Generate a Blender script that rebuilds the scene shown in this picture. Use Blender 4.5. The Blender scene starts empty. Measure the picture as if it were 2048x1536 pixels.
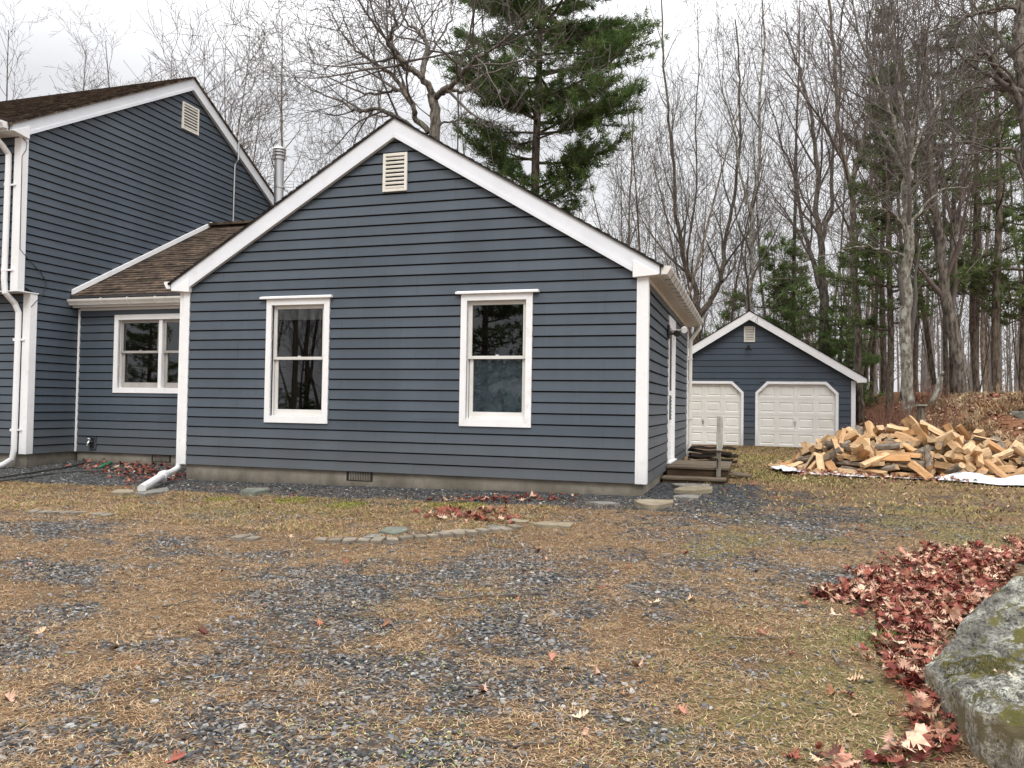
import bpy, math, random
import numpy as np
from mathutils import Vector, Matrix

SC = bpy.context.scene
COL = SC.collection
rng = np.random.default_rng(7)
random.seed(7)

# ------------------------------------------------------------------ camera model (world: X along the house front, Y away, Z up)
F, YAW, PIT, ROL = 1572.9, 0.298531, 0.0267844, 0.0155769
CAM = np.array([0.0, 0.0, 1.19])
cy, sy, cp, sp = math.cos(YAW), math.sin(YAW), math.cos(PIT), math.sin(PIT)
FW = np.array([-sy * cp, cy * cp, sp]); RT = np.array([cy, sy, 0.0]); UP = np.cross(RT, FW)
cr, sr = math.cos(ROL), math.sin(ROL)
RT, UP = RT * cr + UP * sr, UP * cr - RT * sr

def ray(x, y): return FW + RT * (x - 1024) / F - UP * (y - 768) / F
def onY(x, y, Y): r = ray(x, y); return CAM + r * (Y / r[1])
def onX(x, y, X): r = ray(x, y); return CAM + r * (X / r[0])

# ------------------------------------------------------------------ noise helpers
_H = np.random.default_rng(3).random((256, 256))
def vnoise(x, y):
    x = np.asarray(x, float); y = np.asarray(y, float)
    xi = np.floor(x).astype(int); yi = np.floor(y).astype(int)
    u = x - xi; v = y - yi; u = u * u * (3 - 2 * u); v = v * v * (3 - 2 * v)
    h = lambda a, b: _H[a % 256, b % 256]
    return (h(xi, yi) * (1 - u) + h(xi + 1, yi) * u) * (1 - v) + (h(xi, yi + 1) * (1 - u) + h(xi + 1, yi + 1) * u) * v
def fbm(x, y, o=4):
    s = 0; a = 0.5
    for i in range(o):
        s = s + a * vnoise(x + 17.3 * i, y + 9.1 * i); x = x * 2.03; y = y * 2.03; a *= 0.5
    return s
def sstep(a, b, v):
    t = np.clip((np.asarray(v, float) - a) / (b - a), 0, 1); return t * t * (3 - 2 * t)

# ------------------------------------------------------------------ terrain
def gz(x, y):
    x = np.asarray(x, float); y = np.asarray(y, float)
    z = -0.052 * np.clip(9.8 - y, -0.6, 8)
    z = z - 0.013 * np.clip(-1.4 - x, 0, 9) * sstep(6, 9, y)
    z = z + 0.10 * sstep(-8.9, -9.6, x) * sstep(10.2, 12.2, y)
    z = z - 0.05 * sstep(14, 24, y)
    hill = 1.62 * sstep(1.6, 6.0, x - 0.0 * y) * sstep(17.3, 22.5, y)
    hill = hill + 0.42 * sstep(4.4, 5.2, x) * sstep(17.1, 17.6, y) * (1 - sstep(17.3, 22.5, y))
    hill = hill * (1 - 0.55 * sstep(34, 70, y)) + 0.5 * sstep(27.5, 40, y) * (1 - sstep(45, 90, y))
    z = z + hill
    z = z + 0.16 * sstep(2.2, 4.2, x) * sstep(9.5, 4, y)
    z = z + 0.03 * (fbm(x * 0.9, y * 0.9, 3) - 0.45) + 0.012 * (fbm(x * 5, y * 5, 2) - 0.4)
    return z
def onG(x, y):
    r = ray(x, y); t = 1.2 / max(1e-3, -r[2])
    if r[2] > -0.004: t = 60
    for _ in range(40):
        p = CAM + r * t; dz = float(gz(p[0], p[1]))
        t = 0.5 * t + 0.5 * min(120, max(0.5, (dz - CAM[2]) / min(r[2], -0.004)))
    p = CAM + r * t; p[2] = float(gz(p[0], p[1])); return p

# ------------------------------------------------------------------ mesh building
class MB:
    def __init__(s): s.v = []; s.f = []; s.m = []
    def add(s, vs, fs, m=0):
        n = len(s.v); s.v += [tuple(map(float, v)) for v in vs]
        for f in fs: s.f.append(tuple(i + n for i in f)); s.m.append(m)
        return s
    def box(s, x0, x1, y0, y1, z0, z1, m=0):
        x0, x1 = min(x0, x1), max(x0, x1); y0, y1 = min(y0, y1), max(y0, y1); z0, z1 = min(z0, z1), max(z0, z1)
        return s.add([(x0,y0,z0),(x1,y0,z0),(x1,y1,z0),(x0,y1,z0),(x0,y0,z1),(x1,y0,z1),(x1,y1,z1),(x0,y1,z1)],
              [(0,3,2,1),(4,5,6,7),(0,1,5,4),(1,2,6,5),(2,3,7,6),(3,0,4,7)], m)
    def prism(s, pts, axis, a, b, m=0):
        """polygon given in the two other axes, extruded along axis from a to b"""
        n = len(pts)
        def mk(p, t): return {'x': (t, p[0], p[1]), 'y': (p[0], t, p[1]), 'z': (p[0], p[1], t)}[axis]
        vs = [mk(p, a) for p in pts] + [mk(p, b) for p in pts]
        fs = [tuple(range(n - 1, -1, -1)), tuple(range(n, 2 * n))] + [(i, (i + 1) % n, n + (i + 1) % n, n + i) for i in range(n)]
        return s.add(vs, fs, m)
    def tube(s, pts, rad, n=8, m=0, cap=True):
        vs, fs = tube_np(pts, rad, n); s.add(vs, [tuple(f) for f in fs], m)
        if cap:
            k = len(s.v) - len(vs)
            s.f.append(tuple(k + i for i in range(n - 1, -1, -1))); s.m.append(m)
            s.f.append(tuple(k + len(vs) - n + i for i in range(n))); s.m.append(m)
        return s
    def build(s, name, mats, parent=None, smooth=False, bevel=0, fix=True):
        me = bpy.data.meshes.new(name); me.from_pydata(s.v, [], s.f)
        for m in (mats if isinstance(mats, (list, tuple)) else [mats]): me.materials.append(m)
        me.polygons.foreach_set('material_index', s.m)
        if fix:
            import bmesh
            bm = bmesh.new(); bm.from_mesh(me); bmesh.ops.recalc_face_normals(bm, faces=bm.faces); bm.to_mesh(me); bm.free()
        if smooth: me.polygons.foreach_set('use_smooth', [True] * len(me.polygons))
        me.update()
        o = bpy.data.objects.new(name, me); COL.objects.link(o)
        if parent: o.parent = parent
        if bevel:
            b = o.modifiers.new('bevel', 'BEVEL'); b.width = bevel; b.segments = 2; b.limit_method = 'ANGLE'
        return o

def tube_np(pts, rad, n):
    P = np.asarray(pts, float); k = len(P); R = np.broadcast_to(np.asarray(rad, float), (k,))
    T = np.gradient(P, axis=0); T /= np.linalg.norm(T, axis=1)[:, None] + 1e-9
    ref = np.array([0.31, 0.2, 0.93]) if abs(T[0][2]) < 0.9 else np.array([1.0, 0.1, 0.05])
    A = np.cross(T, ref); A /= np.linalg.norm(A, axis=1)[:, None] + 1e-9; B = np.cross(T, A)
    th = np.arange(n) * 2 * np.pi / n
    V = P[:, None, :] + R[:, None, None] * (A[:, None, :] * np.cos(th)[None, :, None] + B[:, None, :] * np.sin(th)[None, :, None])
    i = np.arange(k - 1)[:, None] * n; j = np.arange(n)[None, :]; j2 = (j + 1) % n
    Fq = np.stack([i + j, i + j2, i + n + j2, i + n + j], -1).reshape(-1, 4)
    return V.reshape(-1, 3), Fq

def np_mesh(name, V, Fs, mat, col=None, parent=None, smooth=False):
    """V (n,3); Fs: list of (k,m) index arrays; col (n,3) linear colour attribute"""
    me = bpy.data.meshes.new(name); V = np.asarray(V, np.float32)
    me.vertices.add(len(V)); me.vertices.foreach_set('co', V.ravel())
    loops = np.concatenate([f.ravel() for f in Fs]).astype(np.int32)
    tot = np.concatenate([np.full(len(f), f.shape[1]) for f in Fs]).astype(np.int32)
    st = np.concatenate([[0], np.cumsum(tot)[:-1]]).astype(np.int32)
    me.loops.add(len(loops)); me.loops.foreach_set('vertex_index', loops)
    me.polygons.add(len(tot)); me.polygons.foreach_set('loop_start', st)
    try: me.polygons.foreach_set('loop_total', tot)
    except Exception: pass
    me.update(calc_edges=True)
    if smooth: me.polygons.foreach_set('use_smooth', np.ones(len(tot), bool))
    if col is not None:
        ca = me.color_attributes.new('Col', 'FLOAT_COLOR', 'POINT')
        c4 = np.ones((len(V), 4), np.float32); c4[:, :3] = col; ca.data.foreach_set('color', c4.ravel())
    me.materials.append(mat)
    o = bpy.data.objects.new(name, me); COL.objects.link(o)
    if parent: o.parent = parent
    return o

def tubes_mesh(name, tubes, mat, parent):
    Vs, Fs, n = [], [], 0
    for pts, rad, sd in tubes:
        v, f = tube_np(pts, rad, sd); Vs.append(v); Fs.append(f + n); n += len(v)
    return np_mesh(name, np.concatenate(Vs), [np.concatenate(Fs)], mat, None, parent, True)

def instances(bv, bf, pos, rot, scl):
    """bv (n,3), bf list of index arrays, pos (k,3), rot (k,3,3), scl (k,) or (k,3)"""
    k, n = len(pos), len(bv); scl = np.asarray(scl, float)
    if scl.ndim == 1: scl = scl[:, None].repeat(3, 1)
    V = np.einsum('kij,knj->kni', rot, bv[None] * scl[:, None, :]) + pos[:, None, :]
    off = (np.arange(k) * n)[:, None, None]
    return V.reshape(-1, 3), [(f[None] + off).reshape(-1, f.shape[1]) for f in bf]
def rots(yaw, tilt, taz):
    """rotate about z by yaw, then tilt by angle about a horizontal axis at azimuth taz"""
    k = len(yaw); c, s = np.cos(yaw), np.sin(yaw); Z = np.zeros(k); O = np.ones(k)
    Rz = np.stack([np.stack([c, -s, Z], -1), np.stack([s, c, Z], -1), np.stack([Z, Z, O], -1)], -2)
    ax, ay = np.cos(taz), np.sin(taz); c, s = np.cos(tilt), np.sin(tilt); t = 1 - c
    Rt = np.stack([np.stack([t*ax*ax+c, t*ax*ay, s*ay], -1), np.stack([t*ax*ay, t*ay*ay+c, -s*ax], -1), np.stack([-s*ay, s*ax, c], -1)], -2)
    return Rt @ Rz

# ------------------------------------------------------------------ tagging
def tag(o, label=None, cat=None, group=None, kind=None):
    if label: o['label'] = label
    if cat: o['category'] = cat
    if group: o['group'] = group
    if kind: o['kind'] = kind
    return o
def empty(name, loc, label, cat, group=None):
    o = bpy.data.objects.new(name, None); o.empty_display_size = 0.2; COL.objects.link(o); o.location = tuple(loc)
    return tag(o, label, cat, group)

# ------------------------------------------------------------------ materials
def nt(name):
    m = bpy.data.materials.new(name); m.use_nodes = True; t = m.node_tree
    b = t.nodes['Principled BSDF']; return m, t, t.nodes, t.links, b
def sock(n, i): return n.outputs[i]
def tex_noise(N, L, vec, scale, detail=5, rough=0.6):
    n = N.new('ShaderNodeTexNoise'); n.inputs['Scale'].default_value = scale; n.inputs['Detail'].default_value = detail
    n.inputs['Roughness'].default_value = rough
    if vec is not None: L.new(vec, n.inputs['Vector'])
    return n.outputs['Fac']
def ramp(N, L, fac, stops):
    r = N.new('ShaderNodeValToRGB'); e = r.color_ramp.elements
    while len(e) < len(stops): e.new(0.5)
    for k, (p, c) in enumerate(stops):
        e[k].position = p; e[k].color = (*c, 1) if len(c) == 3 else c
    L.new(fac, r.inputs['Fac']); return r.outputs['Color']
def mix(N, L, fac, a, b, mode='MIX'):
    m = N.new('ShaderNodeMix'); m.data_type = 'RGBA'; m.blend_type = mode
    for s, v in ((m.inputs[0], fac), (m.inputs[6], a), (m.inputs[7], b)):
        if hasattr(v, 'links') or isinstance(v, bpy.types.NodeSocket): L.new(v, s)
        elif isinstance(v, (int, float)): s.default_value = v
        else: s.default_value = (*v, 1)
    return m.outputs[2]
def coords(N, L, kind='Object', scale=(1, 1, 1)):
    c = N.new('ShaderNodeTexCoord'); m = N.new('ShaderNodeMapping'); m.inputs['Scale'].default_value = scale
    L.new(c.outputs[kind], m.inputs['Vector']); return m.outputs['Vector']
def geopos(N, L, scale=(1, 1, 1)):
    c = N.new('ShaderNodeNewGeometry'); m = N.new('ShaderNodeMapping'); m.inputs['Scale'].default_value = scale
    L.new(c.outputs['Position'], m.inputs['Vector']); return m.outputs['Vector']
def bump(N, L, b, h, strength=0.3, dist=0.01):
    n = N.new('ShaderNodeBump'); n.inputs['Strength'].default_value = strength; n.inputs['Distance'].default_value = dist
    L.new(h, n.inputs['Height']); L.new(n.outputs['Normal'], b.inputs['Normal'])
def attr(N, name='Col'):
    a = N.new('ShaderNodeAttribute'); a.attribute_name = name; return a.outputs['Color']
def objrand(N): return N.new('ShaderNodeObjectInfo').outputs['Random']

def m_two(name, c1, c2, scale=4, rough=0.6, stretch=(1, 1, 1), bs=0.0, bscale=40, bdist=0.003, lo=0.35, hi=0.65, world=False, c3=None, s3=1.2, f3=(0.5, 0.75), spec=0.5):
    m, t, N, L, b = nt(name)
    v = geopos(N, L, stretch) if world else coords(N, L, 'Object', stretch)
    c = ramp(N, L, tex_noise(N, L, v, scale), [(lo, c1), (hi, c2)])
    if c3 is not None:
        f = ramp(N, L, tex_noise(N, L, v, s3), [(f3[0], (0, 0, 0)), (f3[1], (1, 1, 1))]); c = mix(N, L, f, c, c3)
    L.new(c, b.inputs['Base Color']); b.inputs['Roughness'].default_value = rough
    b.inputs['Specular IOR Level'].default_value = spec
    if bs: bump(N, L, b, tex_noise(N, L, v, bscale), bs, bdist)
    return m
def m_attr(name, rough=0.8, spec=0.3, jitter=0.25, scale=30, trans=0.0):
    m, t, N, L, b = nt(name)
    v = geopos(N, L); f = ramp(N, L, tex_noise(N, L, v, scale), [(0.3, (1 - jitter,) * 3), (0.7, (1 + jitter,) * 3)])
    L.new(mix(N, L, 1.0, attr(N), f, 'MULTIPLY'), b.inputs['Base Color'])
    b.inputs['Roughness'].default_value = rough; b.inputs['Specular IOR Level'].default_value = spec
    return m

M = {}
def siding_mat(name, base, course=0.15):
    m, t, N, L, b = nt(name)
    v = geopos(N, L, (1, 1, 1)); dirt = tex_noise(N, L, geopos(N, L, (0.7, 0.7, 0.25)), 1.6, 5, 0.65)
    d = ramp(N, L, dirt, [(0.3, tuple(x * 0.86 for x in base)), (0.7, tuple(x * 1.12 for x in base))])
    st = ramp(N, L, tex_noise(N, L, geopos(N, L, (14, 14, 0.5)), 1.0, 4, 0.7), [(0.55, (1, 1, 1)), (0.85, (1.16, 1.15, 1.12))])
    d = mix(N, L, 1.0, d, st, 'MULTIPLY')
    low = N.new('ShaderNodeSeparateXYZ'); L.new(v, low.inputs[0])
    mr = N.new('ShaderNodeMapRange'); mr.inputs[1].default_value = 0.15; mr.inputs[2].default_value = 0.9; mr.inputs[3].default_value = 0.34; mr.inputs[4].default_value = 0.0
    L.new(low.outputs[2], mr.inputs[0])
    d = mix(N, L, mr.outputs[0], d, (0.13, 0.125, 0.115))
    cz = N.new('ShaderNodeMath'); cz.operation = 'MULTIPLY_ADD'; cz.inputs[1].default_value = 1 / course; cz.inputs[2].default_value = -0.19 / course; L.new(low.outputs[2], cz.inputs[0])
    fl = N.new('ShaderNodeMath'); fl.operation = 'FLOOR'; L.new(cz.outputs[0], fl.inputs[0]); wn = N.new('ShaderNodeTexWhiteNoise'); wn.noise_dimensions = '1D'; L.new(fl.outputs[0], wn.inputs['W'])
    d = mix(N, L, 1.0, d, ramp(N, L, wn.outputs['Value'], [(0.0, (0.91, 0.91, 0.91)), (1.0, (1.09, 1.08, 1.07))]), 'MULTIPLY')
    L.new(d, b.inputs['Base Color']); b.inputs['Roughness'].default_value = 0.42; b.inputs['Specular IOR Level'].default_value = 0.35
    g = tex_noise(N, L, geopos(N, L, (2, 2, 90)), 1.5, 6, 0.7)
    b1 = N.new('ShaderNodeBump'); b1.inputs['Strength'].default_value = 0.35; b1.inputs['Distance'].default_value = 0.012; L.new(tex_noise(N, L, geopos(N, L, (1, 1, 2.2)), 2.2, 2, 0.4), b1.inputs['Height'])
    b2 = N.new('ShaderNodeBump'); b2.inputs['Strength'].default_value = 0.15; b2.inputs['Distance'].default_value = 0.004; L.new(g, b2.inputs['Height']); L.new(b1.outputs[0], b2.inputs['Normal']); L.new(b2.outputs[0], b.inputs['Normal'])
    return m
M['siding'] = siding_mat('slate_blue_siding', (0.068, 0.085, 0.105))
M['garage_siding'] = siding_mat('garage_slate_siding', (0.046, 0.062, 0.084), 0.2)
M['trim'] = m_two('white_trim', (0.78, 0.78, 0.78), (0.84, 0.84, 0.84), 2.5, 0.45, c3=(0.55, 0.53, 0.48), s3=5.0, f3=(0.56, 0.95), bs=0.08, bscale=60)
M['rake'] = m_two('rake_trim', (0.66, 0.68, 0.71), (0.72, 0.74, 0.77), 2.0, 0.5, c3=(0.56, 0.57, 0.57), s3=2.0, f3=(0.6, 0.9))
M['soffit'] = m_two('soffit_aluminium', (0.56, 0.51, 0.44), (0.62, 0.57, 0.50), 2, 0.5)
M['gutter'] = m_two('gutter_aluminium', (0.62, 0.60, 0.55), (0.70, 0.68, 0.64), 3, 0.4, c3=(0.38, 0.34, 0.28), s3=5, f3=(0.6, 0.85))
M['gap'] = m_two('dark_backing', (0.006, 0.006, 0.007), (0.010, 0.010, 0.012), 3, 0.9)  # near black, shows through the siding slots as lap shadow
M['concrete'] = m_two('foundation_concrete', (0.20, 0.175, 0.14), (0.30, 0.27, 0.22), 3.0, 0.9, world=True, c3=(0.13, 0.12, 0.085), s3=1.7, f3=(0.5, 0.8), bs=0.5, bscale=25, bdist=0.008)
def base_shade_grime(m, z0, z1, lo):
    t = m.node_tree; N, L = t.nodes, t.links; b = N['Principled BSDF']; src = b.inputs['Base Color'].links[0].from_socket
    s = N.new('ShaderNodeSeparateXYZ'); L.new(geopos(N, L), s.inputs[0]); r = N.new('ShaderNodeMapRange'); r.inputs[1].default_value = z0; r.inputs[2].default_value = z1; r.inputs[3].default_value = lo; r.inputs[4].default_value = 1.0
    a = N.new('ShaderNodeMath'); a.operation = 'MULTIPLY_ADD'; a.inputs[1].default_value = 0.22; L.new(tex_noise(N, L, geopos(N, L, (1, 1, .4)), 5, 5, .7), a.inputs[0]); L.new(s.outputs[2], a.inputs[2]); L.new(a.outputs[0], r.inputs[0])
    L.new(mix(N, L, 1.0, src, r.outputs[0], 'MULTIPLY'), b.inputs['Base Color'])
base_shade_grime(M['concrete'], 0.06, 0.24, 0.45); base_shade_grime(M['trim'], 0.25, 0.65, 0.78)  # concrete: contact shade painted into the base; trim: grime at the foot
def roof_mat(name, c1, c2, c3, cov, brick=True):
    m, t, N, L, b = nt(name)
    v = geopos(N, L); c = ramp(N, L, tex_noise(N, L, v, 9, 6, 0.7), [(0.35, c1), (0.62, c2)])
    sp_ = ramp(N, L, tex_noise(N, L, geopos(N, L, (1.0, 2.2, 2.2)), 7, 8, 0.8), [(cov, (0, 0, 0)), (cov + 0.12, (1, 1, 1))])
    c = mix(N, L, sp_, c, c3)
    tab = ramp(N, L, tex_noise(N, L, geopos(N, L, (3.3, 7.0, 0.1)), 1.0, 1, 0.4), [(0.3, (0.45, 0.45, 0.46)), (0.7, (1.5, 1.42, 1.35))])
    c = mix(N, L, 1.0, c, tab, 'MULTIPLY')
    L.new(c, b.inputs['Base Color']); b.inputs['Roughness'].default_value = 0.95; b.inputs['Specular IOR Level'].default_value = 0.15
    bump(N, L, b, tex_noise(N, L, v, 60, 6, 0.8), 0.6, 0.01); return m
M['roof_moss'] = roof_mat('weathered_mossy_shingle', (0.026, 0.021, 0.018), (0.105, 0.078, 0.062), (0.165, 0.135, 0.075), 0.53)
M['roof'] = roof_mat('dark_shingle', (0.018, 0.016, 0.015), (0.05, 0.045, 0.042), (0.06, 0.05, 0.03), 0.62)
M['flash'] = m_two('dark_drip_edge', (0.03, 0.03, 0.035), (0.05, 0.05, 0.055), 4, 0.5)
M['steel'] = m_two('stainless_flue', (0.42, 0.42, 0.42), (0.62, 0.61, 0.60), 3, 0.28, stretch=(6, 6, 0.4)); M['steel'].node_tree.nodes['Principled BSDF'].inputs['Metallic'].default_value = 0.85
M['black'] = m_two('black_plastic', (0.012, 0.012, 0.013), (0.02, 0.02, 0.02), 6, 0.45)
M['hose'] = m_two('dark_hose_rubber', (0.02, 0.02, 0.02), (0.05, 0.048, 0.045), 6, 0.6)
M['green_plastic'] = m_two('green_plastic', (0.01, 0.16, 0.075), (0.015, 0.22, 0.10), 8, 0.35)
M['sash'] = m_two('window_sash_vinyl', (0.60, 0.585, 0.55), (0.68, 0.665, 0.63), 4, 0.4)
M['sash_grey'] = m_two('window_sash_grey', (0.30, 0.28, 0.26), (0.38, 0.36, 0.33), 4, 0.45)
M['gdoor'] = m_two('cream_garage_door', (0.72, 0.71, 0.66), (0.80, 0.79, 0.74), 1.5, 0.5, c3=(0.6, 0.56, 0.46), s3=0.8, f3=(0.55, 0.9), bs=0.05, bscale=80)
M['vent'] = m_two('ivory_vent_vinyl', (0.66, 0.63, 0.55), (0.74, 0.71, 0.64), 4, 0.45)
M['room'] = m_two('dim_room_interior', (0.012, 0.011, 0.010), (0.022, 0.020, 0.018), 2, 0.9)
M['blind'] = m_two('window_blind', (0.55, 0.55, 0.53), (0.65, 0.65, 0.63), 6, 0.8)
M['curtain'] = m_two('curtain_fabric', (0.10, 0.085, 0.05), (0.16, 0.14, 0.09), 3, 0.9, stretch=(12, 1, 0.3))
def glass_mat(name, ior=1.75, fog=0.0):
    m, t, N, L, b = nt(name); out = N['Material Output']
    tr = N.new('ShaderNodeBsdfTransparent'); tr.inputs[0].default_value = (0.55, 0.57, 0.58, 1)
    gl = N.new('ShaderNodeBsdfGlossy'); gl.inputs['Roughness'].default_value = 0.01; gl.inputs['Color'].default_value = (0.95, 0.97, 1, 1)
    bm = N.new('ShaderNodeBump'); bm.inputs['Strength'].default_value = 0.02; bm.inputs['Distance'].default_value = 0.02
    L.new(tex_noise(N, L, geopos(N, L), 1.5, 2), bm.inputs['Height']); L.new(bm.outputs[0], gl.inputs['Normal'])
    fr = N.new('ShaderNodeFresnel'); fr.inputs['IOR'].default_value = ior
    ms = N.new('ShaderNodeMixShader'); L.new(fr.outputs[0], ms.inputs[0])
    if fog:
        df = N.new('ShaderNodeBsdfDiffuse'); df.inputs[0].default_value = (0.075, 0.105, 0.125, 1)
        n1 = ramp(N, L, tex_noise(N, L, geopos(N, L), 7, 7, 0.75), [(0.34, (0.15,) * 3), (0.55, (fog,) * 3)])
        m2 = N.new('ShaderNodeMixShader'); L.new(n1, m2.inputs[0]); L.new(tr.outputs[0], m2.inputs[1]); L.new(df.outputs[0], m2.inputs[2])
        L.new(m2.outputs[0], ms.inputs[1])
    else: L.new(tr.outputs[0], ms.inputs[1])
    L.new(gl.outputs[0], ms.inputs[2]); L.new(ms.outputs[0], out.inputs['Surface']); return m
M['glass'] = glass_mat('window_glass'); M['glass_fog'] = glass_mat('fogged_window_glass', 1.6, 0.5)
M['bark_oak'] = m_two('oak_bark', (0.05, 0.040, 0.032), (0.19, 0.165, 0.135), 15, 0.95, stretch=(1, 1, 0.28), lo=.4, hi=.6, c3=(0.23, 0.23, 0.18), s3=6, f3=(0.62, 0.74), bs=0.8, bscale=22, bdist=0.02)
M['bark_pale'] = m_two('pale_lichen_bark', (0.10, 0.088, 0.07), (0.30, 0.275, 0.225), 13, 0.95, stretch=(1, 1, 0.5), lo=.4, hi=.6, c3=(0.42, 0.43, 0.37), s3=9, f3=(0.52, 0.64), bs=0.8, bscale=18, bdist=0.02)
M['bark_dark'] = m_two('dark_bark', (0.042, 0.032, 0.023), (0.17, 0.135, 0.10), 15, 0.95, stretch=(1, 1, 0.28), lo=.4, hi=.6, c3=(0.18, 0.18, 0.13), s3=5, f3=(0.58, 0.7), bs=0.8, bscale=20, bdist=0.02)
M['bark_grey'] = m_two('grey_forest_bark', (0.065, 0.050, 0.037), (0.23, 0.19, 0.145), 14, 0.95, stretch=(1, 1, 0.3), lo=.4, hi=.6, c3=(0.20, 0.20, 0.14), s3=5, f3=(0.62, 0.74), bs=0.8, bscale=18, bdist=0.02)
M['twig'] = m_two('bare_twigs', (0.075, 0.062, 0.053), (0.15, 0.128, 0.112), 0.6, 0.95)
M['twig_red'] = m_two('reddish_twigs', (0.085, 0.060, 0.052), (0.155, 0.118, 0.104), 0.6, 0.95)
M['needle'] = m_attr('pine_needles', 0.7, 0.2, 0.3, 1.5)
t = M['needle'].node_tree; N_, L_ = t.nodes, t.links; tl = N_.new('ShaderNodeBsdfTranslucent'); mx = N_.new('ShaderNodeMixShader'); mx.inputs[0].default_value = 0.5
L_.new(N_['Principled BSDF'].inputs['Base Color'].links[0].from_socket, tl.inputs[0]); L_.new(N_['Principled BSDF'].outputs[0], mx.inputs[1]); L_.new(tl.outputs[0], mx.inputs[2]); L_.new(mx.outputs[0], N_['Material Output'].inputs['Surface'])
M['leaf'] = m_attr('fallen_leaves', 0.75, 0.3, 0.3, 40)
M['stone_attr'] = m_attr('slate_gravel', 0.75, 0.35, 0.3, 60)
M['straw'] = m_attr('dry_needles_and_grass', 0.9, 0.1, 0.15, 30)
# ------------------------------------------------------------------ lapped cladding (siding, shingles)
def sub_iv(ivs, h0, h1):
    out = []
    for a, b in ivs:
        if h1 <= a or h0 >= b: out.append((a, b)); continue
        if h0 > a: out.append((a, h0))
        if h1 < b: out.append((h1, b))
    return out
def lapped(mb, O, U, V, N, v0, v1, course, lip, span, holes=(), seams=None, jit=0.0, base=0.002, gap=0.021):  # gap: slot shaped above each course to draw the lap shadow
    O, U, V, N = map(np.asarray, (O, U, V, N)); k = 0; va = v0
    def P(u, v, t): return O + U * u + V * v + N * t
    while va < v1 - 1e-4:
        vb = min(va + course, v1); cuts = sorted({va, vb, *[h for x in holes for h in x[2:4] if va + 1e-4 < h < vb - 1e-4]})
        sm = sorted(seams(k)) if seams else []
        if gap and vb - va > gap * 3: cuts = sorted({*[q for q in cuts if q < vb - gap - 1e-4], vb - gap})
        for a, b in zip(cuts[:-1], cuts[1:]):
            sa, sb = span(a), span(b); mid = (a + b) / 2
            hs = [h for h in holes if h[2] < mid < h[3]]
            ivs = [(min(sa[0], sb[0]), max(sa[1], sb[1]))]
            for h in hs: ivs = sub_iv(ivs, h[0], h[1])
            for q in sm:
                nx = []
                for i0, i1 in ivs:
                    if i0 < q < i1: nx += [(i0, q - 0.0006), (q + 0.0006, i1)]
                    else: nx.append((i0, i1))
                ivs = nx
            ta = base + lip * (1 - (a - va) / course); tb = base + lip * (1 - (b - va) / course)
            for n_, (i0, i1) in enumerate(ivs):
                la, lb, ra, rb = i0, i0, i1, i1
                if abs(i0 - min(sa[0], sb[0])) < 1e-6: la, lb = sa[0], sb[0]
                if abs(i1 - max(sa[1], sb[1])) < 1e-6: ra, rb = sa[1], sb[1]
                if ra - la < 1e-4 and rb - lb < 1e-4: continue
                j = jit * (((k * 7 + n_ * 13) % 5) - 2) / 2
                mb.add([P(la, a, ta + j), P(ra, a, ta + j), P(rb, b, tb + j), P(lb, b, tb + j)], [(0, 1, 2, 3)])
                if a == va:
                    mb.add([P(la, a, ta + j), P(la, a, base - 0.004), P(ra, a, base - 0.004), P(ra, a, ta + j)], [(0, 1, 2, 3)])
        va = vb; k += 1
    return mb
def rs(seed, lo, hi, n):
    r = random.Random(seed); return [r.uniform(lo, hi) for _ in range(n)]

# ------------------------------------------------------------------ the house
LAP = 0.15
house = empty('house', (-5, 10.4, 0), 'slate blue clapboard house with white trim, gable wing and taller wing at left', 'house')
house.location = (0, 0, 0)
YF = 10.33; XR = -1.349; XLW = -8.607; YB = 16.83
PX, PZ, SLP = -5.0, 5.30, 0.597          # front gable peak
def zroof(x): return PZ - SLP * abs(x - PX)

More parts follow.
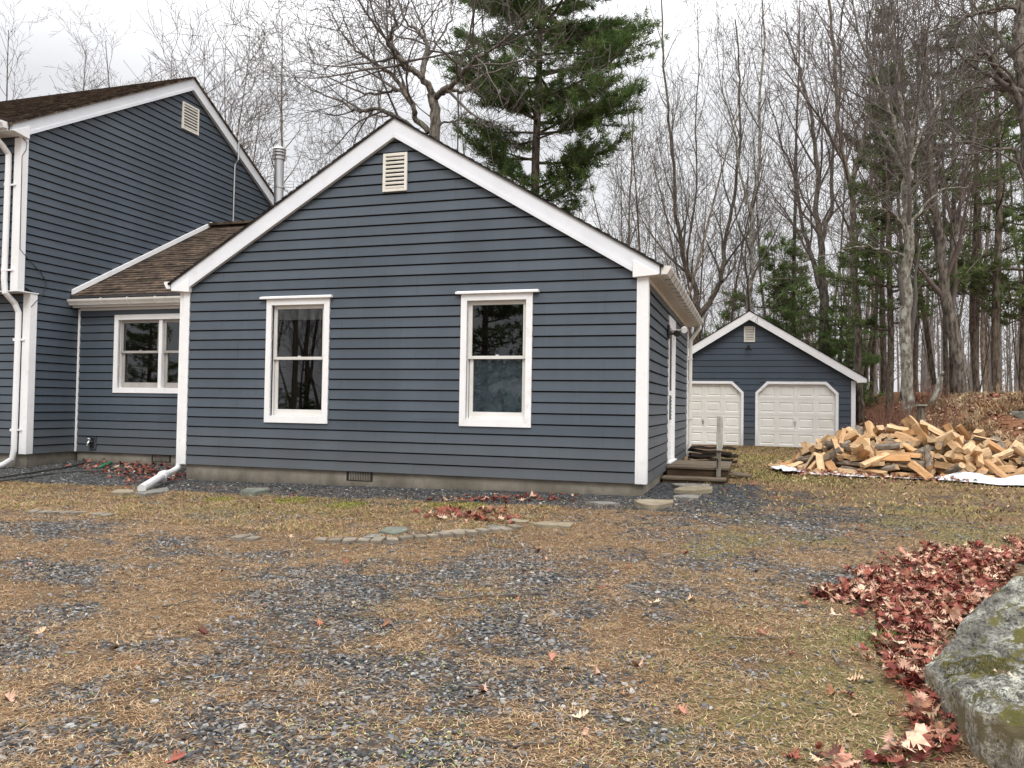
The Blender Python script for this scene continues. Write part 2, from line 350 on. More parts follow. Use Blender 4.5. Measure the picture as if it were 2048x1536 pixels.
def window(y, x0, x1, z0, z1, cw, cwb, sash, cap=None, units=1, fog=False, blind=0.0, deep=0.07, curtain=False, glass=None, label=None):
    w = MB(); yo = y - 0.034
    w.prism([(x0, z0), (x1, z0), (x1 - cw, z0 + cwb), (x0 + cw, z0 + cwb)], 'y', yo, y + 0.012)
    w.prism([(x0, z0 + 0.002), (x0 + cw - 0.0015, z0 + cwb + 0.001), (x0 + cw - 0.0015, z1 - cw), (x0, z1)], 'y', yo + 0.001, y + 0.012)
    w.prism([(x1, z0 + 0.002), (x1, z1), (x1 - cw + 0.0015, z1 - cw), (x1 - cw + 0.0015, z0 + cwb + 0.001)], 'y', yo + 0.001, y + 0.012)
    w.prism([(x0 + 0.001, z1), (x0 + cw, z1 - cw + 0.001), (x1 - cw, z1 - cw + 0.001), (x1 - 0.001, z1)], 'y', yo, y + 0.012)
    ax0, ax1, az0, az1 = x0 + cw, x1 - cw, z0 + cwb, z1 - cw
    for a in ((ax0 - 0.012, ax0 + 0.004, az0, az1), (ax1 - 0.004, ax1 + 0.012, az0, az1), (ax0, ax1, az1 - 0.004, az1 + 0.012), (ax0, ax1, az0 - 0.012, az0 + 0.004)):
        w.box(a[0], a[1], y + 0.013, y + deep + 0.09, a[2], a[3])
    ob = w.build('window', M['trim'], house)
    if label: ob['label'] = label
    if cap:
        c = MB(); c.box(cap[0], cap[1], y - 0.075, y + 0.006, z1 + 0.002, z1 + 0.034); c.box(cap[0] + 0.015, cap[1] - 0.015, y - 0.05, y + 0.004, z1 + 0.034, z1 + 0.044)
        c.build('head_cap', M['trim'], ob, bevel=0.004)
    U = []
    if units == 1: U = [(ax0, ax1)]
    else:
        mid = (x0 + x1) / 2; mm = MB(); mm.box(mid - 0.035, mid + 0.035, y - 0.004, y + deep + 0.05, az0 + 0.005, az1 - 0.005); mm.build('mullion', M['trim'], ob)
        U = [(ax0, mid - 0.035), (mid + 0.035, ax1)]
    for (a, b) in U:
        zm = (az0 + az1) / 2 + 0.035; y1 = y + deep * 0.5; y2 = y + deep; st = 0.052
        def frame(yy, p, q, r, s, bot, top, th=0.035):
            f = MB(); f.box(p, p + st, yy, yy + th, r, s); f.box(q - st, q, yy, yy + th, r, s)
            f.box(p + st, q - st, yy + 0.001, yy + th - 0.001, r, r + bot); f.box(p + st, q - st, yy + 0.001, yy + th - 0.001, s - top, s)
            return f
        frame(y1, a + 0.006, b - 0.006, zm - 0.022, az1 - 0.006, 0.044, 0.05).build('sash', sash, ob, bevel=0.003)
        frame(y2, a + 0.018, b - 0.018, az0 + 0.006, zm + 0.02, 0.095, 0.04).build('sash', sash, ob, bevel=0.003)
        k = MB(); k.box((a + b) / 2 - 0.022, (a + b) / 2 + 0.022, y1 + 0.004, y1 + 0.03, zm + 0.023, zm + 0.038); k.build('sash_lock', sash, ob, bevel=0.003)
        g = MB(); g.add([(a + st, y1 + 0.018, zm), (b - st, y1 + 0.018, zm), (b - st, y1 + 0.018, az1 - 0.04), (a + st, y1 + 0.018, az1 - 0.04)], [(0, 1, 2, 3)])
        g.build('pane', glass or M['glass'], ob, fix=False)
        g = MB(); g.add([(a + st + 0.01, y2 + 0.018, az0 + 0.09), (b - st - 0.01, y2 + 0.018, az0 + 0.09), (b - st - 0.01, y2 + 0.018, zm), (a + st + 0.01, y2 + 0.018, zm)], [(0, 1, 2, 3)])
        g.build('pane', M['glass_fog'] if fog else (glass or M['glass']), ob, fix=False)
        r = MB()
        r.add([(a - .3, y + 0.9, az0 - .3), (b + .3, y + 0.9, az0 - .3), (b + .3, y + 0.9, az1 + .2), (a - .3, y + 0.9, az1 + .2)], [(0, 1, 2, 3)])
        r.build('room_backdrop', M['room'], ob, fix=False)
        if blind:
            bl = MB(); bl.box(a + 0.06, b - 0.06, y1 + 0.024, y1 + 0.03, az1 - 0.05 - blind, az1 - 0.05); bl.build('roller_blind', M['blind'], ob)
        if curtain:
            bl = MB(); xs = np.linspace(a + 0.1, a + 0.36, 14); ys = y2 + 0.16 + 0.03 * np.sin(np.arange(14) * 1.9)
            for i in range(13): bl.add([(xs[i], ys[i], az0), (xs[i + 1], ys[i + 1], az0), (xs[i + 1], ys[i + 1], az1), (xs[i], ys[i], az1)], [(0, 1, 2, 3)])
            bl.build('curtain', M['curtain'], ob, fix=False)
    return ob

# --- front gable wall with two window openings
H1 = (-7.00, -6.105, 0.97, 2.65); H2 = (-3.845, -2.985, 0.985, 2.645)
b = MB()
lapped(b, (0, YF, 0), (1, 0, 0), (0, 0, 1), (0, -1, 0), 0.19, 5.29, LAP, 0.019,
       lambda v: (max(-8.52, PX - (5.19 - v) / SLP) if v > 3.0 else -8.52, min(-1.46, PX + (5.19 - v) / SLP) if v > 3.0 else -1.46),
       [H1, H2], lambda k: [(-7.6, -4.62, -2.2), (-5.82, -3.1, -7.9), (-5.82, -3.1, -7.9), (-6.9, -4.3, -1.9), (-6.9, -4.3, -1.9), (-7.6, -4.62, -2.2)][k % 6] if k < 20 else [(-5.75, -4.05)[k % 4 // 2]], 0.0012)
b.build('gable_wall', M['siding'], house, fix=False)
bk = MB()   # solid body behind the cladding, with the openings left free
for x0, x1, z0, z1 in ((-8.56, -7.0, .2, 2.95), (-6.105, -3.845, .2, 2.95), (-2.985, XR - 0.02, .2, 2.95), (-7.0, -6.105, .2, 0.965), (-7.0, -6.105, 2.655, 2.95), (-3.845, -2.985, .2, 0.98), (-3.845, -2.985, 2.65, 2.95)):
    bk.box(x0, x1, YF + 0.006, YF + 0.03, z0, z1)
bk.prism([(-8.56, 2.951), (XR - 0.02, 2.951), (PX, 5.15)], 'y', YF + 0.006, YF + 0.03)
bk.build('wall_sheathing', M['gap'], house)
# --- right side wall with the doorway
DY0, DY1 = 13.05, 13.98
b = MB()
lapped(b, (XR, 0, 0), (0, 1, 0), (0, 0, 1), (1, 0, 0), 0.19, 2.89, LAP, 0.019, lambda v: (YF + 0.10, YB), [(12.985, 14.06, 0.30, 2.56)], lambda k: [12.0] if k % 3 else [11.2], 0.001)
b.build('side_wall', M['siding'], house, fix=False)
bk = MB(); bk.box(XR - 0.03, XR - 0.006, YF + 0.05, 12.98, .2, 2.9); bk.box(XR - 0.03, XR - 0.006, 14.065, YB, .2, 2.9); bk.box(XR - 0.03, XR - 0.006, 12.98, 14.065, 2.57, 2.9)
bk.box(XR - 0.9, XR - 0.4, 12.6, 14.4, 0.2, 2.8); bk.box(-8.5, XR - 0.03, YB - 0.05, YB, 0.0, 2.9); bk.build('wall_sheathing', M['gap'], house)
# --- foundation (gable wing, recessed link and left wing)
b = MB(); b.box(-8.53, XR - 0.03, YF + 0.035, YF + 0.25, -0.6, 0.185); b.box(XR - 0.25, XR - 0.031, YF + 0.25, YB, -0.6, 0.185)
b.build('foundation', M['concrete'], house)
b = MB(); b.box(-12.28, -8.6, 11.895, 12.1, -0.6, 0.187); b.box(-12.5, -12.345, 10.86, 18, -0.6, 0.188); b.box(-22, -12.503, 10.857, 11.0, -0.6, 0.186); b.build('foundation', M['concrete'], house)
def fvent(x0, x1, z0, z1, y):
    f = MB(); f.box(x0, x1, y - 0.004, y + 0.01, z0, z1); v = f.build('foundation_vent', M['black'], house)
    s = MB(); n = 13
    for i in range(n):
        x = x0 + 0.05 + (x1 - x0 - 0.07) * i / n; s.box(x, x + 0.012, y - 0.016, y - 0.005, z0 + 0.012, z1 - 0.006)
    s.build('vent_grille', M['concrete'], v)
fvent(-5.71, -5.285, 0.045, 0.182, YF + 0.035); fvent(-10.56, -10.13, 0.045, 0.182, 11.895)
# --- white corner boards
def board(name, boxes, mat='trim', bev=0.004, label=None):
    b = MB()
    for x in boxes: b.box(*x)
    o = b.build(name, M[mat], house, bevel=bev)
    if label: o['label'] = label
    return o
board('corner_board', [(-8.612, -8.503, YF - 0.03, YF + 0.004, 0.185, 2.93), (-8.612, -8.57, YF + 0.005, 11.9, 0.19, 2.93)])
board('corner_board', [(-1.476, XR + 0.026, YF - 0.03, YF + 0.004, 0.185, 2.92), (XR - 0.01, XR + 0.0255, YF + 0.005, YF + 0.10, 0.187, 2.92), (-1.44, -1.434, YF - 0.034, YF - 0.03, 0.187, 2.91)])
board('corner_board', [(XR - 0.01, XR + 0.03, YB - 0.1, YB + 0.01, 0.19, 2.92)])
# --- rake boards, eave returns, roof of the gable wing
def rake(x0, x1, y0, y1, w, label=None, nm='rake_board', drop=0.0):
    f = lambda x: PZ + 0.02 - SLP * abs(x - PX) - drop
    b = MB(); b.prism([(x0, f(x0) - w), (x1, f(x1) - w), (x1, f(x1)), (x0, f(x0))], 'y', y0, y1)
    b.prism([(x0, f(x0) - w - 0.002), (x1, f(x1) - w - 0.002), (x1, f(x1) - w + 0.05), (x0, f(x0) - w + 0.05)], 'y', y0 - 0.012, y1 - 0.01)
    return b
b = MB()
for (s, xe) in ((-1, -8.82), (1, -1.18)):
    f = lambda x: PZ + 0.02 - SLP * abs(x - PX)
    zlo = 2.905
    q = [(PX, f(PX) - 0.285), (PX, f(PX))] + [(xe, f(xe)), (xe, zlo + 0.015)] + [(xe - s * 0.28, f(xe - s * 0.28) - 0.285)]
    o_ = MB(); o_.prism(q, 'y', YF - 0.075, YF - 0.02)
    o_.prism([(PX + s * 0.001, f(PX) - 0.287), (PX + s * 0.001, f(PX) - 0.225), (xe - s * 0.36, f(xe - s * 0.36) - 0.225), (xe - s * 0.36, f(xe - s * 0.36) - 0.287)], 'y', YF - 0.088, YF - 0.04)
    o_.build('rake_board', M['rake'], house)
    r_ = MB(); r_.prism([(xe + s * -0.012, 2.91), (xe - s * 0.345, 2.885), (xe - s * 0.345, 3.12), (xe - s * 0.02, 2.93)], 'y', YF - 0.092, YF - 0.01)
    r_.build('eave_return', M['trim'], house, bevel=0.003)
def shingles(name, mat, u0, u1, O, U, V, N, length, course=0.14, clip=None):
    b = MB(); lapped(b, O, U, V, N, 0, length, course, 0.012, clip or (lambda v: (u0, u1)), (), None, 0.002, 0.004, 0.0); return b
nl = math.hypot(1, SLP)
for s in (-1, 1):
    xe = PX + s * 3.87; ze = PZ + 0.03 - SLP * 3.87
    V = np.array([-s / nl, 0, SLP / nl]); N = np.array([s * SLP / nl, 0, 1 / nl])
    b = shingles('roof', M['roof'], YF - 0.10, YB + 0.15, np.array([xe, 0, ze]), np.array([0, 1, 0]), V, N, 3.87 * nl)
    q = [(xe, ze - 0.02), (PX, PZ + 0.01), (PX, PZ + 0.032), (xe, ze + 0.002)]; b.prism(q, 'y', YF - 0.10, YB + 0.15)
    b.build('roof', M['roof'], house, fix=False)
# right eave: soffit, fascia, gutter with hangers, downspout
board('soffit', [(XR - 0.02, -1.182, YF - 0.015, YB + 0.1, 2.897, 2.915)], 'soffit', 0)
board('frieze_board', [(XR + 0.002, XR + 0.03, YF + 0.105, YB, 2.83, 2.896)], 'soffit', 0)
board('fascia', [(-1.182, -1.158, YF - 0.012, YB + 0.1, 2.905, 3.02)], 'soffit', 0)
GP = [(0, 0), (0.075, 0), (0.09, 0.03), (0.12, 0.075), (0.125, 0.11), (0.115, 0.11), (0.105, 0.08), (0.078, 0.036), (0.068, 0.012), (0.01, 0.012), (0.01, 0.11), (0, 0.11)]
b = MB(); b.prism([(-1.157 + x, 2.915 + z) for x, z in GP], 'y', YF - 0.06, YB + 0.12)
b.prism([(-1.157 + x, 2.915 + z) for x, z in GP[:5]] + [(-1.157, 3.025)], 'y', YF - 0.064, YF - 0.058)
g = b.build('gutter', M['gutter'], house)
y = YF + 0.35
while y < YB:
    b = MB()
    b.box(-1.155, -1.03, y, y + 0.012, 3.012, 3.029)
    b.prism([(-1.157 + x, 2.913 + z * 1.02 - 0.002) for x, z in ((-0.0, -0.002), (0.077, -0.002), (0.094, 0.03), (0.124, 0.075), (0.129, 0.112), (0.127, 0.112), (0.122, 0.075), (0.091, 0.031), (0.075, 0.0), (0, 0))], 'y', y, y + 0.02); y += 0.42
    b.build('gutter_strap', M['gap'], g)
b = MB(); b.tube([(-1.09, YB + 0.03, 2.92), (-1.09, YB + 0.03, 2.86), (-1.2, YB + 0.03, 2.70), (-1.27, YB + 0.03, 2.6), (-1.275, YB + 0.03, 2.4), (-1.275, YB + 0.03, 0.02)], 0.036, 8)
d = b.build('downspout', M['gutter'], house)
for z in (2.2, 0.95): b = MB(); b.box(-1.33, -1.23, YB - 0.012, YB + 0.072, z, z + 0.03); b.build('downspout_strap', M['gutter'], d)
# left eave gutter stub of the gable wing
b = MB(); b.prism([(-8.845 - x, 2.95 + z) for x, z in GP], 'y', YF - 0.06, 12.4); b.prism([(-8.845 - x, 2.95 + z) for x, z in GP[:5]] + [(-8.845, 3.06)], 'y', YF - 0.066, YF - 0.058)
b.build('gutter', M['trim'], house)
board('fascia', [(-8.845, -8.83, YF - 0.02, 12.4, 2.91, 3.03)]); board('soffit', [(-8.835, -8.615, YF - 0.02, 12.3, 2.912, 2.925)], 'soffit', 0)
# downspout at the left corner of the gable wing and its ground extension
b = MB(); b.box(-8.70, -8.625, YF - 0.005, YF + 0.055, 0.12, 2.93); pe = onG(283, 988); pe[2] = float(gz(pe[0], pe[1])) + 0.075
pa = np.array([-8.665, YF - 0.03, 0.10]); q1 = pa + (pe - pa) * 0.40; q1[2] += 0.02
b.tube([(-8.662, YF + 0.025, 0.17), (-8.663, YF + 0.0, 0.12), pa + (pe - pa) * 0.12, q1], [0.046] * 4, 10)
d = b.build('downspout', M['trim'], house, smooth=False)
b = MB(); b.tube([q1 - (pe - pa) * .04, q1 + (pe - pa) * .06, q1 + (pe - pa) * .065, pe], [0.070, 0.070, 0.057, 0.060], 12); b.tube([q1 + (pe - pa) * .02, q1 + (pe - pa) * .05], 0.076, 12)
b.build('outlet_pipe', M['trim'], d)

def gable_vent(axis, p, a0, a1, z0, z1, parent=None, mat='vent', out=1):
    """louvred vent: frame + slats; axis 'y' faces -Y at y=p, axis 'x' faces +X at x=p"""
    def bx(m, u0, u1, d0, d1, q0, q1):
        if axis == 'y': m.box(u0, u1, p - d1, p - d0, q0, q1)
        else: m.box(p + d0, p + d1, u0, u1, q0, q1)
    w = 0.042; f = MB(); bx(f, a0, a0 + w, 0, 0.036, z0, z1); bx(f, a1 - w, a1, 0, 0.036, z0, z1); bx(f, a0 + w, a1 - w, 0, 0.035, z0, z0 + w); bx(f, a0 + w, a1 - w, 0, 0.035, z1 - w, z1)
    o = f.build('gable_vent', M[mat], parent or house, bevel=0.004)
    k = MB(); bx(k, a0 + 0.02, a1 - 0.02, 0.001, 0.006, z0 + 0.02, z1 - 0.02); k.build('vent_backing', M['flash'], o)
    s = MB(); n = 8; h = (z1 - z0 - 2 * w) / n
    for i in range(n):
        q = z0 + w + i * h
        if axis == 'y': s.prism([(p - 0.033, q + 0.004), (p - 0.008, q + h * 0.75), (p - 0.012, q + h * 0.78), (p - 0.037, q + 0.012 + h * 0.25)], 'x', a0 + w, a1 - w)
        else: s.prism([(p + 0.033, q + 0.004), (p + 0.008, q + h * 0.75), (p + 0.012, q + h * 0.78), (p + 0.037, q + 0.012 + h * 0.25)], 'y', a0 + w, a1 - w)
    s.build('vent_slats', M[mat], o); return o
gable_vent('y', YF - 0.012, -5.182, -4.80, 4.255, 4.815)
# --- windows of the gable wing
window(YF, -7.094, -6.016, 0.872, 2.737, 0.09, 0.10, M['sash'], (-7.195, -5.968), blind=0.17, curtain=True)
window(YF, -3.936, -2.895, 0.887, 2.730, 0.09, 0.10, M['sash'], (-4.012, -2.802), fog=True)
# --- side door
b = MB(); xo = XR + 0.028
b.box(XR - 0.08, xo, 13.93, 14.06, 0.30, 2.56); b.box(XR - 0.08, xo, 12.985, 13.05, 0.30, 2.56); b.box(XR - 0.08, xo + 0.003, 12.985, 14.06, 2.50, 2.70)
b.box(XR - 0.08, xo + 0.04, 12.99, 14.055, 0.272, 0.30)
df = b.build('door_frame', M['trim'], house, bevel=0.004)
b = MB(); b.box(XR - 0.06, XR - 0.022, DY0 + 0.002, DY1 - 0.055, 0.31, 1.48); b.box(XR - 0.06, XR - 0.022, DY0 + 0.002, DY0 + 0.10, 1.48, 2.495); b.box(XR - 0.06, XR - 0.022, DY1 - 0.13, DY1 - 0.055, 1.48, 2.495)
for (za, zb) in ((0.42, 0.52), (0.60, 0.88)):
    b.box(XR - 0.022, XR - 0.014, DY0 + 0.1, DY1 - 0.14, za, za + 0.02); b.box(XR - 0.022, XR - 0.014, DY0 + 0.1, DY1 - 0.14, zb, zb + 0.02)
    b.box(XR - 0.022, XR - 0.0145, DY0 + 0.1, DY0 + 0.12, za + 0.02, zb); b.box(XR - 0.022, XR - 0.0145, DY1 - 0.16, DY1 - 0.14, za + 0.02, zb)
dr = b.build('side_door', M['trim'], house)
b = MB(); b.box(XR - 0.055, XR - 0.018, DY0 + 0.10, DY1 - 0.13, 1.48, 2.495); b.build('door_glass', M['black'], dr)
b = MB(); b.box(XR - 0.021, XR - 0.017, DY0 + 0.14, DY1 - 0.16, 0.98, 1.40); b.build('louvre_backing', M['black'], dr)
b = MB()
for i in range(7): b.box(XR - 0.017, XR - 0.006, DY0 + 0.14, DY1 - 0.16, 0.99 + i * 0.06, 1.015 + i * 0.06)
b.build('louvre_slats', M['siding'], dr)
# twin flood light beside the door
p0 = (XR + 0.02, 12.80, 2.42)
b = MB(); b.box(XR + 0.016, XR + 0.05, 12.74, 12.90, 2.30, 2.52)
wl = b.build('flood_light', M['black'], house, bevel=0.01)
for dy, dz, dx in ((0.10, 0.0, 0.20), (-0.02, -0.07, 0.10)):
    b = MB(); q = np.array([XR + 0.05, 12.82 + dy, 2.44 + dz]); e = q + np.array([dx, -0.04, 0.0])
    b.tube([q, e], 0.014, 8); c = e + np.array([0.02, 0, 0]); b.tube([c + np.array([0, 0.07, 0.02]), c + np.array([0, 0.0, 0.01]), c + np.array([0, -0.05, 0]), c + np.array([0.01, -0.075, -0.01])], [0.025, 0.044, 0.054, 0.051], 14)
    b.build('lamp_head', M['trim'] if dx > 0.15 else M['black'], wl, smooth=False)

# --- recessed link
YL = 11.854; XG = -12.309
b = MB(); lapped(b, (0, YL, 0), (1, 0, 0), (0, 0, 1), (0, -1, 0), 0.19, 2.95, LAP, 0.018, lambda v: (XG + 0.02, -8.58), [(-11.33, -9.46, 1.40, 2.665)], lambda k: [-9.1] if k % 2 else [], 0.001)
b.build('link_wall', M['siding'], house, fix=False)
bk = MB(); 
for x0, x1, z0, z1 in ((XG, -11.33, .2, 3.1), (-9.46, -8.58, .2, 3.1), (-11.33, -9.46, .2, 1.395), (-11.33, -9.46, 2.67, 3.1)): bk.box(x0, x1, YL + 0.006, YL + 0.03, z0, z1)
bk.build('wall_sheathing', M['gap'], house)
window(YL, -11.427, -9.372, 1.305, 2.758, 0.095, 0.095, M['sash_grey'], None, units=2, label='wide double window partly hidden by the gable wing')
board('inner_corner_trim', [(XG + 0.022, XG + 0.062, YL - 0.03, YL + 0.0, 0.185, 2.88)])
board('fascia', [(XG + 0.01, -8.62, YL - 0.16, YL - 0.135, 2.895, 3.03), ], 'trim', 0)
board('soffit', [(XG + 0.02, -8.62, YL - 0.135, YL - 0.02, 2.9, 2.915)], 'soffit', 0); board('frieze_board', [(XG + 0.06, -8.62, YL - 0.024, YL - 0.004, 2.85, 2.899)], 'trim', 0)
b = MB(); b.prism([(YL - 0.162 - x, 2.93 + z) for x, z in GP], 'x', XG - 0.10, -8.64); b.prism([(YL - 0.162 - x, 2.93 + z) for x, z in GP[:5]] + [(YL - 0.162, 3.04)], 'x', XG - 0.106, XG - 0.098)
g = b.build('gutter', M['gutter'], house)
for x in (-11.55, -10.95, -10.33, -9.75):
    b = MB(); b.tube([(x, YL - 0.16, 3.05), (x + 0.01, YL - 0.27, 3.052), (x + 0.02, YL - 0.296, 3.02), (x + 0.025, YL - 0.26, 2.95), (x + 0.03, YL - 0.235, 2.925)], 0.006, 6)
    b.build('gutter_strap', M['gutter'], g)
b = MB(); b.tube([(-8.78, YL - 0.22, 3.0), (-8.72, YL - 0.25, 2.9), (-8.70, YL - 0.3, 2.7), (-8.67, YL - 0.9, 2.6)], 0.04, 8); b.build('gutter_elbow', M['gutter'], house)
LS = 0.557; ll = math.hypot(1, LS); Lr = (15.52 - (YL - 0.22)) * ll
V = np.array([0, 1 / ll, LS / ll]); N = np.array([0, -LS / ll, 1 / ll]); O = np.array([0, YL - 0.22, 3.10])
b = shingles('roof', None, XG + 0.03, -5.6, O, np.array([1, 0, 0]), V, N, Lr)
b.prism([(YL - 0.22, 3.05), (15.52, 3.05 + LS * (15.52 - YL + 0.22)), (15.52, 3.10 + LS * (15.52 - YL + 0.22)), (YL - 0.22, 3.10)], 'x', XG + 0.03, -5.6)
b.prism([(15.521, 5.29), (19.3, 3.2), (19.3, 3.25), (15.521, 5.36)], 'x', XG + 0.03, -5.6)
b.box(XG + 0.03, -5.6, 15.40, 15.64, 5.29, 5.345)
b.build('roof', M['roof_moss'], house, fix=False)
board('drip_edge', [(XG + 0.02, -8.64, YL - 0.235, YL - 0.2, 3.065, 3.10)], 'flash', 0)
b = MB(); b.prism([(YL - 0.20, 3.14), (15.54, 3.14 + LS * (15.54 - YL + 0.2)), (15.54, 3.235 + LS * (15.54 - YL + 0.2)), (YL - 0.20, 3.235)], 'x', XG + 0.024, XG + 0.07); b.build('roof_flashing', M['trim'], house)
# faucet on its mounting block
b = MB(); b.box(-11.93, -11.775, YL - 0.045, YL - 0.0, 0.245, 0.47); b.box(-11.905, -11.80, YL - 0.05, YL - 0.044, 0.265, 0.45, 1)
fc = b.build('faucet_block', [M['garage_siding'], M['black']], house)
b = MB(); b.tube([(-11.86, YL - 0.05, 0.385), (-11.86, YL - 0.12, 0.385), (-11.865, YL - 0.14, 0.36), (-11.865, YL - 0.145, 0.31)], [0.016, 0.018, 0.018, 0.015], 8)
b.tube([(-11.86, YL - 0.10, 0.395), (-11.862, YL - 0.11, 0.425)], 0.008, 6); b.tube([(-11.90, YL - 0.115, 0.427), (-11.87, YL - 0.115, 0.437), (-11.82, YL - 0.115, 0.427)], [0.01, 0.022, 0.01], 8)
b.build('faucet', M['steel'], fc, smooth=False)

# --- taller left wing: gable wall facing +X
def zleft(y): return 8.52 - 0.582 * abs(y - 14.75)
YU, YLO, ZO = 10.54, 10.81, 3.06
b = MB()
lapped(b, (XG, 0, 0), (0, 1, 0), (0, 0, 1), (1, 0, 0), 0.19, 8.24, LAP, 0.02,
       lambda v: (YLO + 0.1 if v < ZO else max(YU + 0.06, 14.75 - (8.27 - v) / 0.582), min(18.95, 14.75 + (8.27 - v) / 0.582) if v > 5.7 else 18.95), (), lambda k: [(12.9, 16.1), (14.2,), (14.2,), (15.3, 12.2), (15.3, 12.2), (12.9,)][k % 6], 0.001)
b.build('gable_wall', M['siding'], house, fix=False)
bk = MB(); bk.box(XG - 0.03, XG - 0.006, YLO + 0.02, 18.95, .2, ZO); bk.prism([(YU + 0.02, ZO + 0.01), (18.95, ZO + 0.01), (18.95, 6.0), (14.75, 8.3), (YU + 0.02, 6.0)], 'x', XG - 0.03, XG - 0.006)
bk.box(-22, XG - 0.035, YLO + 0.02, YLO + 0.05, .2, ZO - 0.02); bk.box(-22, XG - 0.035, YU + 0.02, YU + 0.05, ZO, 6.0); bk.build('wall_sheathing', M['gap'], house)
b = MB(); lapped(b, (0, YLO, 0), (1, 0, 0), (0, 0, 1), (0, -1, 0), 0.19, ZO - 0.02, LAP, 0.02, lambda v: (-22, XG - 0.12)); b.build('front_wall', M['siding'], house, fix=False)
b = MB(); lapped(b, (0, YU, 0), (1, 0, 0), (0, 0, 1), (0, -1, 0), ZO + 0.02, 5.85, LAP, 0.02, lambda v: (-22, XG - 0.12)); b.build('front_wall', M['siding'], house, fix=False)
board('corner_board', [(XG - 0.14, XG + 0.028, YLO - 0.028, YLO + 0.0, 0.185, ZO - 0.02), (XG - 0.004, XG + 0.0275, YLO + 0.001, YLO + 0.115, 0.187, ZO - 0.02)])
board('corner_board', [(XG - 0.14, XG + 0.028, YU - 0.028, YU + 0.0, ZO, 5.75), (XG - 0.004, XG + 0.0275, YU + 0.001, YU + 0.11, ZO + 0.002, 5.75)])
board('overhang_trim', [(-22, XG + 0.04, YU - 0.03, YLO + 0.13, ZO - 0.018, ZO - 0.001)], 'trim', 0)
b = MB()
f = lambda y: zleft(y)
for s in (-1, 1):
    ye = 14.75 + s * 4.48
    q = [(14.75, f(14.75) - 0.285), (14.75, f(14.75)), (ye, f(ye)), (ye, f(ye) - 0.13), (ye - s * 0.30, f(ye - s * 0.30) - 0.285)]
    o_ = MB(); o_.prism(q, 'x', XG + 0.02, XG + 0.085); o_.prism([(14.75 + s * 0.001, f(14.75) - 0.288), (14.75 + s * 0.001, f(14.75) - 0.225), (ye - s * 0.3, f(ye - s * 0.3) - 0.225), (ye - s * 0.3, f(ye - s * 0.3) - 0.288)], 'x', XG + 0.04, XG + 0.098); o_.build('rake_board', M['rake'], house)
r_ = MB(); r_.prism([(10.275, 5.785), (10.60, 5.735), (10.60, 5.96), (10.29, 5.80)], 'x', XG - 0.02, XG + 0.10); r_.build('eave_return', M['trim'], house, bevel=0.003)
for s in (-1, 1):
    ye = 14.75 + s * 4.53; n2 = math.hypot(1, 0.582); V = np.array([0, -s / n2, 0.582 / n2]); N = np.array([0, s * 0.582 / n2, 1 / n2])
    b = shingles('roof', None, -22, XG + 0.12, np.array([0, ye, f(ye) + 0.012]), np.array([1, 0, 0]), V, N, 4.53 * n2)
    b.prism([(ye, f(ye) - 0.02), (14.75, f(14.75) - 0.02), (14.75, f(14.75) + 0.012), (ye, f(ye) + 0.012)], 'x', -22, XG + 0.12); b.build('roof', M['roof_moss'], house, fix=False)
board('soffit', [(-22, XG + 0.0, 10.25, YU - 0.03, 5.765, 5.785)], 'trim', 0); board('fascia', [(-22, XG + 0.02, 10.225, 10.25, 5.77, 5.90)], 'trim', 0)
b = MB(); b.prism([(10.224 - x, 5.80 + z) for x, z in GP], 'x', -22, XG + 0.03); b.prism([(10.224 - x, 5.80 + z) for x, z in GP[:5]] + [(10.224, 5.91)], 'x', XG + 0.028, XG + 0.034); b.build('gutter', M['trim'], house)
gable_vent('x', XG + 0.012, 14.48, 15.02, 7.275, 7.885)
xd = -12.56
b = MB(); b.tube([(xd + 0.02, 10.15, 5.82), (xd + 0.02, 10.17, 5.70), (xd + 0.03, 10.36, 5.56), (xd + 0.03, 10.47, 5.45), (xd + 0.03, 10.475, 5.2), (xd + 0.02, 10.475, 3.25), (xd + 0.03, 10.49, 3.02), (xd + 0.04, 10.68, 2.85), (xd + 0.06, 10.74, 2.70), (xd + 0.06, 10.745, 2.4), (xd + 0.05, 10.745, 0.25), (xd + 0.03, 10.73, 0.10), (xd - 0.08, 10.65, 0.0), (xd - 0.30, 10.48, -0.08)], 0.05, 10)
d = b.build('downspout', M['trim'], house, smooth=False)
for z, y in ((4.9, 10.475), (3.4, 10.475), (2.2, 10.745), (0.6, 10.745)):
    b = MB(); b.box(xd - 0.03, xd + 0.18, y + 0.01, y + 0.03, z, z + 0.03); b.tube([(xd + 0.02, y, z - 0.01), (xd + 0.02, y, z + 0.035)], 0.054, 10)
    b.build('downspout_strap', M['trim'], d)
# metal conduit with its cap, hanging cable, stove flue
b = MB(); b.tube([(XG + 0.045, 16.335, 5.30), (XG + 0.045, 16.35, 6.9), (XG + 0.05, 16.36, 7.02), (XG + 0.125, 16.37, 7.12), (XG + 0.125, 16.38, 7.62)], 0.019, 8); b.tube([(XG + 0.125, 16.38, 7.60), (XG + 0.125, 16.38, 7.72)], 0.045, 10); b.build('conduit', M['steel'], house)
pts = [onX(x, y, XG + 0.03) for x, y in ((45, 276), (54, 285), (52, 300), (44, 312), (42, 400), (40, 498), (58, 520), (82, 545), (93, 565), (88, 585), (72, 603), (62, 614))]
b = MB(); b.tube(pts, 0.006, 6); b.build('loose_cable', M['black'], house)
pf = onY(559, 403, 16.6); pt = onY(559, 296, 16.6); r = 0.118
b = MB(); b.tube([(pf[0], 16.6, 4.4), (pt[0], 16.6, pt[2] - 0.28)], r, 20); b.tube([(pf[0], 16.6, pf[2] + 0.32), (pf[0], 16.6, pf[2] + 0.36)], r * 1.06, 20)
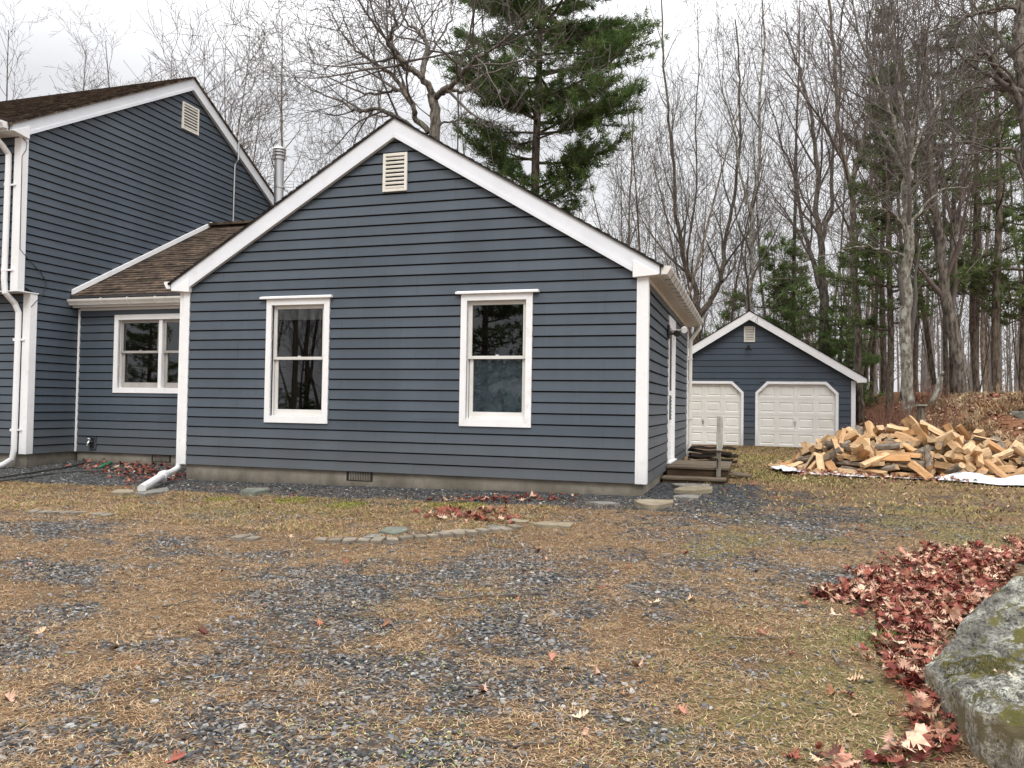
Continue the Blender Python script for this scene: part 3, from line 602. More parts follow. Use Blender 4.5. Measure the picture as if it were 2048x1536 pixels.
fl = b.build('flue', M['steel'], house, smooth=False)
b = MB(); zt = pt[2]
b.tube([(pt[0], 16.6, zt - 0.30), (pt[0], 16.6, zt - 0.24)], r * 1.3, 20); b.tube([(pt[0], 16.6, zt - 0.20), (pt[0], 16.6, zt - 0.16)], r * 1.38, 20); b.tube([(pt[0], 16.6, zt - 0.12), (pt[0], 16.6, zt - 0.085)], r * 1.38, 20); b.tube([(pt[0], 16.6, zt - 0.05), (pt[0], 16.6, zt)], [r * 1.42, r * 1.2], 20); b.tube([(pt[0], 16.6, zt - 0.3), (pt[0], 16.6, zt - 0.04)], r * 0.9, 16)
b.build('flue_cap', M['steel'], fl)

# ------------------------------------------------------------------ garage
G = 27.0
ga = empty('garage', (0, 0, 0), 'detached slate blue two door garage with cream panel doors and white rakes', 'garage')
def gp(x, y): p = onY(x, y, G); return p[0], p[2]
gpx, gpz = -0.152, 4.375; gsl = (4.375 - 2.19) / 3.52
g0 = -0.06
def zg(x): return gpz - gsl * abs(x - gpx)
d1x0, d1x1, dz1, ch = 0.048, 2.576, 2.09, 0.36       # right door trim outer
d0x1 = -0.32; d0x0 = d0x1 - 2.528; GW = 3.20
b = MB()
lapped(b, (0, G, 0), (1, 0, 0), (0, 0, 1), (0, -1, 0), g0 + 0.05, 4.30, 0.20, 0.02,
       lambda v: (max(gpx - GW, gpx - (4.18 - v) / gsl) if v > 2.0 else gpx - GW, min(gpx + GW, gpx + (4.18 - v) / gsl) if v > 2.0 else gpx + GW),
       [(d1x0 + 0.02, d1x1 - 0.02, -1, dz1 - ch), (d0x0 + 0.02, d0x1 - 0.02, -1, dz1 - ch), (d1x0 + 0.16, d1x1 - 0.16, dz1 - ch, dz1 - 0.02), (d0x0 + 0.16, d0x1 - 0.16, dz1 - ch, dz1 - 0.02)], lambda k: [(-2.1,), (1.4,), (0.6,), (-0.9,)][k % 4], 0.001)
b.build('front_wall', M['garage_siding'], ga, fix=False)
b = MB(); lapped(b, (gpx + GW, 0, 0), (0, 1, 0), (0, 0, 1), (1, 0, 0), g0 + 0.05, 2.15, 0.20, 0.02, lambda v: (G + 0.05, G + 5.5)); lapped(b, (gpx - GW, 0, 0), (0, 1, 0), (0, 0, 1), (-1, 0, 0), g0 + 0.05, 2.15, 0.20, 0.02, lambda v: (G + 0.05, G + 5.5))
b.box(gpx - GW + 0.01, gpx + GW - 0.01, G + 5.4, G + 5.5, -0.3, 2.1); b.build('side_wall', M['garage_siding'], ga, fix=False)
bk = MB(); bk.prism([(gpx - GW + 0.02, 2.1), (gpx + GW - 0.02, 2.1), (gpx, 4.15)], 'y', G + 0.006, G + 0.03)
bk.box(gpx - GW + 0.02, d0x0 + 0.01, G + 0.006, G + 0.03, -0.3, 2.099); bk.box(d0x1 - 0.01, d1x0 + 0.01, G + 0.006, G + 0.03, -0.3, 2.099); bk.box(d1x1 - 0.01, gpx + GW - 0.02, G + 0.006, G + 0.03, -0.3, 2.099)
for a0, a1 in ((d1x0, d1x1), (d0x0, d0x1)):
    for q in (((a0 + .02, dz1), (a0 + .02, dz1 - ch), (a0 + ch, dz1)), ((a1 - .02, dz1), (a1 - ch, dz1), (a1 - .02, dz1 - ch))): bk.prism(list(q), 'y', G + 0.006, G + 0.031)
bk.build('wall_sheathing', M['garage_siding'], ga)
for s in (-1, 1):
    xe = gpx + s * 3.52
    o_ = MB(); o_.prism([(gpx, gpz - 0.27), (gpx, gpz), (xe, zg(xe)), (xe, zg(xe) - 0.12), (xe - s * 0.28, zg(xe) - 0.13), (xe - s * 0.28, zg(xe - s * 0.28) - 0.27)], 'y', G - 0.26, G - 0.22); o_.build('rake_board', M['trim'], ga)
    o_ = MB(); o_.prism([(gpx, gpz - 0.262), (gpx, gpz - 0.24), (xe, zg(xe) - 0.24 + 0.12), (xe, zg(xe) - 0.142)], 'y', G - 0.219, G - 0.0); o_.build('soffit', M['soffit'], ga)
    n2 = math.hypot(1, gsl); b = shingles('roof', None, G - 0.28, G + 5.7, np.array([xe + s * 0.03, 0, zg(xe) - 0.0]), np.array([0, 1, 0]), np.array([-s / n2, 0, gsl / n2]), np.array([s * gsl / n2, 0, 1 / n2]), 3.55 * n2)
    b.prism([(xe, zg(xe) + 0.001), (gpx, gpz + 0.001), (gpx, gpz + 0.022), (xe, zg(xe) + 0.022)], 'y', G - 0.28, G + 5.7); b.build('roof', M['roof'], ga, fix=False)
    xc = gpx + s * GW; o_ = MB(); o_.box(xc - s * 0.10, xc + s * 0.03, G - 0.03, G + 0.001, g0, 2.12); o_.box(xc + s * 0.001, xc + s * 0.0295, G + 0.002, G + 0.1, g0, 2.12); o_.build('corner_board', M['trim'], ga, bevel=0.004)
for a0, a1 in ((d0x0, d0x1), (d1x0, d1x1)):
    w = 0.085; yo = G - 0.045
    out = [(a0, g0), (a0, dz1 - ch), (a0 + ch, dz1), (a1 - ch, dz1), (a1, dz1 - ch), (a1, g0)]
    inn = [(a0 + w, g0), (a0 + w, dz1 - ch - w * 0.42), (a0 + ch + w * 0.42, dz1 - w), (a1 - ch - w * 0.42, dz1 - w), (a1 - w, dz1 - ch - w * 0.42), (a1 - w, g0)]
    b = MB()
    for i in range(5): b.prism([out[i], out[i + 1], inn[i + 1], inn[i]], 'y', yo - 0.001 * (i % 2), G + 0.05)
    dd = b.build('garage_door', M['trim'], ga)
    b = MB(); x0, x1 = a0 + w - 0.01, a1 - w + 0.01; z0, z1 = g0 + 0.015, dz1 - w + 0.02; hh = (z1 - z0) / 4; ww = (x1 - x0) / 4; yd = G + 0.06
    for i in range(4):
        zz = z0 + i * hh
        for j in range(4):
            xx = x0 + j * ww; mx, mz = 0.075 if True else 0, 0.095
            A = [(xx, zz + 0.004), (xx + ww, zz + 0.004), (xx + ww, zz + hh - 0.004), (xx, zz + hh - 0.004)]
            rects = []
            for (iy, yy) in ((mx, yd), (mx + 0.022, yd + 0.016), (mx + 0.034, yd + 0.016), (mx + 0.06, yd + 0.004)):
                e = iy; rects.append([(xx + e, yy, zz + e + 0.02), (xx + ww - e, yy, zz + e + 0.02), (xx + ww - e, yy, zz + hh - e - 0.02), (xx + e, yy, zz + hh - e - 0.02)])
            vs = [(p[0], yd, p[1]) for p in A] + [v for r_ in rects for v in r_]
            fs = []
            for k in range(4):
                for e in range(4): fs.append((k * 4 + e, k * 4 + (e + 1) % 4, k * 4 + 4 + (e + 1) % 4, k * 4 + 4 + e))
            fs.append((16, 17, 18, 19)); b.add(vs, fs)
        b.box(x0, x1, yd + 0.006, yd + 0.03, zz - 0.006, zz + 0.006)
    b.build('door_panels', M['gdoor'], dd, fix=False)
    b = MB(); xm = (a0 + a1) / 2 - 0.035; zm = z0 + hh * 1.5
    b.box(xm - 0.02, xm + 0.02, yd - 0.012, yd - 0.001, zm - 0.09, zm + 0.09); b.tube([(xm, yd - 0.012, zm + 0.04), (xm, yd - 0.045, zm + 0.04)], 0.012, 6); b.tube([(xm - 0.05, yd - 0.045, zm + 0.055), (xm + 0.05, yd - 0.045, zm + 0.035)], 0.011, 6); b.build('door_handle', M['steel'], dd)
    b = MB(); b.box(x0, x1, yd - 0.006, yd + 0.02, g0 - 0.03, g0 + 0.017); b.build('bottom_seal', M['black'], dd)
gable_vent('y', G - 0.012, -0.325, 0.022, 3.385, 3.895, ga)
b = MB(); b.box(-0.22, -0.13, G - 0.05, G - 0.01, 3.19, 3.29); b.tube([(-0.175, G - 0.05, 3.23), (-0.175, G - 0.16, 3.20)], 0.02, 8); b.tube([(-0.22, G - 0.16, 3.15), (-0.24, G - 0.22, 3.12)], 0.035, 8); b.tube([(-0.13, G - 0.16, 3.15), (-0.11, G - 0.22, 3.12)], 0.035, 8); b.build('flood_light', M['black'], ga)
# ------------------------------------------------------------------ ground cover fields (world space ellipses)
def ell(cx, cyy, rx, ry, w=1.0):
    p = onG(cx, cyy); d = np.dot(p - CAM, FW); q = onG(cx, cyy - ry); q2 = onG(cx, min(cyy + ry, 1700))
    b = 0.5 * np.linalg.norm(q[:2] - q2[:2]); return (p[0], p[1], max(0.05, rx * d / F), max(0.05, b), w)
GRAV = [ell(*e) for e in [(85, 1056, 150, 17), (360, 1092, 90, 16), (95, 1142, 110, 20), (35, 1130, 60, 15), (640, 1145, 115, 24), (575, 1112, 90, 14), (690, 1205, 110, 26), (740, 1250, 80, 30),
    (1010, 1125, 130, 22), (900, 1150, 100, 22), (70, 1245, 110, 32), (40, 1300, 80, 26), (130, 1390, 90, 42), (40, 1470, 120, 36), (250, 1480, 150, 50, .7), (560, 1440, 200, 60), (760, 1400, 200, 70, .9), (700, 1330, 140, 36, .8), (820, 1500, 260, 60, .9),
    (1150, 1210, 200, 32), (980, 1255, 120, 26), (1330, 1220, 80, 22), (1000, 1310, 120, 40, .6), (1200, 1400, 250, 100, .42), (1250, 1500, 250, 60, .5), (430, 1360, 60, 18, .6), (470, 1250, 70, 12, .7), (900, 1205, 60, 20, .6), (320, 1290, 70, 16, .5), (1500, 1190, 110, 26, .55), (1420, 1130, 130, 26, .6), (1680, 1150, 90, 24, .4), (1450, 1330, 140, 50, .3),
    (620, 1430, 430, 140, .62), (900, 1310, 330, 90, .6), (1230, 1160, 330, 55, .62), (690, 1185, 200, 70, .8), (1560, 1020, 330, 45, .62), (300, 1330, 240, 60, .45),
    (1560, 995, 170, 26, .8), (1750, 1000, 160, 24, .6), (1480, 1040, 120, 24, .55), (1330, 1050, 120, 26, .7), (1900, 1010, 100, 20, .3)]]
GREEN = [ell(*e) for e in [(460, 1020, 120, 14), (640, 1015, 120, 16), (300, 1020, 60, 10, .5), (860, 1015, 90, 9, .8), (1480, 1080, 90, 14, .8), (1420, 1105, 60, 14, .6), (1560, 950, 110, 16, .9), (1500, 915, 110, 10, .9), (1880, 1030, 150, 26, .6), (1980, 1080, 90, 24, .8),
    (1700, 1290, 90, 30, .9), (1660, 1370, 120, 50, .8), (1600, 1460, 150, 60, .8), (1740, 1470, 110, 50, .9), (1480, 1400, 160, 70, .5), (1400, 1270, 90, 30, .5), (1300, 1460, 200, 80, .35), (1800, 1330, 60, 40, .6), (1620, 1080, 70, 14, .5), (320, 1390, 20, 8, .8), (770, 1035, 140, 12, .4)]]
MOSS = [ell(*e) for e in [(585, 1003, 42, 6), (690, 1012, 40, 7), (910, 1012, 60, 6), (445, 998, 40, 5, .7), (265, 1018, 24, 8)]]
RED = [ell(*e) for e in [(930, 1035, 90, 16), (1000, 1000, 130, 6), (860, 1045, 60, 10), (270, 945, 70, 8), (330, 955, 60, 14, .6), (240, 932, 80, 8, .5), (1310, 985, 40, 10, .7)]]
DRIFT_PX = [(1640, 1195), (1690, 1160), (1730, 1130), (1830, 1118), (1960, 1098), (2060, 1085), (2060, 1118), (1985, 1150), (1925, 1215), (1880, 1290), (1850, 1350), (1860, 1400), (1905, 1450), (1950, 1530), (1990, 1590), (1690, 1590), (1700, 1520), (1840, 1490), (1770, 1440), (1790, 1400), (1760, 1300), (1800, 1275), (1690, 1228)]
DRIFT = np.array([onG(x, y)[:2] for x, y in DRIFT_PX])
def field(E, x, y):
    """soft ellipses aligned with the view azimuth of the drive"""
    out = np.zeros_like(np.asarray(x, float)); c, s = math.cos(YAW), math.sin(YAW)
    for X, Y, a, b, *w in E:
        dx, dy = x - X, y - Y; u = dx * c + dy * s; v = -dx * s + dy * c
        out = np.maximum(out, w[0] * np.clip(1.45 - np.sqrt((u / a) ** 2 + (v / b) ** 2), 0, 1))
    return out
def inpoly(P, x, y):
    x = np.asarray(x, float); y = np.asarray(y, float); r = np.zeros(x.shape, bool); j = len(P) - 1
    for i in range(len(P)):
        xi, yi = P[i]; xj, yj = P[j]
        r ^= ((yi > y) != (yj > y)) & (x < (xj - xi) * (y - yi) / (yj - yi + 1e-12) + xi); j = i
    return r
def gravel_w(x, y):
    n = fbm(x * 1.1 + 0.5 * y, y * 2.0, 5) - 0.47; n2 = fbm(x * 6, y * 10, 4) - 0.46
    g = 0.58 * field(GRAV, x, y) + 1.1 * n + 0.9 * n2 + 0.16 * sstep(5.6, 3.2, y) * sstep(2.0, -1.0, x) + 0.06
    # dark bed along the foundations
    bed = sstep(9.15, 9.5, y + 0.25 * n) * (x > -8.7) * (x < -1.0) * (y < 10.5)
    bed2 = sstep(9.35, 9.7, y + 0.3 * n) * (x <= -8.5) * (x > -22)
    bed3 = sstep(1.2, 0.5, np.abs(x + 0.75)) * (y > 9.3) * (y < 12.6)
    g = np.maximum(g, np.maximum(np.maximum(bed, bed2), bed3) * 1.1 + 0.5 * n2)
    return sstep(0.05, 0.86, g)
def green_w(x, y):
    n = fbm(x * 2.1 + 40, y * 2.6, 4) - 0.47
    return sstep(0.25, 0.85, field(GREEN, x, y) + 1.0 * n + 0.30 * sstep(-2.2, 0.6, x + 0.12 * (y - 4)) * (y < 9.6) * (y > -5))
def moss_w(x, y): return sstep(0.3, 0.6, field(MOSS, x, y) + 0.8 * (fbm(x * 5, y * 5 + 9, 3) - 0.47))

def axis(segs):
    out = []
    for a, b, s in segs: out += list(np.arange(a, b, s))
    return np.array(out + [segs[-1][1]])
gx = axis([(-400, -60, 40), (-60, -14, 2.5), (-14, -10, 0.2), (-10, 5.5, 0.045), (5.5, 16, 0.3), (16, 60, 3), (60, 400, 40)])
gy = axis([(-60, -4, 4), (-4, 2.4, 0.4), (2.4, 10.5, 0.045), (10.5, 30, 0.16), (30, 60, 1.5), (60, 500, 25)])
X, Y = np.meshgrid(gx, gy); Zg = gz(X, Y)
near = (Y > 2.4) & (Y < 10.5) & (X > -12) & (X < 6)
Zg = Zg + near * (0.016 * (fbm(X * 16, Y * 16, 3) - 0.45))
nx, ny = len(gx), len(gy); i = np.arange(ny - 1)[:, None] * nx; j = np.arange(nx - 1)[None]
Fq = np.stack([i + j, i + j + 1, i + nx + j + 1, i + nx + j], -1).reshape(-1, 4)
gw = gravel_w(X, Y); gr = np.maximum(green_w(X, Y), moss_w(X, Y)); lit = np.clip(sstep(1.8, 4.5, X) * sstep(16.5, 19, Y) + sstep(28, 31, Y) + (X < -22), 0, 1)
lit = np.maximum(lit, inpoly(DRIFT, X, Y) * 0.35)
m, t, N, L, b = nt('yard_ground')
sep = N.new('ShaderNodeSeparateColor'); L.new(attr(N), sep.inputs[0])
v = geopos(N, L)
straw = ramp(N, L, tex_noise(N, L, geopos(N, L, (1, 1.6, 1)), 95, 6, 0.8), [(0.40, (0.030, 0.020, 0.013)), (0.5, (0.14, 0.092, 0.053)), (0.62, (0.38, 0.27, 0.165))])
big = ramp(N, L, tex_noise(N, L, v, 1.1, 4), [(0.35, (0.72, 0.66, 0.62)), (0.65, (1.08, 1.05, 1.0))]); straw = mix(N, L, 1.0, straw, big, 'MULTIPLY')
vor = N.new('ShaderNodeTexVoronoi'); vor.inputs['Scale'].default_value = 34; L.new(v, vor.inputs['Vector'])
bwv = N.new('ShaderNodeSeparateColor'); L.new(vor.outputs['Color'], bwv.inputs[0])
grv = ramp(N, L, bwv.outputs[0], [(0.0, (0.02, 0.021, 0.022)), (0.5, (0.06, 0.062, 0.066)), (1.0, (0.16, 0.163, 0.168))])
dk = ramp(N, L, vor.outputs['Distance'], [(0.25, (1, 1, 1)), (0.75, (0.35, 0.35, 0.35))]); grv = mix(N, L, 1.0, grv, dk, 'MULTIPLY')
grn = ramp(N, L, tex_noise(N, L, v, 80, 6, 0.78), [(0.36, (0.035, 0.032, 0.015)), (0.5, (0.125, 0.11, 0.045)), (0.64, (0.27, 0.225, 0.11))])
lt = ramp(N, L, tex_noise(N, L, v, 16, 6, 0.75), [(0.3, (0.07, 0.032, 0.018)), (0.5, (0.18, 0.085, 0.045)), (0.7, (0.33, 0.19, 0.11))])
c = mix(N, L, sep.outputs[0], straw, grv); c = mix(N, L, sep.outputs[1], c, grn); c = mix(N, L, sep.outputs[2], c, lt)
L.new(c, b.inputs['Base Color']); b.inputs['Roughness'].default_value = 0.95; b.inputs['Specular IOR Level'].default_value = 0.1
bump(N, L, b, tex_noise(N, L, v, 45, 6, 0.8), 0.7, 0.02); M['ground'] = m
go = np_mesh('ground', np.stack([X, Y, Zg], -1).reshape(-1, 3), [Fq], m, np.stack([gw * (1 - moss_w(X, Y)), gr * 0.85, lit], -1).reshape(-1, 3), None, True)
tag(go, 'yard ground of slate gravel, dry needles and thin grass', None, None, 'structure')
_zi = {}
def gzn(x, y):
    z = gz(x, y); nr = (y > 2.4) & (y < 10.5) & (x > -12) & (x < 6)
    return z + nr * (0.016 * (fbm(x * 16, y * 16, 3) - 0.45))

def sample(n, x0, x1, y0, y1, ynear=2.9, pw=1.0):
    """points in the drive, denser towards the street end"""
    u = rng.random(n); y = y0 + (y1 - y0) * u ** pw; x = x0 + (x1 - x0) * rng.random(n)
    return x, y
def inview(x, y, mgn=0.12):
    fx = (x * RT[0] + y * RT[1]); fd = (x * FW[0] + y * FW[1]); return (fd > 0.5) & (np.abs(fx / fd) < 1024 / F + mgn)

# slate chips
ang = np.linspace(0, 2 * np.pi, 6, endpoint=False) + np.array([0, .2, -.15, .1, -.2, .12]); rr = np.array([1, .8, 1.05, .85, 1.1, .75])
bv = np.concatenate([np.stack([rr * np.cos(ang) * 0.72, rr * np.sin(ang), np.full(6, -0.3)], -1), np.stack([0.86 * rr * np.cos(ang + .1) * 0.7, 0.88 * rr * np.sin(ang + .1), np.array([.28, .34, .3, .22, .26, .3])], -1)])
bf = [np.array([[6, 7, 8, 9, 10, 11]]), np.array([[k, (k + 1) % 6, 6 + (k + 1) % 6, 6 + k] for k in range(6)])]
x, y = sample(400000, -9.5, 4.6, 2.5, 10.3, pw=1.35); keep = inview(x, y); x, y = x[keep], y[keep]
w = gravel_w(x, y); keep = rng.random(len(x)) < np.where(y > 9.2, w * 0.6, np.maximum(w * 1.0, 0.07)) * (1 - 0.7 * moss_w(x, y)); x, y, w = x[keep], y[keep], w[keep]
x2, y2 = sample(26000, -13, -8.3, 9.4, 11.8); k2 = gravel_w(x2, y2) > 0.5; x, y = np.concatenate([x, x2[k2]]), np.concatenate([y, y2[k2]])
k = len(x); s = np.exp(rng.normal(-4.84, 0.42, k)) * (1 + 0.04 * y); s = np.clip(s, 0.005, 0.026)
pos = np.stack([x, y, gzn(x, y) + s * 0.28], -1); R = rots(rng.random(k) * 6.28, np.abs(rng.normal(0, 0.28, k)), rng.random(k) * 6.28)
V_, F_ = instances(bv, bf, pos, R, np.stack([s, s, s * rng.uniform(0.3, 0.65, k)], -1))
tone = 0.028 + 0.20 * rng.random(k) ** 2.0 * np.where(y > 9.1, 0.5, 1.0); warm = rng.random(k)
colr = np.stack([tone * (0.96 + 0.1 * warm), tone * (1.0 + 0.01 * warm), tone * (1.06 - 0.14 * warm)], -1); pal = rng.random(k) < 0.03; colr[pal] = (0.34, 0.33, 0.31)
o = np_mesh('gravel', V_, F_, M['stone_attr'], np.repeat(colr, 12, 0)); tag(o, 'loose grey slate gravel scattered over the drive', 'gravel', None, 'stuff')

# dry needles and dead grass lying flat
def blades(name, x, y, length, width, tilt_mu, cols, label, cat, lift=0.004, curve=0.3):
    k = len(x); yaw = rng.random(k) * 6.28; til = np.abs(rng.normal(tilt_mu, 0.18, k)); ln = length * rng.uniform(0.55, 1.4, k); wd = width * rng.uniform(0.7, 1.3, k)
    d = np.stack([np.cos(yaw) * np.cos(til), np.sin(yaw) * np.cos(til), np.sin(til)], -1); sd = np.stack([-np.sin(yaw), np.cos(yaw), np.zeros(k)], -1)
    bend = np.stack([-np.sin(yaw), np.cos(yaw), np.zeros(k)], -1) * (rng.normal(0, curve, k) * ln)[:, None]
    p = np.stack([x, y, gzn(x, y) + lift + rng.random(k) * lift], -1); mid = p + d * (ln * 0.55)[:, None] + bend * 0.5; end = p + d * ln[:, None] + bend * 0.2 - np.array([0, 0, 1]) * (np.sin(til) * ln * 0.25)[:, None]
    V_ = np.stack([p - sd * wd[:, None] / 2, p + sd * wd[:, None] / 2, mid + sd * wd[:, None] / 2, mid - sd * wd[:, None] / 2, end], 1).reshape(-1, 3)
    o5 = np.arange(k)[:, None] * 5
    c = np.asarray(cols)[rng.integers(0, len(cols), k)] * rng.uniform(0.62, 1.3, k)[:, None]
    o = np_mesh(name, V_, [o5 + np.array([[0, 1, 2, 3]]), o5 + np.array([[3, 2, 4]])], M['straw'], np.repeat(c, 5, 0)); return tag(o, label, cat, None, 'stuff')
x, y = sample(900000, -9.5, 4.4, 2.5, 10.0, pw=1.5); kp = inview(x, y); x, y = x[kp], y[kp]
w = gravel_w(x, y); kp = rng.random(len(x)) < (1 - 0.80 * w) * (1 - 0.35 * green_w(x, y)) * (0.4 + 1.0 * sstep(0.35, 0.6, fbm(x * 3, y * 4, 3))) * (0.75 + .25 * (y > 5)); x, y = x[kp], y[kp]
STRAW = [(0.37, 0.25, 0.14), (0.29, 0.175, 0.092), (0.47, 0.345, 0.21), (0.20, 0.11, 0.058), (0.35, 0.21, 0.115), (0.42, 0.29, 0.17), (0.11, 0.062, 0.036), (0.55, 0.43, 0.28)]
blades('dry_needles', x, y, 0.040, 0.0027, 0.14, STRAW, 'tan dry pine needles and dead grass lying over the drive', 'dry needles')
# upright thin lawn
x, y = sample(70000, -9.5, 4.4, 2.6, 9.6, pw=1.1); kp = inview(x, y); x, y = x[kp], y[kp]; kp = rng.random(len(x)) < green_w(x, y) * 0.9 * (1 - moss_w(x, y)); x, y = x[kp], y[kp]
blades('lawn_grass', x, y, 0.045, 0.0035, 0.75, [(0.12, 0.14, 0.035), (0.19, 0.18, 0.06), (0.26, 0.22, 0.10), (0.16, 0.17, 0.05), (0.30, 0.22, 0.12)], 'thin olive lawn grass in patches', 'grass')
x = rng.uniform(-11, -2.2, 60000); y = rng.uniform(6.9, 9.5, 60000); edge = 7.0 + 0.1 * (x + 3.5) ** 2 * 0.12
kp = (y > edge) & (rng.random(60000) < (0.25 + 1.2 * sstep(.38, .56, fbm(x * 2.2, y * 3, 3))) * (1 - gravel_w(x, y))); x, y = x[kp], y[kp]
blades('dry_lawn', x, y, 0.05, 0.0045, 0.45, [(0.36, 0.21, 0.115), (0.45, 0.30, 0.175), (0.24, 0.135, 0.07), (0.21, 0.20, 0.07), (0.42, 0.23, 0.125), (0.48, 0.36, 0.22), (0.17, 0.18, 0.06), (0.26, 0.26, 0.085)], 'rusty dead lawn strip in front of the house', 'grass')
x = rng.uniform(-0.8, 4.2, 46000); y = rng.uniform(9.8, 26.5, 46000); kp = inview(x, y) & (rng.random(46000) < (0.35 + 0.6 * green_w(x, y)) * (1 - 0.7 * gravel_w(x, y))); x, y = x[kp], y[kp]
blades('yard_grass', x, y, 0.075, 0.011, 0.5, [(0.16, 0.15, 0.045), (0.27, 0.2, 0.09), (0.33, 0.22, 0.11), (0.2, 0.17, 0.06)], 'short patchy grass between the house and the garage', 'grass')
p_ = onG(1772, 1283); x = rng.normal(p_[0], .07, 260); y = rng.normal(p_[1], .06, 260)
blades('grass_tuft', x, y, 0.075, 0.004, 0.9, [(0.08, 0.17, 0.03), (0.12, 0.21, 0.045), (0.06, 0.13, 0.025)], 'bright green grass tuft at the left edge of the leaf drift', 'grass')
# small pale green weeds in the drive
x, y = sample(16000, -6, 3, 2.6, 6.5, pw=1.4); kp = rng.random(len(x)) < (0.1 + 0.9 * sstep(0.45, 0.62, fbm(x * 1.3 + 5, y * 1.3, 3)) * sstep(-3.2, -0.8, x + 0.25 * (y - 3))); x, y = x[kp], y[kp]
k = len(x); lv = np.array([[0, 0, 0], [0.5, 0.35, 0.1], [1.1, 0, 0.02], [0.5, -0.35, 0.1]]); pos = np.stack([x, y, gzn(x, y) + 0.008], -1)
pos = np.concatenate([pos + np.stack([rng.normal(0, .012, k), rng.normal(0, .012, k), np.zeros(k)], -1) for _ in range(2)]); k = len(pos)
V_, F_ = instances(lv, [np.array([[0, 1, 2, 3]])], pos, rots(rng.random(k) * 6.28, np.abs(rng.normal(0.2, 0.3, k)), rng.random(k) * 6.28), rng.uniform(0.008, 0.017, k))
c = np.asarray([(0.30, 0.31, 0.09), (0.22, 0.27, 0.07), (0.38, 0.35, 0.14), (0.17, 0.24, 0.06), (0.42, 0.38, 0.17)])[rng.integers(0, 5, k)]
tag(np_mesh('ground_weeds', V_, F_, M['leaf'], np.repeat(c, 4, 0)), 'tiny pale green weeds sprouting through the gravel', 'weeds', None, 'stuff')
# moss cushions near the wall and between stones
x = rng.uniform(-9, -2, 40000); y = rng.uniform(8.3, 9.9, 40000); kp = moss_w(x, y) > 0.4; x, y = x[kp], y[kp]
blades('moss', x, y, 0.022, 0.006, 1.0, [(0.20, 0.22, 0.03), (0.27, 0.27, 0.05), (0.14, 0.17, 0.03)], 'bright yellow green moss patches by the gravel bed', 'moss')

# ------------------------------------------------------------------ oak leaves
LT = np.array([0, .12, .2, .3, .38, .46, .55, .63, .72, .8, .88, .95, 1.0]); LW = np.array([.012, .05, .13, .05, .27, .10, .36, .12, .30, .10, .17, .06, .0])
def leaf_base(curl=0.5, bend=0.25, seed=0):
    r = np.random.default_rng(seed); sweep = np.array([0, .02, .05, 0, .09, 0, .1, 0, .1, 0, .06, 0, 0]); vs = []
    for tt, ww, sw in zip(LT, LW, sweep):
        for sgn in (-1, 0, 1):
            w2 = sgn * ww * r.uniform(0.85, 1.15); yy = tt + abs(sgn) * sw
            vs.append((w2, yy - 0.5, curl * w2 * w2 * 1.8 + bend * (yy - 0.5) ** 2 + 0.05 * math.sin(9 * yy + 4 * w2 + seed)))
    vs.append((0.012, -0.72, bend * 0.4)); vs.append((-0.012, -0.72, bend * 0.4))
    f = [(k * 3 + a, k * 3 + a + 1, k * 3 + a + 4, k * 3 + a + 3) for k in range(len(LT) - 1) for a in (0, 1)]
    f.append((0, 2, len(vs) - 2, len(vs) - 1)); return np.array(vs), [np.array(f)]
LCOL = np.array([(0.185, 0.042, 0.030), (0.12, 0.026, 0.022), (0.25, 0.070, 0.046), (0.46, 0.275, 0.195), (0.45, 0.315, 0.20), (0.58, 0.44, 0.31), (0.22, 0.105, 0.055), (0.30, 0.115, 0.07), (0.085, 0.032, 0.022), (0.36, 0.17, 0.115)])
def leaf_stuff(name, x, y, size, z0, zr, tilt, pr, label, cat='leaves', zfun=None):
    k = len(x); Vs, Fs, Cs, n = [], [], [], 0; var = rng.integers(0, 5, k)
    for q in range(5):
        mk = var == q; kk = int(mk.sum())
        if not kk: continue
        bv_, bf_ = leaf_base([0.9, -0.6, 1.6, 0.3, -1.2][q], [0.5, 0.8, -0.4, 1.1, 0.3][q], q)
        pos = np.stack([x[mk], y[mk], (zfun or gzn)(x[mk], y[mk]) + z0 + zr * rng.random(kk)], -1)
        V_, F_ = instances(bv_, bf_, pos, rots(rng.random(kk) * 6.28, np.abs(rng.normal(0, tilt, kk)), rng.random(kk) * 6.28), size * rng.uniform(0.65, 1.25, kk))
        Vs.append(V_); Fs.append(F_[0] + n); n += len(V_); c = LCOL[rng.choice(10, kk, p=pr)] * rng.uniform(0.75, 1.2, kk)[:, None]; Cs.append(np.repeat(c, len(bv_), 0))
    return tag(np_mesh(name, np.concatenate(Vs), [np.concatenate(Fs)], M['leaf'], np.concatenate(Cs)), label, cat, None, 'stuff')
PR_RED = [.20, .11, .14, .15, .07, .07, .06, .08, .03, .09]; PR_MIX = [.14, .08, .13, .1, .12, .08, .15, .1, .06, .04]
lo, hi = DRIFT.min(0), DRIFT.max(0); x = rng.uniform(lo[0] - .2, hi[0], 12000); y = rng.uniform(max(2.7, lo[1]), hi[1], 12000)
kp = inpoly(DRIFT, x + 0.14 * (fbm(x * 4, y * 4, 3) - .47) * 5, y + 0.3 * (fbm(x * 4 + 9, y * 4, 3) - .47) * 4) & (rng.random(12000) < (0.3 + 0.7 * sstep(.30, .48, fbm(x * 2.6 + 3, y * 2.2, 4)))); x, y = x[kp][:4600], y[kp][:4600]
leaf_stuff('leaf_drift', x, y, 0.098, 0.006, 0.06, 0.46, PR_RED, 'drift of red oak leaves banked along the mossy boulder', 'leaves')
x = rng.uniform(-13, -1, 9000); y = rng.uniform(8.2, 11.9, 9000); kp = rng.random(9000) < 0.55 * np.clip(field(RED, x, y), 0, 1); x, y = x[kp], y[kp]
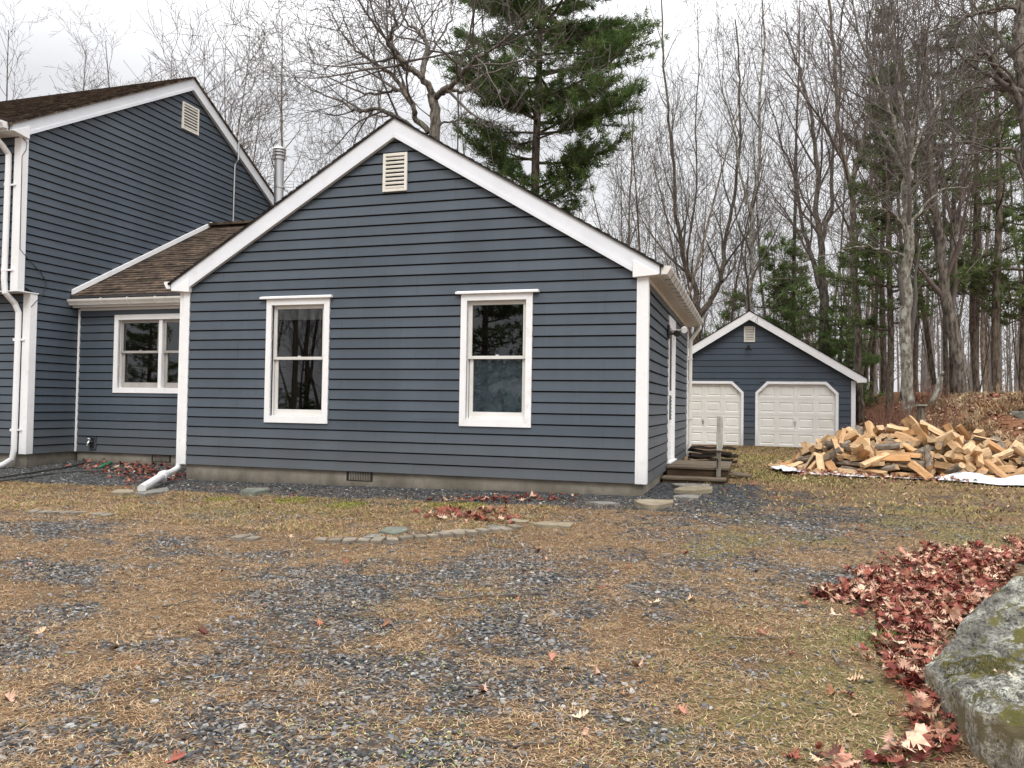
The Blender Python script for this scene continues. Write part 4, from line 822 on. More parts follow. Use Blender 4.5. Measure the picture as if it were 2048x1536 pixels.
bad = ((x > -8.6) & (y > 10.3)) ; x, y = x[~bad], y[~bad]
leaf_stuff('leaf_litter', x, y, 0.12, 0.008, 0.05, 0.35, [.26, .10, .22, .08, .03, .03, .06, .16, .03, .03], 'loose red leaves gathered on the lawn strip and by the foundation', 'leaves')
x = rng.uniform(-6, 4.5, 700); y = rng.uniform(3.5, 10, 700) ** 1.0; kp = (rng.random(700) < 0.10 + 0.35 * sstep(-0.5, 2, x)) & ~inpoly(DRIFT, x, y); x, y = x[kp], y[kp]
x = np.concatenate([x, rng.uniform(-1, 3.5, 520)]); y = np.concatenate([y, rng.uniform(10.5, 26, 520)])
leaf_stuff('stray_leaves', x, y, 0.07, 0.006, 0.02, 0.3, PR_MIX, 'small stray leaves strewn over the yard', 'leaves')
x = rng.uniform(0.6, 5.2, 800); y = rng.normal(15.2, 0.6, 800); leaf_stuff('leaf_litter', x, y, 0.10, 0.04, 0.05, 0.4, PR_MIX, 'red leaf litter around the foot of the firewood heap', 'leaves')
x = rng.uniform(2.2, 14, 9000); y = rng.uniform(17.6, 31, 9000); leaf_stuff('leaf_litter', x, y, 0.16, 0.01, 0.05, 0.4, [.02, .07, .04, .08, .2, .12, .27, .05, .12, .03], 'brown leaf litter covering the wooded bank', 'leaves')
# single leaves one can pick out in the drive
SINGLE = [(78, 1271, 4, 'tan oak leaf lying on gravel at the left edge of the drive'), (407, 1272, 1, 'dark red curled leaf on straw in the left part of the drive'), (233, 1297, 5, 'pale curled leaf standing on edge left of centre of the drive'), (349, 1528, 2, 'salmon red leaf at the very bottom left of the drive'), (18, 1405, 3, 'pinkish leaf at the far left edge near the bottom'),
    (967, 1384, 3, 'pink tan leaf on gravel at the bottom centre'), (1159, 1441, 5, 'pale tan oak leaf lying flat near the bottom centre'), (1366, 1431, 9, 'dull rose oak leaf near the bottom, right of the pale tan leaf'), (1276, 1334, 3, 'pinkish oak leaf in the weeds right of centre'), (1309, 1210, 5, 'yellowish leaf on the grey gravel patch right of centre'), (1104, 1320, 9, 'small rose leaf in the middle of the drive'),
    (1203, 1177, 2, 'small red leaf on the far side of the middle gravel'), (1370, 1109, 7, 'rust red leaf on straw beyond the flagstones'), (772, 1255, 6, 'brown curled leaf on straw left of the middle gravel'), (696, 1126, 2, 'red leaf lying in straw before the brick edging'), (1077, 1105, 0, 'dark red leaf near the end of the brick edging'), (1381, 1203, 4, 'tan leaf at the right end of the middle gravel'),
    (1673, 1233, 5, 'cream leaf in the grass left of the leaf drift'), (1738, 1324, 3, 'pink upright leaf left of the boulder'), (1709, 1365, 4, 'tan pointed leaf in the grass left of the boulder'), (1664, 1391, 6, 'reddish brown leaf, left one of a pair in the grass'), (1699, 1396, 7, 'rust leaf, right one of a pair in the grass'), (1582, 1522, 2, 'red leaf at the bottom edge in the grass'), (1841, 1106, 5, 'cream leaf on grass above the leaf drift'), (1901, 1103, 7, 'orange red leaf on grass right of the cream leaf'), (1602, 1199, 4, 'tan folded leaf just left of the leaf drift'), (1816, 1521, 5, 'large tan maple coloured leaf on top of the drift at the bottom')]
for n_, (px, py, ci, lab) in enumerate(SINGLE):
    p = onG(px, py); bv_, bf_ = leaf_base([0.9, 1.8, -0.8][n_ % 3], [0.9, 0.5, 1.3][n_ % 3], n_); s_ = 0.098 if px != 1816 else 0.2
    o = np_mesh('fallen_leaf', bv_ * s_, bf_, M['leaf'], np.repeat(LCOL[ci][None] * 1.0, len(bv_), 0)); o.location = (p[0], p[1], float(gzn(p[0], p[1])) + 0.014 + (0.06 if px == 1816 else 0)); o.rotation_euler = (0.15, 0.1, n_ * 1.9)
    tag(o, lab, 'leaf', 'single leaves lying on the drive')
# fallen sticks
for n_, (pa, pb, lab) in enumerate([((640, 1217), (735, 1245), 'thin brown twig lying on straw left of the middle gravel'), ((860, 1203), (1090, 1193), 'long thin stick lying across the middle gravel'), ((330, 1217), (395, 1205), 'pale bent twig on straw in the left part of the drive'), ((1445, 1283), (1560, 1281), 'thin dark stick on the grass at the right of the drive'), ((960, 1486), (1070, 1497), 'short dark stick at the bottom centre of the drive'), ((1660, 1310), (1690, 1345), 'curved straw stalk in the grass left of the boulder')]):
    a = onG(*pa); c = onG(*pb); u = np.linspace(0, 1, 6)[:, None]; P = a + (c - a) * u; P[:, :2] += rng.normal(0, 0.02, (6, 2)); P[:, 2] = gzn(P[:, 0], P[:, 1]) + 0.016
    b = MB(); b.tube(P, np.linspace(0.007, 0.003, 6), 6); b.tube([P[3], P[3] + np.array([0.08, 0.09, 0.012])], [0.004, 0.002], 5); tag(b.build('fallen_twig', M['bark_oak']), lab, 'twig', 'twigs lying on the drive')

# ------------------------------------------------------------------ stones, pavers, boulders
def rock_mat(name, c1, c2, c3, moss=None, s=5):
    m, t, N, L, b = nt(name); v = geopos(N, L)
    c = ramp(N, L, tex_noise(N, L, geopos(N, L, (1, 1, 3.0)), s, 7, 0.7), [(0.32, c1), (0.66, c2)])
    f = ramp(N, L, tex_noise(N, L, v, s * 2.2, 6, 0.7), [(0.55, (0, 0, 0)), (0.62, (1, 1, 1))]); c = mix(N, L, f, c, c3)
    if moss:
        f = ramp(N, L, tex_noise(N, L, v, s * 0.7, 6, 0.7), [(0.53, (0, 0, 0)), (0.60, (1, 1, 1))]); c = mix(N, L, f, c, moss)
    L.new(c, b.inputs['Base Color']); b.inputs['Roughness'].default_value = 1.0; b.inputs['Specular IOR Level'].default_value = 0.04
    bump(N, L, b, tex_noise(N, L, geopos(N, L, (1, 1, 2.5)), s * 5, 9, 0.85), 1.0, 0.03); return m
M['flag'] = rock_mat('flagstone', (0.16, 0.155, 0.14), (0.30, 0.285, 0.25), (0.36, 0.34, 0.29))
M['flag_tan'] = rock_mat('tan_flagstone', (0.24, 0.20, 0.14), (0.42, 0.36, 0.27), (0.30, 0.26, 0.17))
M['flag_green'] = rock_mat('mossy_slate', (0.14, 0.15, 0.125), (0.25, 0.27, 0.225), (0.32, 0.33, 0.27))
M['paver'] = rock_mat('paver_brick', (0.19, 0.165, 0.13), (0.38, 0.335, 0.27), (0.27, 0.23, 0.17))
M['boulder'] = rock_mat('lichen_boulder', (0.085, 0.08, 0.066), (0.27, 0.258, 0.22), (0.56, 0.555, 0.48), (0.115, 0.11, 0.045), 8)
M['boulder_side'] = rock_mat('split_stone', (0.11, 0.098, 0.075), (0.33, 0.30, 0.24), (0.40, 0.37, 0.29), None, 6)
M['wallstone'] = rock_mat('dry_wall_stone', (0.13, 0.125, 0.105), (0.30, 0.29, 0.25), (0.20, 0.21, 0.12), (0.11, 0.12, 0.04), 3)
def slab(name, pxs, th, mat, lab, cat, group=None, lift=0.0):
    P = [onG(x, y) for x, y in pxs]; c = np.mean(P, 0); z = float(gzn(c[0], c[1])) + lift; n = len(P); b = MB()
    ring = []
    for k in range(n):
        a, d = P[k], P[(k + 1) % n]; ring.append(a[:2]); ring.append((a[:2] * 0.5 + d[:2] * 0.5) + rng.normal(0, 0.010, 2))
    ring = [np.array(r) for r in ring]; m_ = len(ring); ins = [r + (c[:2] - r) * 0.03 for r in ring]
    vs = [(r[0] - c[0], r[1] - c[1], -0.03) for r in ring] + [(r[0] - c[0], r[1] - c[1], th * 0.8) for r in ring] + [(r[0] - c[0], r[1] - c[1], th + rng.normal(0, 0.003)) for r in ins]
    fs = [(k, (k + 1) % m_, m_ + (k + 1) % m_, m_ + k) for k in range(m_)] + [(m_ + k, m_ + (k + 1) % m_, 2 * m_ + (k + 1) % m_, 2 * m_ + k) for k in range(m_)] + [tuple(range(2 * m_, 3 * m_))]
    b.add(vs, fs); o = b.build(name, M[mat], None, fix=False); o.location = (c[0], c[1], z); return tag(o, lab, cat, group)
SG = 'stepping stones by the wooden steps'
slab('flagstone', [(1268, 1007), (1300, 1003), (1347, 1005), (1344, 1012), (1308, 1021), (1285, 1016)], 0.045, 'flag_tan', 'pointed tan flagstone nearest the house corner', 'flagstone', SG)
slab('flagstone', [(1348, 986), (1380, 980), (1426, 981), (1424, 986), (1390, 989)], 0.06, 'flag_tan', 'long tan flagstone in front of the wooden steps', 'flagstone', SG)
slab('flagstone', [(1346, 998), (1372, 993), (1401, 995), (1396, 1002), (1360, 1003)], 0.04, 'flag', 'small grey flagstone between two tan flagstones', 'flagstone', SG)
slab('flagstone', [(1343, 973), (1370, 971), (1420, 974), (1418, 980), (1360, 977)], 0.04, 'flag', 'grey slab tight against the bottom wooden step', 'flagstone', SG)
slab('flagstone', [(1170, 1007), (1215, 1005), (1240, 1009), (1205, 1013)], 0.02, 'flag', 'half buried dark slab at the foot of the gable wall', 'flagstone', SG)
slab('flagstone', [(756, 1068), (775, 1057), (812, 1055), (816, 1064), (786, 1073)], 0.03, 'flag_green', 'grey green slate slab lying in the lawn strip', 'flagstone')
slab('flagstone', [(727, 1078), (745, 1070), (764, 1071), (756, 1079)], 0.02, 'flag', 'small grey flagstone beside the green slate slab', 'flagstone')
slab('flagstone', [(880, 1066), (920, 1059), (962, 1060), (955, 1067), (905, 1069)], 0.02, 'flag_tan', 'flat tan flagstone behind the paver edging', 'flagstone')
slab('flagstone', [(968, 1056), (990, 1051), (1016, 1052), (1008, 1058)], 0.02, 'flag', 'small square grey flagstone near the red leaf heap', 'flagstone')
slab('flagstone', [(1012, 1047), (1030, 1040), (1058, 1043), (1050, 1049)], 0.02, 'flag_tan', 'pale flagstone just right of the red leaf heap', 'flagstone')
slab('flagstone', [(1060, 1052), (1090, 1046), (1147, 1048), (1140, 1058), (1080, 1057)], 0.03, 'flag_tan', 'long pale flagstone closing the right end of the edging', 'flagstone')
slab('mossy_stone', [(480, 991), (495, 983), (535, 982), (540, 987), (510, 993)], 0.06, 'flag_green', 'flat mossy yellow green stone by the gravel bed', 'stone')
slab('splash_stone', [(222, 992), (232, 985), (264, 985), (268, 990), (246, 994)], 0.05, 'flag_tan', 'rounded tan stone left of the white outlet pipe', 'stone')
slab('splash_stone', [(268, 992), (290, 984), (335, 979), (338, 986), (290, 994)], 0.04, 'flag', 'grey stone under the mouth of the white outlet pipe', 'stone')
# edging of pavers
pp = [(470, 1079), (520, 1082), (600, 1084), (690, 1085), (784, 1083), (840, 1079), (889, 1074), (951, 1068), (1041, 1056)]
W = np.array([onG(x, y) for x, y in pp]); seg = np.r_[0, np.cumsum(np.linalg.norm(np.diff(W[:, :2], axis=0), axis=1))]
W2 = np.array([onG(x, y) for x, y in [(-40, 1024), (30, 1026), (100, 1028), (190, 1031), (240, 1036)]]); seg2 = np.r_[0, np.cumsum(np.linalg.norm(np.diff(W2[:, :2], axis=0), axis=1))]
nb = 0
for WW, sg in ((W, seg), (W2, seg2)):
    s_ = 0.05; N_ = int(sg[-1] / 0.135)
    for q in range(N_):
        s_ = (q + 0.5) * sg[-1] / N_; x_, y_ = np.interp(s_, sg, WW[:, 0]), np.interp(s_, sg, WW[:, 1]); x2_, y2_ = np.interp(s_ + .05, sg, WW[:, 0]), np.interp(s_ + .05, sg, WW[:, 1])
        if rng.random() < (0.05 if WW is W and q > N_ * .35 else 0.3): continue
        b = MB(); h = 0.058 * rng.uniform(0.8, 1.05); dp = rng.uniform(.05, .09); b.box(-h, h, -dp, dp, -0.05, 0.028 + rng.uniform(0, 0.014)); o = b.build('edging_paver', M['paver'], None, bevel=0.008)
        o.location = (x_, y_, float(gzn(x_, y_)) + 0.002); o.rotation_euler = (rng.normal(0, .03), rng.normal(0, .03), math.atan2(y2_ - y_, x2_ - x_) + rng.normal(0, .10))
        lab = 'tan paver set in the curved lawn edging right of centre' if WW is W else 'sunken tan paver in the edging at the left of the lawn strip'
        tag(o, lab, 'paver', 'pavers of the curved lawn edging' if WW is W else 'sunken pavers of the left edging')
# big mossy boulder at the right foreground
SIL = [(1850, 1356, 4.66), (1870, 1312, 4.72), (1900, 1272, 4.80), (1930, 1217, 4.92), (1975, 1162, 5.02), (2048, 1117, 5.12), (2140, 1085, 5.2)]
S3 = np.array([onY(x, y, d) for x, y, d in SIL])
FRONT = np.array([onG(x, y) for x, y in [(1850, 1378), (1890, 1432), (1938, 1495), (1962, 1530)]])
poly = [tuple(S3[k][:2]) for k in range(len(S3))] + [(2.6, 5.5), (3.2, 5.0), (3.1, 3.9), (2.2, 3.3), (1.15, 3.55)] + [tuple(p[:2]) for p in FRONT[::-1]]
poly = np.array(poly); cen = np.array([1.8, 4.4])
A_ = np.c_[S3[:, 0], S3[:, 1], np.ones(len(S3))]
extra = np.array([[0.93, 4.4, -0.19], [0.905, 4.05, -0.155], [0.96, 3.8, -0.09], [1.2, 3.65, -0.05], [1.15, 4.3, -0.05], [1.45, 4.3, 0.10], [1.3, 4.0, 0.0], [1.9, 4.6, 0.33], [2.3, 4.2, 0.36], [2.8, 5.0, 0.5]])
pts3 = np.concatenate([S3, extra])
def topz(x, y):
    w = 1 / ((x[..., None] - pts3[:, 0]) ** 2 + (y[..., None] - pts3[:, 1]) ** 2 + 0.015); return (w * pts3[:, 2]).sum(-1) / w.sum(-1)
nth, nr_ = 420, 120; th = np.linspace(0, 2 * np.pi, nth, endpoint=False)
def rad_at(t):
    d = np.array([math.cos(t), math.sin(t)]); best = 0.3
    for k in range(len(poly)):
        a, c2 = poly[k], poly[(k + 1) % len(poly)]; e = c2 - a; den = d[0] * e[1] - d[1] * e[0]
        if abs(den) < 1e-9: continue
        f0 = a - cen; tt = (f0[0] * e[1] - f0[1] * e[0]) / den; uu = (f0[0] * d[1] - f0[1] * d[0]) / den
        if tt > 0 and -1e-6 <= uu <= 1 + 1e-6: best = max(best, tt)
    return best
R0 = np.array([rad_at(t) for t in th]); R0 = R0 * (1 + 0.02 * (fbm(th * 6, th * 0 + 3, 3) - .45))
rho = np.linspace(0.02, 1, nr_) ** 0.8; XX = cen[0] + np.outer(rho, R0 * np.cos(th)); YY = cen[1] + np.outer(rho, R0 * np.sin(th))
ZT = topz(XX, YY) + 0.07 * (fbm(XX * 3.2, YY * 3.2 + 3, 5) - .47) + 0.05 * np.abs(fbm(XX * 2.4 + 30, YY * 6, 4) - .45) - 0.03 * sstep(0.93, 1.0, rho)[:, None] + 0.045 * (fbm(XX * 14 + YY * 5, YY * 16 - XX * 6, 4) - .47) + 0.03 * sstep(.5, .62, fbm(XX * 5 + 70, YY * 9 + 2 * XX, 4))
crack = np.abs(((XX * 0.9 + YY * 0.45 + 0.25 * fbm(XX * 3, YY * 3, 3)) * 2.3) % 1 - 0.5); ZT -= 0.035 * sstep(0.05, 0.0, crack)
rows = [np.stack([XX[k], YY[k], ZT[k]], -1) for k in range(nr_)]
gzr = gzn(XX[-1], YY[-1])
for q in range(1, 9):
    f_ = q / 8; nzr = 0.018 * (fbm(XX[-1] * 9, YY[-1] * 9 + q * 0.9, 3) - .45) ; rows.append(np.stack([XX[-1] + (XX[-1] - cen[0]) * nzr, YY[-1] + (YY[-1] - cen[1]) * nzr, ZT[-1] * (1 - f_) + (np.minimum(gzr, ZT[-1]) - 0.08) * f_], -1))
VB = np.concatenate(rows); nrow = len(rows); i = np.arange(nrow - 1)[:, None] * nth; j = np.arange(nth)[None]
FB = np.stack([i + j, i + (j + 1) % nth, i + nth + (j + 1) % nth, i + nth + j], -1).reshape(-1, 4)[:, ::-1]
def bould_mat(name, c1, c2, lich, moss):
    m, t, N, L, b = nt(name); v = geopos(N, L)
    c = ramp(N, L, tex_noise(N, L, geopos(N, L, (2.6, 0.9, 4.0)), 7, 10, .8), [(.38, c1), (.58, c2)])
    f = ramp(N, L, tex_noise(N, L, v, 26, 8, .8), [(.47, (0, 0, 0)), (.53, (1, 1, 1))]); f2 = ramp(N, L, tex_noise(N, L, v, 3.2, 4, .6), [(.42, (0, 0, 0)), (.58, (1, 1, 1))]); c = mix(N, L, mix(N, L, 1.0, f, f2, 'MULTIPLY'), c, lich)
    f = ramp(N, L, tex_noise(N, L, v, 60, 6, .8), [(.40, (.25, .25, .25)), (.52, (1, 1, 1))]); c = mix(N, L, 1.0, c, f, 'MULTIPLY')
    f = ramp(N, L, tex_noise(N, L, geopos(N, L, (1, 1, 1)), 6, 7, .75), [(.515, (0, 0, 0)), (.57, (1, 1, 1))]); c = mix(N, L, f, c, moss)
    vo = N.new('ShaderNodeTexVoronoi'); vo.feature = 'DISTANCE_TO_EDGE'; vo.inputs['Scale'].default_value = 1.7; wv = mix(N, L, .3, geopos(N, L, (1, 1.7, 2.5)), N.new('ShaderNodeTexNoise').outputs['Color']); L.new(wv, vo.inputs['Vector'])
    f = ramp(N, L, vo.outputs['Distance'], [(.0, (.9, .9, .88)), (.01, (1, 1, 1))]); c = mix(N, L, 1.0, c, f, 'MULTIPLY')
    L.new(c, b.inputs['Base Color']); b.inputs['Roughness'].default_value = 1; b.inputs['Specular IOR Level'].default_value = .02
    h = mix(N, L, .5, tex_noise(N, L, geopos(N, L, (1, 1, 3)), 22, 9, .85), f); bump(N, L, b, h, 1.0, .035); return m
M['boulder'] = bould_mat('lichen_boulder_rock', (0.08, 0.078, 0.068), (0.28, 0.268, 0.235), (0.62, 0.62, 0.54), (0.13, 0.12, 0.045)); M['boulder_side'] = bould_mat('tan_split_face', (0.17, 0.15, 0.115), (0.42, 0.38, 0.30), (0.5, 0.47, 0.38), (0.20, 0.17, 0.10))
bo = np_mesh('boulder', VB, [FB, np.arange(nth)[None, :]], M['boulder'], None, None, True); bo.data.materials.append(M['boulder_side'])
mi = np.zeros(len(bo.data.polygons), np.int32); mi[(nr_ - 1) * nth:(nrow - 1) * nth] = 1; bo.data.polygons.foreach_set('material_index', mi)
tag(bo, 'large grey boulder with white lichen and moss at the right foreground', 'boulder')
# moss tufts on it (part) 
xm = rng.uniform(0.9, 2.2, 160000); ym = rng.uniform(3.5, 5.4, 160000); kp = inpoly(poly * 0.97 + cen * 0.03, xm, ym) & (fbm(xm * 3.2 + 50, ym * 3.2, 5) > 0.56); xm, ym = xm[kp], ym[kp]; k = len(xm)
zt = topz(xm, ym) + 0.07 * (fbm(xm * 3.2, ym * 3.2 + 3, 5) - .47) + 0.05 * np.abs(fbm(xm * 2.4 + 30, ym * 6, 4) - .45) + 0.045 * (fbm(xm * 14 + ym * 5, ym * 16 - xm * 6, 4) - .47) + 0.03 * sstep(.5, .62, fbm(xm * 5 + 70, ym * 9 + 2 * xm, 4))
tv = np.array([[-.25, 0, 0], [.25, 0, 0], [0.05, .1, 1.0]]); V_, F_ = instances(tv, [np.array([[0, 1, 2]])], np.stack([xm, ym, zt - 0.003], -1), rots(rng.random(k) * 6.28, np.abs(rng.normal(0.3, .3, k)), rng.random(k) * 6.28), rng.uniform(0.007, 0.016, k))
mo = np_mesh('moss', V_, F_, M['straw'], np.repeat(np.asarray([(0.11, 0.115, 0.035), (0.18, 0.165, 0.06), (0.07, 0.075, 0.028), (0.22, 0.17, 0.09)])[rng.integers(0, 4, k)], 3, 0), bo); mo['kind'] = 'stuff'
def rough_block(name, c, dims, rz, mat, lab, cat, seed=0, group=None, parent=None, sub=5, amp=0.08):
    import bmesh
    bm = bmesh.new(); bmesh.ops.create_cube(bm, size=1.0); bmesh.ops.subdivide_edges(bm, edges=bm.edges, cuts=sub, use_grid_fill=True)
    for v in bm.verts:
        p = np.array(v.co); s_ = np.linalg.norm(p) ; rnd = p / max(s_, 1e-6) * 0.62; p = p * 0.78 + rnd * 0.22
        n_ = fbm(p[0] * 3 + seed * 3.1 + 9, p[1] * 3 + p[2] * 2.3 + seed, 3) - .45; n2_ = fbm(p[2] * 3 + seed + 4, p[0] * 2.2 - p[1] * 3 + 20, 3) - .45
        v.co = Vector((p * (1 + amp * 2 * n_) + np.array([0, 0, amp * n2_])) * np.array(dims))
    me = bpy.data.meshes.new(name); bm.to_mesh(me); bm.free(); me.materials.append(M[mat]); me.polygons.foreach_set('use_smooth', [True] * len(me.polygons))
    o = bpy.data.objects.new(name, me); COL.objects.link(o); o.location = c; o.rotation_euler = (0, 0, rz)
    if parent: o.parent = parent
    else: tag(o, lab, cat, group)
    return o
p = onG(2010, 1500); rough_block('stone_block', (1.27, 3.50, -0.29), (0.50, 0.50, 0.36), 0.12, 'boulder_side', 'rough tan grey stone block in front of the boulder, bottom right corner', 'stone', 3, amp=0.06)
lf = onY(2015, 1407, 4.1); bv_, bf_ = leaf_base(0.8, 0.5, 3); o = np_mesh('fallen_leaf', bv_ * 0.12, bf_, M['leaf'], np.repeat(LCOL[5][None], len(bv_), 0)); o.location = (lf[0], lf[1], float(topz(np.array([lf[0]]), np.array([lf[1]]))[0]) + 0.05); o.rotation_euler = (0.1, 0.2, 1.3); tag(o, 'pale tan leaf resting on the mossy boulder', 'leaf')

# dry stone retaining wall at the right, stone on the bank, post
rw = empty('retaining_wall', (5.0, 17.2, 0), 'low dry stone retaining wall behind the right end of the firewood', 'stone wall')
for row in range(4):
    xx_ = 0.0 + 0.1 * (row % 2)
    while xx_ < 3.6:
        wd = rng.uniform(0.28, 0.55); hh_ = 0.145
        rough_block('wall_stone', (xx_ + wd / 2 - 0.35, -0.06 * xx_ + rng.normal(0, .02), 0.07 + row * hh_), (wd, 0.34, hh_ * 1.12), -0.06 + rng.normal(0, .04), 'wallstone', None, None, row * 10 + xx_, None, rw, 3, 0.1); xx_ += wd
p = onY(2035, 822, 20.5); rough_block('boulder', (p[0] + 0.3, 20.5, p[2] - 0.2), (1.0, 0.8, 0.4), 0.3, 'wallstone', 'flat grey rock lying on the brown bank at the right edge', 'rock', 8)
p = onY(1842, 850, 19.4); b = MB(); b.tube([(0, 0, -0.4), (0, 0, 0.42)], [0.085, 0.08], 10); st_ = b.build('stump_post', M['bark_dark']); st_.location = (p[0], 19.4, p[2]); tag(st_, 'short dark wooden post with a pale flat cap behind the firewood', 'post')
b = MB(); b.tube([(0, 0, 0.421), (0, 0, 0.46)], [0.13, 0.125], 12); b.build('post_cap', M['flag'], st_)

# ------------------------------------------------------------------ steps, planks, hose
def wood_mat(name, c1, c2, gdir=(1, 14, 14), rough=0.85):
    m, t, N, L, b = nt(name); v = coords(N, L, 'Object', gdir)
    c = ramp(N, L, tex_noise(N, L, v, 3.0, 8, 0.7), [(0.3, c1), (0.7, c2)]); c = mix(N, L, 1.0, c, ramp(N, L, tex_noise(N, L, coords(N, L), 2.2, 4), [(0.3, (.7, .7, .7)), (.7, (1.2, 1.2, 1.15))]), 'MULTIPLY')
    L.new(c, b.inputs['Base Color']); b.inputs['Roughness'].default_value = rough; b.inputs['Specular IOR Level'].default_value = 0.25; bump(N, L, b, tex_noise(N, L, v, 6, 6, .7), .5, .006); return m
M['oldwood'] = wood_mat('wet_brown_timber', (0.028, 0.017, 0.010), (0.085, 0.055, 0.032)); M['treadwood'] = wood_mat('weathered_tread', (0.075, 0.055, 0.036), (0.17, 0.135, 0.10))
M['greywood'] = wood_mat('grey_weathered_board', (0.11, 0.10, 0.085), (0.26, 0.24, 0.205), (14, 14, 1)); M['paintwood'] = wood_mat('peeling_painted_post', (0.28, 0.25, 0.21), (0.60, 0.58, 0.54), (9, 9, 2)); M['darkplank'] = wood_mat('rotten_dark_plank', (0.015, 0.012, 0.010), (0.05, 0.04, 0.033))
ys = 12.72; e1 = onY(1456, 927, ys)[0]; zt = 0.265
stp = empty('wooden_steps', (XR + 0.03, ys, 0), 'dark brown timber entry steps against the side wall of the house', 'steps')
def sub(o, par): o.parent = par; o.matrix_parent_inverse = Matrix.Translation(-Vector(par.location)); return o
b = MB(); b.box(XR + 0.035, e1, ys, ys + 0.05, -0.02, zt - 0.04); b.box(e1 - 0.05, e1, ys + 0.051, 14.3, -0.02, zt - 0.041); sub(b.build('riser', M['oldwood'], None, bevel=0.006), stp)
for k in range(4):
    b = MB(); y0 = ys - 0.03 + k * 0.40; b.box(XR + 0.03, e1 + 0.02, y0, y0 + 0.385, zt - 0.039, zt + rng.uniform(-.004, .004)); sub(b.build('tread', M['treadwood'], None, bevel=0.006), stp)
b = MB(); b.box(XR + 0.0, e1 - 0.03, ys - 0.36, ys - 0.31, -0.04, 0.075); sub(b.build('riser', M['oldwood'], None, bevel=0.008), stp)
b = MB(); b.box(XR - 0.01, e1 - 0.02, ys - 0.38, ys - 0.005, 0.077, 0.118); sub(b.build('tread', M['treadwood'], None, bevel=0.008), stp)
pb = onY(1437, 955, ys - 0.06); pt_ = onY(1440, 870, ys - 0.06); pu = onY(1441, 832, ys - 0.06)
b = MB(); b.box(pb[0] - 0.034, pb[0] + 0.034, ys - 0.10, ys - 0.032, 0.118, pt_[2] + 0.04); po = sub(b.build('handrail_post', M['greywood'], None, bevel=0.006), stp)
b = MB(); b.box(pb[0] - 0.03, pb[0] + 0.052, ys - 0.14, ys - 0.103, pt_[2] - 0.24, pu[2]); b.box(pb[0] + 0.036, pb[0] + 0.06, ys - 0.102, ys - 0.04, pt_[2] - 0.20, pu[2] - 0.01); rl = b.build('rail_bracket', M['paintwood'], None, bevel=0.005); rl.parent = po
b = MB(); b.tube([(pb[0] - 0.01, ys - 0.105, 0.26), (pb[0] - 0.02, ys - 0.12, 0.42), (pb[0] + 0.0, ys - 0.115, 0.36)], 0.006, 5); w_ = b.build('rusty_wire', M['oldwood'], None); w_.parent = po
for k, (px, py, L_, a_, z_) in enumerate([(1424, 898, 0.9, 0.15, 0.30), (1418, 903, 0.85, -0.1, 0.22), (1426, 908, 0.95, 0.3, 0.15), (1420, 913, 0.9, 0.05, 0.08), (1430, 918, 0.8, -0.2, 0.02)]):
    p = onY(px, py, 16.6); b = MB(); x_ = np.linspace(-L_ / 2, L_ / 2, 6); vs = []
    for q, xx_ in enumerate(x_):
        d_ = 0.02 * math.sin(q * 2.1 + k); vs += [(xx_, -0.12 + d_, d_ * .7), (xx_, 0.12 + d_ * 1.5, d_ * .5), (xx_ + .03, 0.12 + d_, 0.05 + d_ * .6), (xx_ + .02, -0.12 + d_ * 1.4, 0.05 + d_ * .8)]
    fs = [(q * 4 + e, q * 4 + (e + 1) % 4, q * 4 + 4 + (e + 1) % 4, q * 4 + 4 + e) for q in range(5) for e in range(4)] + [(3, 2, 1, 0), (20, 21, 22, 23)]
    b.add(vs, fs); o = b.build('scrap_plank', M['darkplank']); o.location = (p[0], 16.6, float(gz(p[0], 16.6)) + 0.03 + z_); o.rotation_euler = (0.06 * (k % 3 - 1), 0.05 * (k % 2), a_)
    tag(o, ['topmost rotten dark plank of the scrap stack behind the steps', 'second plank from the top of the dark scrap stack', 'middle plank of the dark scrap stack', 'fourth plank from the top of the dark scrap stack', 'bottom plank of the dark scrap stack'][k], 'plank', 'rotten planks stacked behind the steps')
for k, (px, py, Yd, a_, lab) in enumerate([(1395, 918, 14.6, 0.5, 'grey board lying beside the side wall beyond the steps'), (1450, 925, 14.2, -0.6, 'grey board with a slanted end right of the steps'), (1440, 934, 13.6, 0.25, 'short grey board at the right end of the steps')]):
    p = onY(px, py, Yd); b = MB(); b.box(-0.5, 0.5, -0.1, 0.1, 0, 0.03); o = b.build('loose_board', M['treadwood'], None, bevel=0.004); o.location = (p[0], Yd, float(gz(p[0], Yd)) + 0.06 + 0.07 * (k == 0)); o.rotation_euler = (0.0, 0.08, a_); tag(o, lab, 'board', 'grey boards left by the steps')
hp = [(-60, 975), (0, 966), (60, 957), (105, 950), (150, 946), (205, 944), (235, 940), (228, 935), (215, 936)]
def ground_line(pxs, lift): 
    q = [onG(x, y) for x, y in pxs]; 
    for a in q: a[2] = float(gzn(a[0], a[1])) + lift
    return np.array(q)
def smooth(P, n=6):
    P = np.asarray(P); t_ = np.linspace(0, len(P) - 1, (len(P) - 1) * n + 1); i0 = np.clip(t_.astype(int), 0, len(P) - 2); f_ = (t_ - i0)[:, None]; f_ = f_ * f_ * (3 - 2 * f_) * 0.5 + f_ * 0.5; return P[i0] * (1 - f_) + P[i0 + 1] * f_
b = MB(); b.tube(smooth(ground_line([(-60, 966), (0, 958), (60, 949), (120, 940), (150, 934), (164, 930), (171, 925), (166, 921)], 0.03)), 0.016, 8); b.tube(smooth(ground_line(hp, 0.028)), 0.012, 8)
ho = b.build('garden_hose', M['hose']); tag(ho, 'dark garden hose trailing across the gravel below the recessed window', 'hose')
